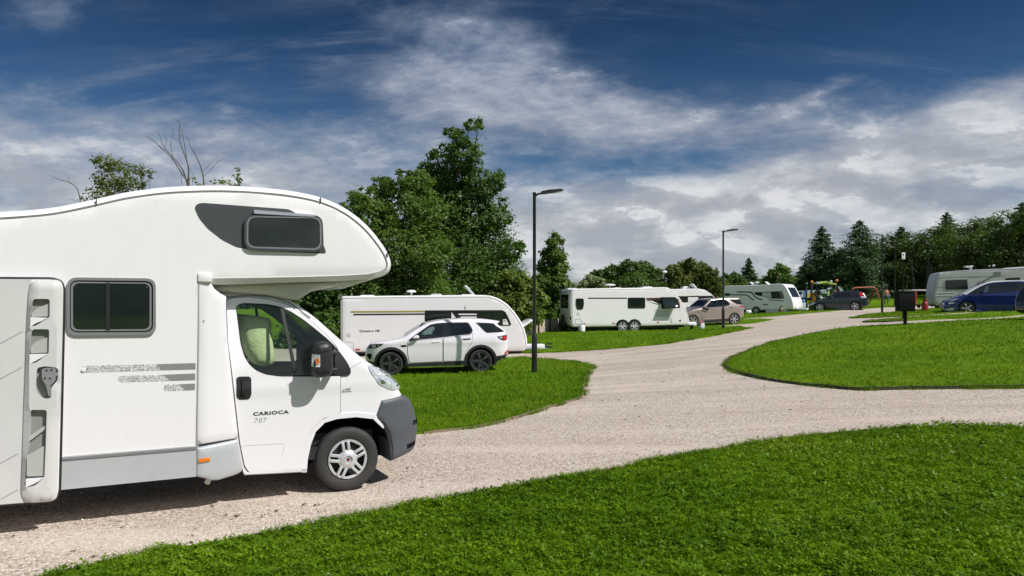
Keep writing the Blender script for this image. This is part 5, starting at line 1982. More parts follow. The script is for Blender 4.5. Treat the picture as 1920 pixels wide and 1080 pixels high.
# caravan turned towards the light, shaded side to us
Z4 = (1400, 520, 13.5)
C4 = frame_at(1430, 65.0, (.75, -.66), -1, 1.12)
C4.O = (C4.O[0], C4.O[1], CZ - (589.5 - CY) / F * 65)
r4, b4, c4 = caravan('caravan with its grey side in shade and bright white front, beyond the beige car', C4, Z4, 1.12,
    [(-575, 830), (-582, 500), (-575, 230), (-540, 214), (0, 208), (500, 184), (760, 160), (880, 163), (945, 186), (1005, 262), (1065, 380), (1125, 500), (1168, 620), (1184, 740), (1165, 806), (600, 824)],
    [(240, 842)], .30,
    bands=[[(170, 382), (880, 348), (912, 380), (958, 540), (640, 542), (560, 525), (400, 482), (250, 452)], [(-553, 402), (-422, 402), (-422, 470), (-553, 470)]],
    panes=[[(630, 360), (880, 352), (945, 535), (640, 536)]],
    panels=[('blind', [(388, 388), (612, 380), (626, 520), (402, 476)], M_GREYPANEL, .012), ('dark_lettering', [(410, 676), (545, 670), (545, 698), (410, 702)], M_DECALGREY, .01), ('socket_cover', [(845, 678), (880, 678), (880, 702), (845, 702)], M_WHITE2, .012),
            ('side_skirt', [(480, 828), (1020, 815), (1020, 886), (480, 900)], M_GREYPANEL, .012), ('side_skirt', [(1030, 815), (1165, 808), (1160, 870), (1030, 884)], M_NAVY, .012)],
    lines=[('swoosh_decal', [(-250, 372), (60, 372), (130, 388), (200, 480), (270, 530), (390, 565)], .10, M_PANE2), ('swoosh_decal', [(-420, 440), (-20, 446), (60, 480), (110, 535), (190, 572)], .09, M_PANE2), ('stripe', [(555, 570), (950, 596)], .07, M_PANE2)],
    fronts=[('front_window', [(1000, 255), (1065, 380), (1125, 500)], .22, M_PANE2)],
    roof=[('aerial_dome', ((150, 122), .22), M_WHITE2, -.2), ('raised_solar_panel', [(320, 110), (345, 100), (440, 180), (410, 186)], M_WHITE2, -.2), ('raised_solar_panel', [(-20, 118), (5, 110), (85, 190), (50, 200)], M_GREYPANEL, .2)],
    hitch=True)

# grey caravan at the right
C5 = frame_at(1790, 46.0, (-.955, .295), 1, 1.15)
C5.O = (C5.O[0], C5.O[1], CZ - (578 - CY) / F * 46)
M_BLUEGREY = mat('blue_grey_front', (.36, .40, .47), .4, var=.03)
r5, b5, c5 = caravan('old grey caravan with horizontal ribs standing behind the blue people carrier', C5, ZM, 1.15,
    [(300, 690), (272, 640), (262, 560), (266, 480), (290, 330), (322, 200), (350, 176), (420, 162), (600, 148), (900, 130), (1400, 110), (1662, 94), (2100, 78), (2280, 74), (2300, 300), (2300, 600), (1500, 648)],
    [(1350, 668)], .32, paint=M_CARGREY, trim=False,
    panes=[[(435, 296), (775, 284), (790, 434), (440, 442)], [(1372, 262), (1600, 250), (1600, 300), (1376, 306)], [(1850, 240), (2080, 230), (2080, 330), (1850, 340)]],
    panels=[('vent_panel', [(1190, 165), (1300, 160), (1300, 232), (1190, 238)], M_TRIM, .01)],
    lines=[('rib', [(335, 262), (650, 250), (970, 238)], .035, M_TRIM), ('rib', [(400, 168), (900, 140), (1400, 120), (2200, 86)], .03, M_TRIM), ('rib', [(275, 414), (430, 404)], .035, M_TRIM), ('rib', [(268, 512), (580, 500)], .03, M_TRIM), ('rib', [(262, 556), (540, 548)], .03, M_TRIM), ('light_rib', [(268, 494), (600, 478)], .05, M_WHITE2), ('light_rib', [(264, 536), (560, 524)], .05, M_WHITE2), ('light_rib', [(350, 280), (770, 264)], .035, M_WHITE2), ('awning_pole', [(930, 345), (1050, 300), (1200, 228)], .05, M_DARK), ('rib', [(800, 250), (1370, 225)], .03, M_TRIM)],
    fronts=[('front_panel', [(322, 205), (290, 330), (266, 480), (262, 560), (272, 640)], .0, M_BLUEGREY), ('front_window', [(312, 246), (292, 330), (280, 400)], .28, M_BLUEGREY)],
    roof=[('roof_vent', [(798, 82), (810, 66), (920, 58), (930, 74), (905, 84), (900, 128), (890, 128), (890, 88)], M_WHITE2, .2), ('roof_bars', [(1400, 108), (1450, 92), (1900, 66), (1900, 86)], M_GREYPANEL, .2)],
    hitch=False)
# ------------------------------------------------------------------ trees
LF_DARK = leaf_mat('leaf_dark', (.040, .085, .014), (.115, .200, .036), .38)
LF_MID = leaf_mat('leaf_mid', (.058, .112, .018), (.165, .250, .048), .40)
LF_OLIVE = leaf_mat('leaf_olive', (.070, .100, .020), (.185, .210, .048), .36)
LF_WOOD = leaf_mat('leaf_wood', (.042, .074, .014), (.130, .182, .036), .34)
LF_LIGHT = leaf_mat('leaf_light', (.10, .15, .025), (.23, .29, .06), .40)
LF_PALE = leaf_mat('leaf_pale', (.17, .21, .10), (.32, .36, .19), .28)
LF_CONIF = leaf_mat('leaf_conifer', (.028, .064, .022), (.085, .150, .048), .25)
M_BARK = mat('bark', (.075, .06, .045), .9, var=.35, vscale=8, bump=.8, bscale=30)
M_BARKPALE = mat('dead_bark', (.10, .085, .075), .85, var=.25, vscale=8)


def leaves(C, Nrm, size, rng, aspect=.62):
    """one rhombic leaf spray per point, facing roughly along its normal"""
    n = len(C)
    nr = Nrm + rng.normal(0, .55, (n, 3))
    nr /= np.linalg.norm(nr, axis=1)[:, None] + 1e-9
    t = rng.normal(0, 1, (n, 3))
    t -= (t * nr).sum(1)[:, None] * nr
    t /= np.linalg.norm(t, axis=1)[:, None] + 1e-9
    b = np.cross(nr, t)
    s = size * (.55 + .9 * rng.random(n))
    L = t * (s * .5)[:, None]
    Wd = b * (s * .5 * aspect)[:, None]
    V = np.stack([C - L, C + Wd - L * .1, C + L, C - Wd - L * .1], 1).reshape(-1, 3)
    return V, np.arange(4 * n).reshape(-1, 4)


def crown(lobes, n, rng, leaf, clump=.22, per=26, shell=(.50, 1.0), flat=.85):
    """lobes: (x,y,z,r). leaf clumps fill each lobe, denser towards its surface"""
    L = np.array(lobes, float)
    wgt = L[:, 3] ** 2
    wgt /= wgt.sum()
    nc = max(4, n // per)
    idx = rng.choice(len(L), nc, p=wgt)
    d = rng.normal(0, 1, (nc, 3))
    d /= np.linalg.norm(d, axis=1)[:, None]
    rad = L[idx, 3] * (shell[0] + (shell[1] - shell[0]) * rng.random(nc) ** .6) * (1 + rng.normal(0, .06, nc))
    cc = L[idx, :3] + d * rad[:, None] * np.array([1, 1, flat])
    cs = np.clip(L[idx, 3] * clump, leaf * .9, .75) * (.6 + .8 * rng.random(nc))
    ci = np.repeat(np.arange(nc), per)
    off = rng.normal(0, 1, (len(ci), 3))
    off *= (cs[ci] * .55)[:, None]
    off[:, 2] *= .7
    P = cc[ci] + off
    N_ = off / (np.linalg.norm(off, axis=1)[:, None] + 1e-9) * .5 + d[ci] * .5 + np.array([0, 0, .75])
    tone = np.clip(rng.random(nc)[ci] * .45 + rng.random(len(ci)) * .6, 0, 1)
    V, Fc = leaves(P, N_, leaf, rng)
    return V, Fc, np.repeat(tone, 4)


def limb(mb, p, q, r0, r1, rng, bend=.12, seg=5):
    p, q = Vector(p), Vector(q)
    L = (q - p).length
    k = 5
    pts = []
    o = Vector(rng.normal(0, 1, 3)) * L * bend
    for i in range(k + 1):
        t = i / k
        pts.append(p.lerp(q, t) + o * math.sin(math.pi * t))
    mb.tube(pts, [r0 + (r1 - r0) * i / k for i in range(k + 1)], seg)


def tree(name, label, cat, base, lobes, n, leaf, lm, seed, trunk_r=.16, group=None, limbs=8, per=26, clump=.22, shell=(.5, 1.0), stems=1, trunk_top=.75):
    """lobes in world coordinates"""
    rng = np.random.default_rng(seed)
    bx, by = base
    bz = tz(bx, by)
    root = empty(name, (bx, by, bz))
    tag(root, label, cat, group)
    Lr = [(x - bx, y - by, z - bz, r) for x, y, z, r in lobes]
    V, Fc, tone = crown(Lr, n, rng, leaf, clump, per, shell)
    big_mesh('crown', V, Fc, lm, root, tone)
    top = max(l[2] + l[3] for l in Lr)
    ctr = np.average(np.array(Lr)[:, :2], axis=0, weights=np.array(Lr)[:, 3])
    mb = MB()
    for s in range(stems):
        o = Vector((rng.normal(0, .25), rng.normal(0, .25), 0)) if stems > 1 else Vector((0, 0, 0))
        tp = Vector((ctr[0] * .7, ctr[1] * .7, top * trunk_top)) + o * 4
        pts = [Vector((o.x, o.y, -.15)), Vector((o.x * 1.2 + rng.normal(0, .05), o.y * 1.2, top * .2)), Vector((o.x + ctr[0] * .3, o.y + ctr[1] * .3, top * .45)), tp]
        mb.tube(pts, [trunk_r * 1.35, trunk_r, trunk_r * .7, trunk_r * .15], 8)
    for k in range(min(limbs, len(Lr))):
        l = Lr[k]
        z0 = max(top * .12, min(l[2] * .75, top * .55))
        limb(mb, (ctr[0] * .5 * z0 / top, ctr[1] * .5 * z0 / top, z0), (l[0], l[1], l[2] + l[3] * .35), trunk_r * .45, trunk_r * .08, rng)
    mb.build('trunk', M_BARK, root)
    return root


def lob(pts, Y, depth, rng, zr=1.0):
    """lobes seen at photo positions with radii in photo pixels, standing at distance Y (spread in depth)"""
    out = []
    for (px, py, r) in pts:
        y = Y + rng.uniform(-depth, depth)
        x = (px - CX) / F * y
        z = CZ - (py - CY) / F * y
        out.append((x, y, z, r * y / F))
    return out


def conifer(name, label, base, H, Rr, n, leaf, lm, seed, group=None, power=.85, gap=0.0, start=.06):
    rng = np.random.default_rng(seed)
    bx, by = base
    bz = tz(bx, by)
    root = empty(name, (bx, by, bz))
    tag(root, label, 'tree', group)
    mb = MB()
    mb.tube([(0, 0, -.2), (0, 0, H * .5), (0, 0, H * .98)], [H * .018, H * .012, .02], 7)
    P, Nn, T = [], [], []
    nb = int(60 + H * 6)
    for k in range(nb):
        t = start + (1 - start) * (k + rng.random() * .6) / nb
        a = k * 2.39996 + rng.normal(0, .2)
        L = Rr * (1 - t) ** power * rng.uniform(.72, 1.12) + .12
        droop = -.18 - .25 * (1 - t)
        m = max(6, int(n * L / (nb * Rr * .5)))
        s = rng.random(m) ** .7
        tip_up = .12 * L * s ** 2
        x = np.cos(a) * L * s + rng.normal(0, .10 * L + .03, m) * (0.3 + s)
        y = np.sin(a) * L * s + rng.normal(0, .10 * L + .03, m) * (0.3 + s)
        z = H * t + droop * L * s + tip_up + rng.normal(0, .05 * L + .02, m)
        P.append(np.column_stack([x, y, z]))
        Nn.append(np.column_stack([np.full(m, np.cos(a) * .4), np.full(m, np.sin(a) * .4), np.full(m, .9)]))
        T.append(np.clip(rng.random() * .5 + rng.random(m) * .5, 0, 1))
        if k % 3 == 0:
            mb.tube([(0, 0, H * t), (math.cos(a) * L * .8, math.sin(a) * L * .8, H * t + droop * L * .8)], [.035, .01], 4)
    P, Nn, T = np.concatenate(P), np.concatenate(Nn), np.concatenate(T)
    V, Fc = leaves(P, Nn, leaf, rng, .42)
    big_mesh('crown', V, Fc, lm, root, np.repeat(T, 4))
    mb.build('trunk', M_BARK, root)
    return root


rg = np.random.default_rng(11)
# tall dark tree behind the nearest caravan
tall = [(884, 236, 15), (898, 232, 10), (848, 250, 16), (862, 262, 20), (872, 290, 36), (838, 286, 20), (815, 292, 14), (800, 312, 16), (783, 330, 14), (846, 330, 44), (812, 345, 34), (790, 372, 40), (838, 362, 44), (900, 345, 38), (930, 342, 20), (942, 325, 10), (870, 400, 66), (925, 410, 34), (945, 380, 12), (820, 400, 56), (905, 470, 66), (955, 468, 26), (975, 462, 12), (840, 480, 76), (910, 540, 66), (960, 520, 30), (850, 570, 80), (930, 590, 50)]
tree('broadleaf_tree', 'tallest tree in the photo, dark green with a ragged leaning top', 'tree', (-3.0, 39.5), lob(tall, 38.5, 1.3, rg), 70000, .15, LF_DARK, 21, .24, limbs=14, per=22, clump=.26)
left = [(668, 375, 22), (690, 372, 28), (715, 352, 24), (740, 350, 26), (765, 335, 22), (785, 345, 30), (650, 400, 22), (700, 410, 44), (755, 400, 48), (800, 400, 40), (660, 460, 44), (730, 470, 64), (795, 470, 54), (640, 520, 44), (700, 540, 66), (770, 550, 66), (620, 570, 50), (590, 600, 48), (660, 610, 60), (740, 620, 60), (810, 580, 60)]
tree('broadleaf_tree', 'mid green bushy tree rising just right of the motorhome roof', 'tree', (-7.0, 34.6), lob(left, 34.2, 1.4, rg), 68000, .14, LF_MID, 22, .18, limbs=12, per=22, stems=3)
low = [(600, 560, 40), (570, 585, 40), (640, 560, 40), (620, 620, 50), (560, 640, 40)]
tree('shrub', 'dark shrub glimpsed between the cab roof and the overcab nose', 'shrub', (-8.6, 33.2), lob(low, 33.2, .7, rg), 16000, .17, LF_DARK, 23, .08, limbs=4, per=22, stems=3)
bush = [(905, 545, 26), (940, 540, 32), (965, 530, 30), (985, 545, 28), (1005, 560, 20), (930, 575, 34), (970, 575, 34), (1000, 590, 22), (950, 600, 30), (985, 605, 18), (890, 580, 30)]
tree('shrub', 'yellowish green bush behind the nearest lamp post', 'shrub', (.1, 37.4), lob(bush, 37.2, .9, rg), 22000, .17, LF_LIGHT, 24, .08, limbs=6, per=20, stems=3)
cone = [(1042, 442, 6), (1036, 455, 10), (1050, 452, 7), (1034, 475, 17), (1048, 480, 14), (1026, 500, 18), (1046, 505, 20), (1020, 530, 22), (1044, 535, 24), (1020, 565, 24), (1042, 570, 24), (1035, 598, 22), (1012, 595, 20), (1050, 596, 14)]
tree('broadleaf_tree', 'small pointed tree standing between the two white caravans', 'tree', (2.5, 44.0), lob(cone, 44, .6, rg), 20000, .18, LF_MID, 25, .12, limbs=6, per=20, trunk_top=.9)

# behind the motorhome: only the tops show over its roof
wind = [(178, 300, 10), (196, 305, 18), (215, 312, 18), (240, 318, 18), (262, 322, 14), (282, 326, 8), (185, 335, 16), (205, 345, 24), (235, 345, 22), (260, 345, 14), (190, 380, 30), (230, 390, 36), (200, 440, 40), (250, 450, 40)]
tree('windblown_tree', 'small windblown leafy tree peeping over the motorhome roof', 'tree', (-12.6, 23.4), lob(wind, 23, .5, rg), 9500, .075, LF_OLIVE, 26, .06, limbs=14, per=9, clump=.34, shell=(.25, 1.1), trunk_top=.9)


def twig_tree(name, label, base, Y, lines, r0=.03, leafbits=(), lm=None, nleaf=90):
    bx, by = base
    bz = tz(bx, by)
    root = empty(name, (bx, by, bz))
    tag(root, label, 'tree')
    o = Vector((bx, by, bz))
    mb = MB()
    rng = np.random.default_rng(3)
    for ln, ra, rb in lines:
        ys = Y + rng.uniform(-.25, .25)
        pts = [P3(px, py, ys) - o for px, py in smooth_line(ln, 3)]
        n = len(pts)
        mb.tube(pts, [.68 * (ra + (rb - ra) * i / (n - 1)) for i in range(n)], 5)
    mb.build('branches', M_BARKPALE, root)
    if leafbits:
        lb = lob(leafbits, Y, .2, rng)
        lb = [(x - bx, y - by, z - bz, r) for x, y, z, r in lb]
        V, Fc, tone = crown(lb, nleaf, rng, .085, .4, 6, (.1, 1.3))
        big_mesh('crown', V, Fc, lm, root, tone)
    return root


bx, by = P3(350, 345, 22.0)[:2]
twig_tree('bare_tree', 'bare dead branches rising above the motorhome roof', (bx, by), 22.0, [
    ([(352, 560), (350, 450), (352, 350), (340, 325), (325, 300), (310, 284), (292, 268), (272, 255)], .05, .006),
    ([(352, 350), (342, 318), (320, 290), (305, 272), (300, 256), (294, 244)], .03, .006), ([(310, 284), (300, 276), (287, 262), (272, 250)], .014, .005), ([(308, 281), (312, 262), (306, 250)], .012, .005),
    ([(353, 450), (352, 346), (354, 318), (346, 290), (338, 268), (336, 240), (338, 230), (330, 226)], .04, .006), ([(325, 298), (320, 272), (324, 252), (322, 240)], .014, .005), ([(338, 268), (328, 260), (314, 254)], .01, .004), ([(338, 232), (334, 226), (322, 224)], .008, .003),
    ([(355, 400), (354, 330), (350, 298), (345, 266), (341, 246), (338, 236)], .03, .007),
    ([(382, 560), (384, 420), (382, 345), (378, 318), (370, 298), (360, 280), (352, 262), (346, 250)], .045, .006), ([(382, 330), (392, 322), (402, 310), (410, 302), (418, 298), (419, 294)], .012, .004), ([(384, 318), (396, 305), (404, 300), (406, 292)], .01, .004), ([(366, 290), (362, 270), (366, 262)], .008, .003), ([(406, 304), (410, 296), (404, 288)], .006, .003),
    ([(366, 345), (364, 330), (358, 318), (354, 310)], .012, .004), ([(340, 345), (340, 330), (342, 318)], .01, .004), ([(400, 350), (402, 335), (400, 325)], .008, .003)],
    leafbits=[(362, 340, 7), (370, 345, 5), (398, 342, 5), (418, 340, 6), (432, 344, 4), (428, 338, 4)], lm=LF_LIGHT)
bx, by = P3(448, 345, 22.5)[:2]
twig_tree('sapling', 'thin leafy shoot sticking up above the motorhome roof', (bx, by), 22.5, [([(447, 560), (446, 420), (447, 350), (446, 318)], .03, .005)], leafbits=[(446, 318, 4), (445, 328, 5), (448, 338, 6), (446, 350, 7)], lm=LF_MID, nleaf=150)
bx, by = P3(150, 375, 21.0)[:2]
twig_tree('bare_tree', 'single curved bare twig above the rear of the motorhome roof', (bx, by), 21.0, [([(160, 560), (156, 450), (150, 374), (143, 352), (130, 342), (112, 337), (98, 330), (92, 328)], .03, .005), ([(130, 341), (128, 332), (127, 328)], .006, .003), ([(104, 334), (96, 336), (92, 340)], .006, .003), ([(152, 392), (140, 376), (128, 374)], .01, .004)])

# far row behind the caravans
R1 = [(1180, 505, 22), (1150, 512, 20), (1205, 508, 22), (1230, 520, 20), (1120, 520, 16), (1190, 540, 34), (1150, 545, 32), (1225, 550, 26), (1110, 545, 22), (1170, 575, 34), (1215, 580, 30), (1130, 580, 30)]
tree('broadleaf_tree', 'wide round-topped dark tree behind the twin-axle caravan', 'tree', (14.0, 84), lob(R1, 84, 3, rg), 46000, .25, LF_DARK, 31, .35, limbs=10, per=20)
R2 = [(1262, 510, 16), (1285, 505, 18), (1295, 492, 9), (1310, 508, 20), (1330, 515, 18), (1270, 535, 26), (1305, 540, 28), (1340, 535, 20), (1250, 560, 26), (1290, 570, 30), (1330, 570, 28), (1352, 560, 18)]
tree('broadleaf_tree', 'olive green tree right of the white domed lamp', 'tree', (21.0, 88), lob(R2, 88, 3, rg), 44000, .25, LF_OLIVE, 32, .3, limbs=10, per=20)
R3 = [(1360, 525, 13), (1378, 518, 10), (1385, 532, 16), (1370, 545, 18), (1395, 548, 16), (1380, 570, 22), (1355, 570, 20), (1405, 570, 18)]
tree('broadleaf_tree', 'small open tree beside the second lamp post', 'tree', (27.0, 90), lob(R3, 90, 2, rg), 17000, .25, LF_DARK, 33, .2, limbs=7, per=16, shell=(.3, 1.0))
R4 = [(1108, 528, 14), (1095, 538, 14), (1122, 532, 14), (1110, 550, 20), (1130, 552, 14), (1085, 560, 16), (1110, 580, 24)]
tree('shrub', 'pale silvery bush showing above the rear of the twin-axle caravan', 'shrub', (7.2, 66), lob(R4, 66, 1.2, rg), 14000, .21, LF_PALE, 34, .1, limbs=5, per=16, stems=3)
cpos = P3(1404, 560, 92)
conifer('conifer', 'small conifer left of the gap in the trees', (cpos.x, cpos.y), 5.6, 1.9, 8000, .28, LF_CONIF, 35)
R5 = [(1462, 502, 9), (1450, 512, 10), (1472, 508, 10), (1440, 525, 10), (1462, 528, 16), (1480, 524, 12), (1450, 545, 18), (1475, 548, 16), (1460, 570, 22)]
tree('broadleaf_tree', 'light green open tree left of the conifers', 'tree', (29.5, 82), lob(R5, 82, 1.5, rg), 16000, .24, LF_MID, 36, .18, limbs=7, per=15, shell=(.3, 1.0))
for (px, tip, Y, Rr, sd, lab) in ((1541, 424, 100, 4.2, 41, 'tall thin-topped conifer at the left end of the dark wood'), (1612, 413, 94, 5.4, 42, 'broad dark conifer behind the third lamp post'), (1572, 470, 96, 3.6, 43, 'lower conifer between the two tall conifers'), (1512, 492, 98, 3.0, 44, 'lowest conifer at the left edge of the dark wood'), (1775, 398, 100, 4.5, 45, 'pine top sticking up above the rounded wood'), (1690, 425, 98, 4.2, 46, 'conifer top above the wood behind the litter bin'), (1916, 380, 84, 3.6, 47, 'conifer top at the right edge of the photo')):
    p = P3(px, 560, Y)
    H = CZ - (tip - CY) / F * Y - tz(p.x, p.y)
    conifer('conifer', lab, (p.x, p.y), H, Rr * 1.12, 24000, .28, LF_CONIF, sd, group='conifers in and beside the dark wood', power=.8)

# the dense wood on the right reads as one mass
wood = []
sky = [(1500, 530), (1530, 505), (1560, 490), (1600, 470), (1640, 458), (1670, 450), (1700, 444), (1740, 436), (1780, 430), (1820, 424), (1850, 414), (1880, 408), (1920, 398), (1960, 392), (2010, 388)]
rw = np.random.default_rng(77)
for k, (px, py) in enumerate(sky):
    Y0 = 101 - max(0, px - 1640) * .07
    yy = py + 14
    while yy < 590:
        r = rw.uniform(20, 34)
        Yd = Y0 + rw.uniform(-4, 4) - (yy - py) * .02
        wood += lob([(px + rw.uniform(-12, 12), yy, r)], Yd, .5, rw)
        yy += r * .9
V, Fc, tone = crown(wood, 150000, rw, .25, .30, 22, (.55, 1.04))
tag(big_mesh('woodland', V, Fc, LF_WOOD, None, tone), kind='stuff')
mb = MB()
for k in range(46):
    px = rw.uniform(1580, 2010)
    p = P3(px, 560, 98 - max(0, px - 1640) * .07 + rw.uniform(-3, 3))
    z = tz(p.x, p.y)
    mb.tube([(p.x, p.y, z - .3), (p.x + rw.normal(0, .2), p.y, z + 2.5), (p.x + rw.normal(0, .5), p.y, z + 4.5)], [.2, .14, .04], 6)
tag(mb.build('woodland_trunks', M_BARK), kind='stuff')
# far treeline filling the gaps
tl = []
for px in np.arange(380, 1500, 22):
    for yy in (rw.uniform(528, 540), 552, 570):
        tl += lob([(px + rw.uniform(-8, 8), yy, rw.uniform(13, 20))], 108 + rw.uniform(-5, 5), .5, rw)
V, Fc, tone = crown(tl, 42000, rw, .38, .3, 14, (.5, 1.02))
tag(big_mesh('far_treeline', V, Fc, LF_DARK, None, tone), kind='stuff')
# hedge behind the nearest caravan
hd = []
for px in np.arange(560, 1070, 16):
    for yy in (590, 612, 634):
        hd += lob([(px + rw.uniform(-6, 6), yy + rw.uniform(-6, 6) - (px - 560) * .02, rw.uniform(16, 24))], 40.5 + rw.uniform(-.6, .6) + (px - 560) * .006, .3, rw)
V, Fc, tone = crown(hd, 30000, rw, .17, .3, 16, (.4, 1.02))
tag(big_mesh('hedge_growth', V, Fc, LF_MID, None, tone), kind='stuff')
# ------------------------------------------------------------------ lamp posts, playground, bin, person and small things
def lamp(px, py, Y, top_py, arm_px, label, heavy=True, tilt=8):
    p = P3(px, py, Y)
    z = tz(p.x, p.y)
    H = CZ - (top_py - CY) / F * Y - z
    root = empty('lamp_post', (p.x, p.y, z))
    tag(root, label, 'lamp post', 'black lamp posts along the road')
    m = MB()
    m.lathe([(.085, -.2), (.085, .02), (.083, .04), (.083, 1.02), (.078, 1.10), (.054, 1.15), (.050, 1.18), (.046, H - .06), (.052, H - .05), (.052, H + .02), (.001, H + .03)], (0, 0, 0), 'z', 18)
    m.build('post', M_POST, root)
    d = MB()
    d.box((0, -.083, .62), (.075, .01, .52), None, .004)
    d.build('access_door', M_POST, root)
    L = (arm_px - px) / F * Y
    s = 1 if L > 0 else -1
    L = abs(L)
    h = MB()
    rot = Matrix.Rotation(-R(tilt) * s, 3, 'Y')
    h.tube([(0, 0, H - .10), (s * .10, 0, H - .03), (s * .24, 0, H + .00)], [.035, .03, .03], 8)
    h.build('arm', M_POST, root)
    g = MB()
    c = Vector((s * (.2 + (L - .2) * .5), 0, H + .035))
    prof = [(-.5, .03), (-.46, .055), (-.1, .07), (.05, .058), (.40, .045), (.5, .02)]
    ln = L - .18
    vs, fs = [], []
    for (t, th) in prof:
        w = .13 if t < .05 else .14
        w = w * (.55 if abs(t) > .48 else 1)
        for (yy, zz) in ((-w, -th * .35), (w, -th * .35), (w * .8, th), (-w * .8, th)):
            q = rot @ Vector((t * ln * s, yy, zz))
            vs.append(c + q)
    for i in range(len(prof) - 1):
        for k in range(4):
            a, b = i * 4 + k, i * 4 + (k + 1) % 4
            fs.append((a, b, b + 4, a + 4))
    fs += [(0, 1, 2, 3), tuple(len(vs) - 4 + k for k in range(4))]
    g.add(vs, fs)
    hd = g.build('lamp_head', M_POST, root, 30)
    e = MB()
    q = rot @ Vector((.2 * ln * s, 0, -.032))
    e.box(c + q, (ln * .42, .2, .012), rot, .003)
    e.build('lens', M_CLEAR, hd)
    return root


lamp(1002, 700, 21.9, 362, 1056, 'nearest and tallest-looking black lamp post on the grass beside the white car')
lamp(1356, 618.5, 41, 433, 1384, 'middle-distance black lamp post in front of the beige car')
lamp(1654, 586.5, 54, 440, 1629, 'third black lamp post with its arm to the left, against the dark wood')
lamp(1678, 577, 70, 464, 1666, 'faint far lamp post against the dark wood near the litter bin')
lamp(1343, 590, 78, 511, 1334, 'short far lamp post among the trees left of the second lamp')


def dome_lamp(px, py, Y, base_py, label, r=.42):
    p = P3(px, py, Y)
    z = tz(p.x, p.y)
    root = empty('dome_lamp', (p.x, p.y, z))
    tag(root, label, 'lamp post')
    m = MB()
    m.tube([(0, 0, -.2), (0, 0, p.z - z - .1)], [.06, .04], 8)
    m.build('post', M_POST, root)
    h = MB()
    h.lathe([(.001, p.z - z + r * .55), (r * .5, p.z - z + r * .45), (r * .9, p.z - z + .12 * r), (r, p.z - z - r * .12), (r * .9, p.z - z - r * .15), (r * .3, p.z - z - r * .1)], (0, 0, 0), 'z', 18)
    h.build('lamp_shade', M_WHITE2, root)
    l = MB()
    l.lathe([(.12, p.z - z - .6 * r), (.15, p.z - z - .1 * r), (.001, p.z - z - .05 * r)], (0, 0, 0), 'z', 10)
    l.lathe([(.001, p.z - z - .62 * r), (.12, p.z - z - .6 * r)], (0, 0, 0), 'z', 10)
    l.build('lantern', M_WHITE2, root)


dome_lamp(1246, 510, 70, 600, 'white domed lamp on a post behind the twin-axle caravan', .27)

M_BIN = mat('black_bin', (.008, .009, .009), .7, var=.2, spec=.15)
# ---- litter bin and sign by the road
p = P3(1697, 611, 27)
z = tz(p.x, p.y)
root = empty('litter_bin', (p.x, p.y, z), R(-8))
tag(root, 'black slatted litter bin on a post at the edge of the large lawn', 'litter bin')
m = MB()
m.box((0, 0, .42), (.10, .10, 1.1), None, .01)
m.build('post', M_BIN, root)
m = MB()
for a in range(14):
    t = a / 13
    m.box((-.25 + .50 * t, -.20, .86), (.040, .025, .66), None, .006)
    m.box((-.25 + .50 * t, .20, .86), (.040, .025, .66), None, .006)
m.box((0, 0, .86), (.49, .37, .64), None, .02)
for a in range(8):
    m.box((.255, -.18 + .36 * a / 7, .86), (.025, .036, .66), None, .006)
    m.box((-.255, -.18 + .36 * a / 7, .86), (.025, .036, .66), None, .006)
m.build('bin_body', M_BIN, root)
m = MB()
m.box((0, 0, 1.225), (.58, .45, .05), None, .02)
m.build('lid', M_BIN, root)
p = P3(1693, 590, 33)
z = tz(p.x, p.y)
root = empty('pitch_marker', (p.x, p.y, z))
tag(root, 'small white sign on a dark post behind the litter bin', 'sign')
hz = CZ - (480 - CY) / F * 33 - z
m = MB()
m.tube([(0, 0, -.1), (0, 0, hz + .12)], .028, 8)
m.build('post', M_BIN, root)
m = MB()
m.box((0, -.045, hz), (.15, .02, .30), None, .006)
sb = m.build('sign_plate', M_WHITE2, root)
m = MB()
m.box((0, -.058, hz + .06), (.06, .006, .06), None, .002)
m.build('symbol', M_DARK, sb)

# ---- red gas cylinder
p = P3(1734, 582.5, 42)
z = tz(p.x, p.y)
root = empty('gas_cylinder', (p.x, p.y, z))
tag(root, 'red gas cylinder standing beside the front of the grey caravan', 'gas cylinder')
M_REDPAINT = mat('red_paint', (.28, .018, .014), .45, var=.12, vscale=8)
m = MB()
m.lathe([(.15, 0), (.165, .02), (.17, .06), (.17, .42), (.15, .50), (.10, .545), (.04, .56), (.035, .60), (.001, .60)], (0, 0, 0), 'z', 20)
m.build('cylinder', M_REDPAINT, root)
m = MB()
m.lathe([(.095, .53), (.105, .53), (.105, .68), (.095, .68), (.095, .53)], (0, 0, 0), 'z', 16, .5, 5.8)
m.build('collar', M_REDPAINT, root)
m = MB()
m.box((0, 0, .63), (.04, .09, .05), None, .01)
m.build('valve', M_CHROME, root)

# ---- playground
M_SWING = mat('orange_paint', (.42, .10, .04), .45, var=.08)
M_SLIDE = mat('slide_orange', (.72, .26, .04), .35, var=.05)
M_YELLOWGREEN = mat('lime_roof', (.46, .52, .12), .5, var=.06)
M_PLAYGREEN = mat('play_green', (.03, .09, .06), .5, var=.1)
M_PLAYBLUE = mat('play_blue', (.08, .20, .42), .5, var=.15)
M_PALEBLUE = mat('pale_blue_board', (.40, .50, .58), .5, var=.1)
M_YELLOW = mat('play_yellow', (.62, .42, .04), .5, var=.1)
M_PINK = mat('play_pink', (.50, .16, .18), .5, var=.1)
Yp = 76.0


def PP(px, py, o, dy=0.0):
    return P3(px, py, Yp + dy) - o


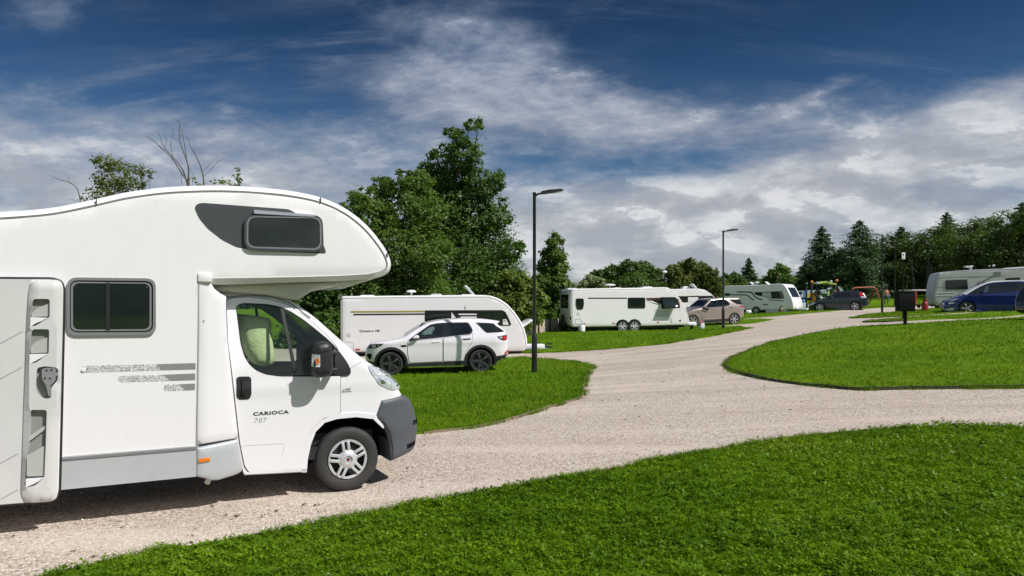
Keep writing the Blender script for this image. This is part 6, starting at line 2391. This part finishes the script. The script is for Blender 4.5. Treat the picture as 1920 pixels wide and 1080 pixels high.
p = P3(1625, 562, 80)
z = tz(p.x, p.y)
root = empty('swing_frame', (p.x, p.y, z))
tag(root, 'orange tubular swing frame at the edge of the playground', 'swing')
o = Vector((p.x, p.y, z))
m = MB()
pts = [(1593, 562), (1597, 545), (1600, 541), (1606, 539.5), (1622, 539), (1634, 538.5), (1640, 540), (1643, 545), (1649, 562)]
m.tube([P3(a, b, 80) - o for a, b in smooth_line(pts, 3)], .085, 8)
f = m.build('top_rail', M_SWING, root)
for (a, b, c2) in ((1598, 542, 1.6), (1641, 541, 1.6)):
    m = MB()
    q = P3(a, b, 80) - o
    m.tube([q, (q.x, q.y + c2, -.1)], .07, 8)
    m.build('leg', M_SWING, root)
for a in (1612, 1628):
    q = P3(a, 539.5, 80) - o
    m = MB()
    for s in (-.2, .2):
        m.tube([(q.x + s, q.y, q.z), (q.x + s, q.y, .55)], .012, 5)
    m.build('chain', M_DARK, root)
    m = MB()
    m.box((q.x, q.y, .53), (.48, .18, .05), None, .015)
    m.build('swing_seat', M_RUBBER, root)

p = P3(1545, 578, Yp)
z = tz(p.x, p.y)
o = Vector((p.x, p.y, z))
root = empty('climbing_frame', o)
tag(root, 'colourful climbing frame with lime roofs and an orange slide, behind the dark estate car', 'climbing frame')
for (a, t, dy) in ((1512, 536, 0), (1522, 530, 0), (1532, 533, 1.2), (1552, 530, 0), (1559, 529, 1.2), (1567, 532, 0), (1573, 536, 1.0), (1580, 545, 0)):
    q = PP(a, t, o, dy)
    m = MB()
    m.box((q.x, q.y, q.z / 2 - .1), (.13, .13, q.z + .2), None, .02)
    m.build('post', M_DARK, root)
for (a, t, mm) in ((1522, 528.5, M_SLIDE), (1512, 532, M_PLAYGREEN), (1558, 528, M_PALEBLUE), (1569, 526, M_SLIDE), (1532, 531, M_PALEBLUE)):
    q = PP(a, t, o)
    m = MB()
    m.lathe([(.001, q.z + .15), (.11, q.z + .1), (.15, q.z), (.11, q.z - .1), (.001, q.z - .15)], (q.x, q.y, 0), 'z', 12)
    m.build('knob', mm, root)
for (x0, y0, x1, y1) in ((1534, 531.5, 1551, 528.5), (1551, 530.5, 1567, 533)):
    a, b = PP(x0, y0, o), PP(x1, y1, o)
    m = MB()
    m.add([(a.x, a.y - .2, a.z - .06), (b.x, b.y - .2, b.z - .06), (b.x, b.y + 1.5, b.z - .06), (a.x, a.y + 1.5, a.z - .06), (a.x, a.y - .2, a.z + .08), (b.x, b.y - .2, b.z + .08), (b.x, b.y + 1.5, b.z + .08), (a.x, a.y + 1.5, a.z + .08)],
          [(0, 1, 2, 3), (4, 5, 6, 7), (0, 1, 5, 4), (1, 2, 6, 5), (2, 3, 7, 6), (3, 0, 4, 7)])
    m.build('roof', M_YELLOWGREEN, root)


def slab(nm, pts, mm, dy=0.0, th=.12):
    m = MB()
    q = [PP(a, b, o, dy) for a, b in pts]
    n = len(q)
    m.add([(v.x, v.y, v.z) for v in q] + [(v.x, v.y + th, v.z) for v in q], [tuple(range(n)), tuple(range(n, 2 * n))] + [(i, (i + 1) % n, n + (i + 1) % n, n + i) for i in range(n)])
    return m.build(nm, mm, root)


slab('slide', [(1525, 549), (1530, 548), (1531, 556), (1529, 565), (1524, 565), (1524, 556)], M_SLIDE, -.3, .5)
slab('climbing_panel', [(1514, 550), (1521, 550), (1521, 557), (1514, 557)], M_YELLOW)
slab('climbing_panel', [(1514, 544), (1521, 544), (1521, 549.5), (1514, 549.5)], M_PALEBLUE)
slab('climbing_panel', [(1552, 546), (1556, 546), (1555, 555), (1552, 555)], M_YELLOWGREEN, -.2)
slab('climbing_panel', [(1561, 543), (1568, 543), (1568, 552), (1561, 552)], M_PLAYGREEN)
slab('climbing_panel', [(1565, 544), (1568, 544), (1568, 547.5), (1565, 547.5)], M_PINK, -.15)
slab('canopy', [(1551, 541.5), (1557, 539), (1560, 540), (1553, 544)], M_PALEBLUE, -.2)
m = MB()
q0, q1 = PP(1535, 551, o), PP(1549, 552, o)
m.tube([q0, q0.lerp(q1, .5) + Vector((0, 0, .03)), q1], .32, 14, False)
m.build('tunnel', M_PLAYGREEN, root)
m = MB()
q = PP(1533, 550, o, -.4)
m.lathe([(.18, -.1), (.30, -.12), (.36, 0), (.30, .12), (.18, .1), (.18, -.1)], (q.x, q.y, q.z), 'y', 18)
m.build('tyre_swing', M_RUBBER, root)
m = MB()
for k in range(5):
    a = PP(1571 + k * 1.2, 537 + k * .6, o)
    b = PP(1577 + k * 1.4, 548, o)
    m.tube([a, b], .03, 5)
m.build('climbing_net', M_PALEBLUE, root)
m = MB()
a, b = PP(1536, 552, o, -.3), PP(1541, 562, o, -.3)
m.tube([a, b], .08, 6)
m.build('slide_rail', M_WHITE2, root)

Yp = 80.0
p = P3(1521, 575, Yp)
z = tz(p.x, p.y)
o = Vector((p.x, p.y, z))
root = empty('play_panel_fence', o)
tag(root, 'fence of painted pale blue boards along the back of the playground', 'play fence')
cols = [M_PALEBLUE, M_PALEBLUE, M_PLAYBLUE, M_WHITE2, M_PLAYBLUE, M_PALEBLUE, M_WHITE2, M_PLAYBLUE, M_WHITE2, M_PALEBLUE]
for k in range(10):
    x0 = 1496 + k * 5.4
    slab('board', [(x0, 545.5 - k * .25), (x0 + 5.0, 545.3 - k * .25), (x0 + 5.0, 558), (x0, 558)], cols[k], 0, .06)
slab('board_window', [(1498, 547), (1504, 547), (1504, 551), (1498, 551)], M_PANE2, -.05, .04)
for k in range(6):
    x0 = 1496 + k * 10.8
    q = PP(x0, 545, o, .12)
    m = MB()
    m.box((q.x, q.y, q.z / 2), (.10, .10, q.z), None, .01)
    m.build('post', M_DARK, root)
p = P3(1518, 572, 74)
z = tz(p.x, p.y)
lobes = [(p.x - .5, p.y, z + .3, .35), (p.x, p.y, z + .4, .4), (p.x + .5, p.y, z + .3, .35), (p.x + .9, p.y, z + .25, .3)]
tree('shrub', 'low brownish shrub at the foot of the climbing frame', 'shrub', (p.x, p.y), lobes, 900, .16, leaf_mat('leaf_brown', (.10, .07, .02), (.20, .15, .05), .2), 61, .03, limbs=3, per=12)

# open shelter behind the bin
p = P3(1716, 575, 62)
z = tz(p.x, p.y)
o = Vector((p.x, p.y, z))
root = empty('shelter', o)
tag(root, 'low grey roofed shelter with a red post, left of the grey caravan', 'shelter')
hz = CZ - (544 - CY) / F * 62 - z
m = MB()
m.box((.35, .8, hz), (1.5, 2.2, .10), None, .02)
m.build('roof', M_CARGREY, root)
for (x, y, mm) in ((-.1, -.25, M_REDPAINT), (.9, -.25, M_DARK), (.9, 1.8, M_DARK), (-.1, 1.8, M_DARK)):
    m = MB()
    m.box((x, y, hz / 2 - .1), (.12, .12, hz + .1), None, .01)
    m.build('post', mm, root)

# ---- person walking away across the far lawn
p = P3(1662.5, 571.5, 79)
z = tz(p.x, p.y)
root = empty('person', (p.x, p.y, z + .05), R(8))
tag(root, 'person in an orange patterned top and blue jeans walking on the far grass', 'person')
M_SKIN = mat('skin', (.50, .30, .21), .55, var=.05)
M_JEANS = mat('blue_jeans', (.045, .09, .17), .8, var=.15, vscale=12)
M_TOP = mat('orange_top', (.46, .17, .10), .8, var=.35, vscale=9)
M_HAIR = mat('brown_hair', (.05, .03, .02), .7, var=.2)


def skinned(nm, pts, edges, rad, mt, parent, sub=2, rootv=0):
    me = bpy.data.meshes.new(nm)
    me.from_pydata(pts, edges, [])
    ob = bpy.data.objects.new(nm, me)
    COL.objects.link(ob)
    sk = ob.modifiers.new('s', 'SKIN')
    ss = ob.modifiers.new('u', 'SUBSURF')
    ss.levels = sub
    ss.render_levels = sub
    if not me.skin_vertices:
        me.skin_vertices.new()
    for i, v in enumerate(me.skin_vertices[0].data):
        r = rad[i]
        v.radius = (r, r) if not isinstance(r, tuple) else r
        v.use_root = (i == rootv)
    dg = bpy.context.evaluated_depsgraph_get()
    new = bpy.data.meshes.new_from_object(ob.evaluated_get(dg))
    bpy.data.objects.remove(ob)
    new.name = nm
    new.materials.clear()
    new.materials.append(mt)
    for f_ in new.polygons:
        f_.use_smooth = True
    return link(bpy.data.objects.new(nm, new), parent)


B = [(0, 0, .95), (0, 0, 1.15), (0, 0, 1.38), (0, .01, 1.48), (0, .02, 1.56), (0, .03, 1.64), (0, .02, 1.72),
     (.10, 0, .90), (.11, -.10, .50), (.11, .02, .10), (.11, -.12, .04), (-.10, 0, .90), (-.11, .10, .52), (-.10, .24, .14), (-.10, .14, .06),
     (.18, 0, 1.42), (.27, .04, 1.16), (.30, -.05, .92), (.31, -.09, .84), (-.18, 0, 1.42), (-.29, -.03, 1.17), (-.34, .02, .94), (-.35, .0, .86)]
Eg = [(0, 1), (1, 2), (2, 3), (3, 4), (4, 5), (5, 6), (0, 7), (7, 8), (8, 9), (9, 10), (0, 11), (11, 12), (12, 13), (13, 14), (2, 15), (15, 16), (16, 17), (17, 18), (2, 19), (19, 20), (20, 21), (21, 22)]
Rd = [.14, .13, .15, .055, .075, .09, .07, .085, .06, .04, .04, .085, .06, .04, .04, .055, .042, .032, .038, .055, .042, .032, .038]
skinned('body', B, Eg, Rd, M_SKIN, root)
skinned('jeans', [(0, 0, .98)] + B[7:10] + B[11:14], [(0, 1), (1, 2), (2, 3), (0, 4), (4, 5), (5, 6)], [.165, .105, .08, .062, .105, .08, .062], M_JEANS, root)
skinned('top', [(0, 0, .94), (0, 0, 1.15), (0, 0, 1.38), (.17, 0, 1.42), (.235, .03, 1.26), (-.17, 0, 1.42), (-.245, -.02, 1.26)], [(0, 1), (1, 2), (2, 3), (3, 4), (2, 5), (5, 6)], [.165, .155, .165, .072, .06, .072, .06], M_TOP, root)
m = MB()
m.lathe([(.001, 1.80), (.06, 1.785), (.10, 1.73), (.108, 1.66), (.09, 1.60), (.001, 1.60)], (0, -.015, 0), 'z', 14)
m.build('hair', M_HAIR, root)
for s in (.10, -.10):
    m = MB()
    m.box((s, -.05 if s > 0 else .18, .035 if s > 0 else .07), (.10, .27, .08), None, .03)
    m.build('shoe', M_DARK, root)

# ---- fence behind the lamp post
M_FENCE = mat('pale_fence_board', (.50, .40, .33), .85, var=.25, vscale=5)
a, b = P3(955, 628, 35.0), P3(1050, 606, 43.5)
n = 26
mid = a.lerp(b, .5)
z = tz(mid.x, mid.y)
root = empty('wooden_fence', (mid.x, mid.y, z))
tag(root, 'low pale wooden board fence under the bushes behind the nearest lamp post', 'fence')
o = Vector((mid.x, mid.y, z))
rf = np.random.default_rng(9)
ang = math.atan2(b.y - a.y, b.x - a.x)
rot = Matrix.Rotation(ang, 3, 'Z')
L = (b.xy - a.xy).length
m = MB()
k = 0
d = 0.0
while d < L:
    w = .17
    t = d / L
    q = a.lerp(b, t)
    gz_ = tz(q.x, q.y)
    hh = .72 + rf.uniform(-.02, .02)
    m.box((q.x - o.x, q.y - o.y, gz_ - z + hh / 2), (w, .025, hh), rot, .004)
    d += w + .022
m.build('boards', M_FENCE, root)
for t in np.linspace(.02, .98, 5):
    q = a.lerp(b, t)
    gz_ = tz(q.x, q.y)
    m = MB()
    m.box((q.x - o.x + .06, q.y - o.y + .06, gz_ - z + .42), (.09, .09, .92), rot, .01)
    m.build('post', M_TIMBERDK, root)

# ---- small camping things
p = P3(1091, 622, 39.6)
z = tz(p.x, p.y)
root = empty('water_carrier', (p.x, p.y, z + .05))
tag(root, 'white water carrier under the rear corner of the twin-axle caravan', 'water carrier')
m = MB()
m.lathe([(.001, .0), (.14, 0), (.17, .03), (.17, .30), (.13, .36), (.05, .37), (.05, .40), (.001, .40)], (0, 0, 0), 'z', 16)
m.build('container', M_WHITE2, root)
m = MB()
m.lathe([(.06, .36), (.06, .41), (.001, .41)], (0, 0, 0), 'z', 12)
m.build('cap', M_PLAYBLUE, root)
p = P3(1403.5, 588.5, 63.5)
z = tz(p.x, p.y)
root = empty('water_carrier', (p.x, p.y, z + .05))
tag(root, 'white water roller lying beside the wheel of the shaded caravan', 'water carrier')
m = MB()
m.lathe([(.001, -.2), (.15, -.2), (.18, -.15), (.18, .15), (.15, .2), (.001, .2)], (0, 0, .18), 'x', 16)
m.build('container', M_WHITE2, root)
m = MB()
m.tube([(-.22, 0, .18), (-.22, -.28, .22), (.22, -.28, .22), (.22, 0, .18)], .014, 6)
m.build('handle', M_CHROME, root)
p = P3(1316, 615.5, 43)
z = tz(p.x, p.y)
root = empty('shopping_bag', (p.x, p.y, z + .05), R(20))
tag(root, 'white bag with something red on top, on the grass by the caravan drawbar', 'bag')
m = MB()
m.box((0, 0, .17), (.30, .2, .34), None, .06)
m.build('bag', mat('bag_lilac', (.62, .60, .70), .7, var=.1), root)
m = MB()
m.box((-.06, -.02, .40), (.18, .14, .14), Matrix.Rotation(.4, 3, 'Y'), .04)
m.build('red_parcel', mat('bright_red', (.60, .03, .05), .5, var=.1), root)
m = MB()
m.tube([(-.09, -.1, .32), (-.05, -.1, .44), (.05, -.1, .44), (.09, -.1, .32)], .012, 6)
m.build('handle', M_WHITE2, root)
# dog sitting by the shaded caravan
p = P3(1463.5, 590, 62)
z = tz(p.x, p.y)
root = empty('dog', (p.x, p.y, z + .05), R(-70))
tag(root, 'small brown and cream dog sitting in front of the shaded caravan', 'dog')
M_FUR = mat('brown_fur', (.24, .12, .05), .9, var=.3, vscale=14)
M_FURC = mat('cream_fur', (.56, .46, .32), .9, var=.15, vscale=14)
dg_b = [(-.14, 0, .13), (-.06, 0, .22), (.04, 0, .34), (.08, 0, .44), (.13, 0, .50), (.21, 0, .48), (-.02, .07, .08), (.06, .08, .03), (-.02, -.07, .08), (.06, -.08, .03), (.07, .05, .24), (.09, .05, .12), (.11, .05, .02), (.07, -.05, .24), (.09, -.05, .12), (.11, -.05, .02), (-.22, 0, .05), (-.30, .05, .04)]
dg_e = [(0, 1), (1, 2), (2, 3), (3, 4), (4, 5), (0, 6), (6, 7), (0, 8), (8, 9), (2, 10), (10, 11), (11, 12), (2, 13), (13, 14), (14, 15), (0, 16), (16, 17)]
skinned('body', dg_b, dg_e, [.11, .10, .09, .06, .065, .035, .06, .025, .06, .025, .035, .025, .025, .035, .025, .025, .025, .015], M_FUR, root)
m = MB()
m.lathe([(.001, .12), (.05, .11), (.085, .0), (.05, -.10), (.001, -.12)], (.075, 0, .29), 'z', 12)
m.build('chest_patch', M_FURC, root)
for s in (1, -1):
    m = MB()
    m.box((.10, s * .06, .50), (.05, .02, .10), Matrix.Rotation(.3 * s, 3, 'X'), .01)
    m.build('ear', M_DARK, root)
# bicycle at the rear of the twin-axle caravan
p = P3(1068, 622, 40.6)
z = tz(p.x, p.y)
root = empty('bicycle', (p.x, p.y, z + .05), R(18))
tag(root, 'black bicycle leaning at the rear end of the twin-axle caravan', 'bicycle')
for x in (-.36, .36):
    m = MB()
    pts = [(x + .24 * math.cos(t), 0, .25 + .24 * math.sin(t)) for t in np.linspace(0, 2 * math.pi, 25)]
    m.tube(pts, .018, 6, False)
    for k in range(8):
        t = k * math.pi / 8
        m.tube([(x - .23 * math.cos(t), 0, .25 - .23 * math.sin(t)), (x + .23 * math.cos(t), 0, .25 + .23 * math.sin(t))], .003, 3)
    m.build('wheel', M_RUBBER, root)
m = MB()
m.tube([(.36, 0, .25), (.26, 0, .68)], .016, 6)
m.tube([(.28, 0, .60), (-.05, 0, .28)], .02, 6)
m.tube([(-.05, 0, .28), (-.12, 0, .72)], .018, 6)
m.tube([(-.36, 0, .25), (-.05, 0, .28)], .014, 6)
m.tube([(-.36, 0, .25), (-.10, 0, .58)], .012, 6)
m.build('frame', M_POST, root)
m = MB()
m.tube([(.22, -.24, .74), (.26, 0, .70), (.22, .24, .74)], .014, 6)
m.build('handlebar', M_POST, root)
m = MB()
m.box((-.13, 0, .74), (.22, .13, .05), None, .02)
m.build('saddle', M_RUBBER, root)
# folded black cover at the rear corner
p = P3(1058, 617, 41.2)
z = tz(p.x, p.y)
root = empty('storage_bag', (p.x, p.y, z + .05), R(10))
tag(root, 'tall black upright cover standing against the rear of the twin-axle caravan', 'cover')
m = MB()
m.box((0, 0, .45), (.30, .40, .90), None, .07)
m.box((.02, 0, .85), (.22, .30, .16), None, .05)
m.build('cover', M_POST, root)
m = MB()
m.box((-.152, 0, .45), (.01, .05, .7), None, .003)
m.build('zip', M_DARK, root)
# blue storage box behind the nose of the shaded caravan
p = P3(1503.5, 577, 66)
z = tz(p.x, p.y)
root = empty('storage_box', (p.x, p.y, z + .05))
tag(root, 'blue and white covered bundle beyond the nose of the shaded caravan', 'bundle')
m = MB()
m.box((0, 0, .35), (.55, .5, .70), None, .08)
m.build('base', M_PALEBLUE, root)
m = MB()
m.box((0, 0, .85), (.5, .45, .32), None, .10)
m.build('cover', M_PLAYBLUE, root)

# leaves and grass tufts scattered on the gravel
rs = np.random.default_rng(91)
V, Fc, T = [], [], []
pts = []
for k in range(330):
    px, py = rs.uniform(0, 1920), rs.uniform(640, 1060)
    q = hit(px, py)
    pts.append(q)
pts = np.array(pts)
ok = np.ones(len(pts), bool)
for Lx in (L_FG, L_MID, L_BACK, L_A, L_B, L_C):
    ok &= ~inside(pts, fix_orient(Lx))
pts = pts[ok]
cl = np.repeat(pts, 3, 0) + rs.normal(0, .03, (len(pts) * 3, 2))
C_ = np.column_stack([cl, terr(cl[:, 0], cl[:, 1]) + .012])
V, Fc = leaves(C_, np.tile([0, 0, 1.2], (len(C_), 1)), .035, rs)
V[:, 2] = np.maximum(V[:, 2], np.repeat(C_[:, 2], 4) - .006)
tag(big_mesh('scattered_leaves', V, Fc, leaf_mat('fallen_leaf', (.06, .05, .02), (.10, .12, .02), .1), None, np.repeat(rs.random(len(C_)), 4)), kind='stuff')
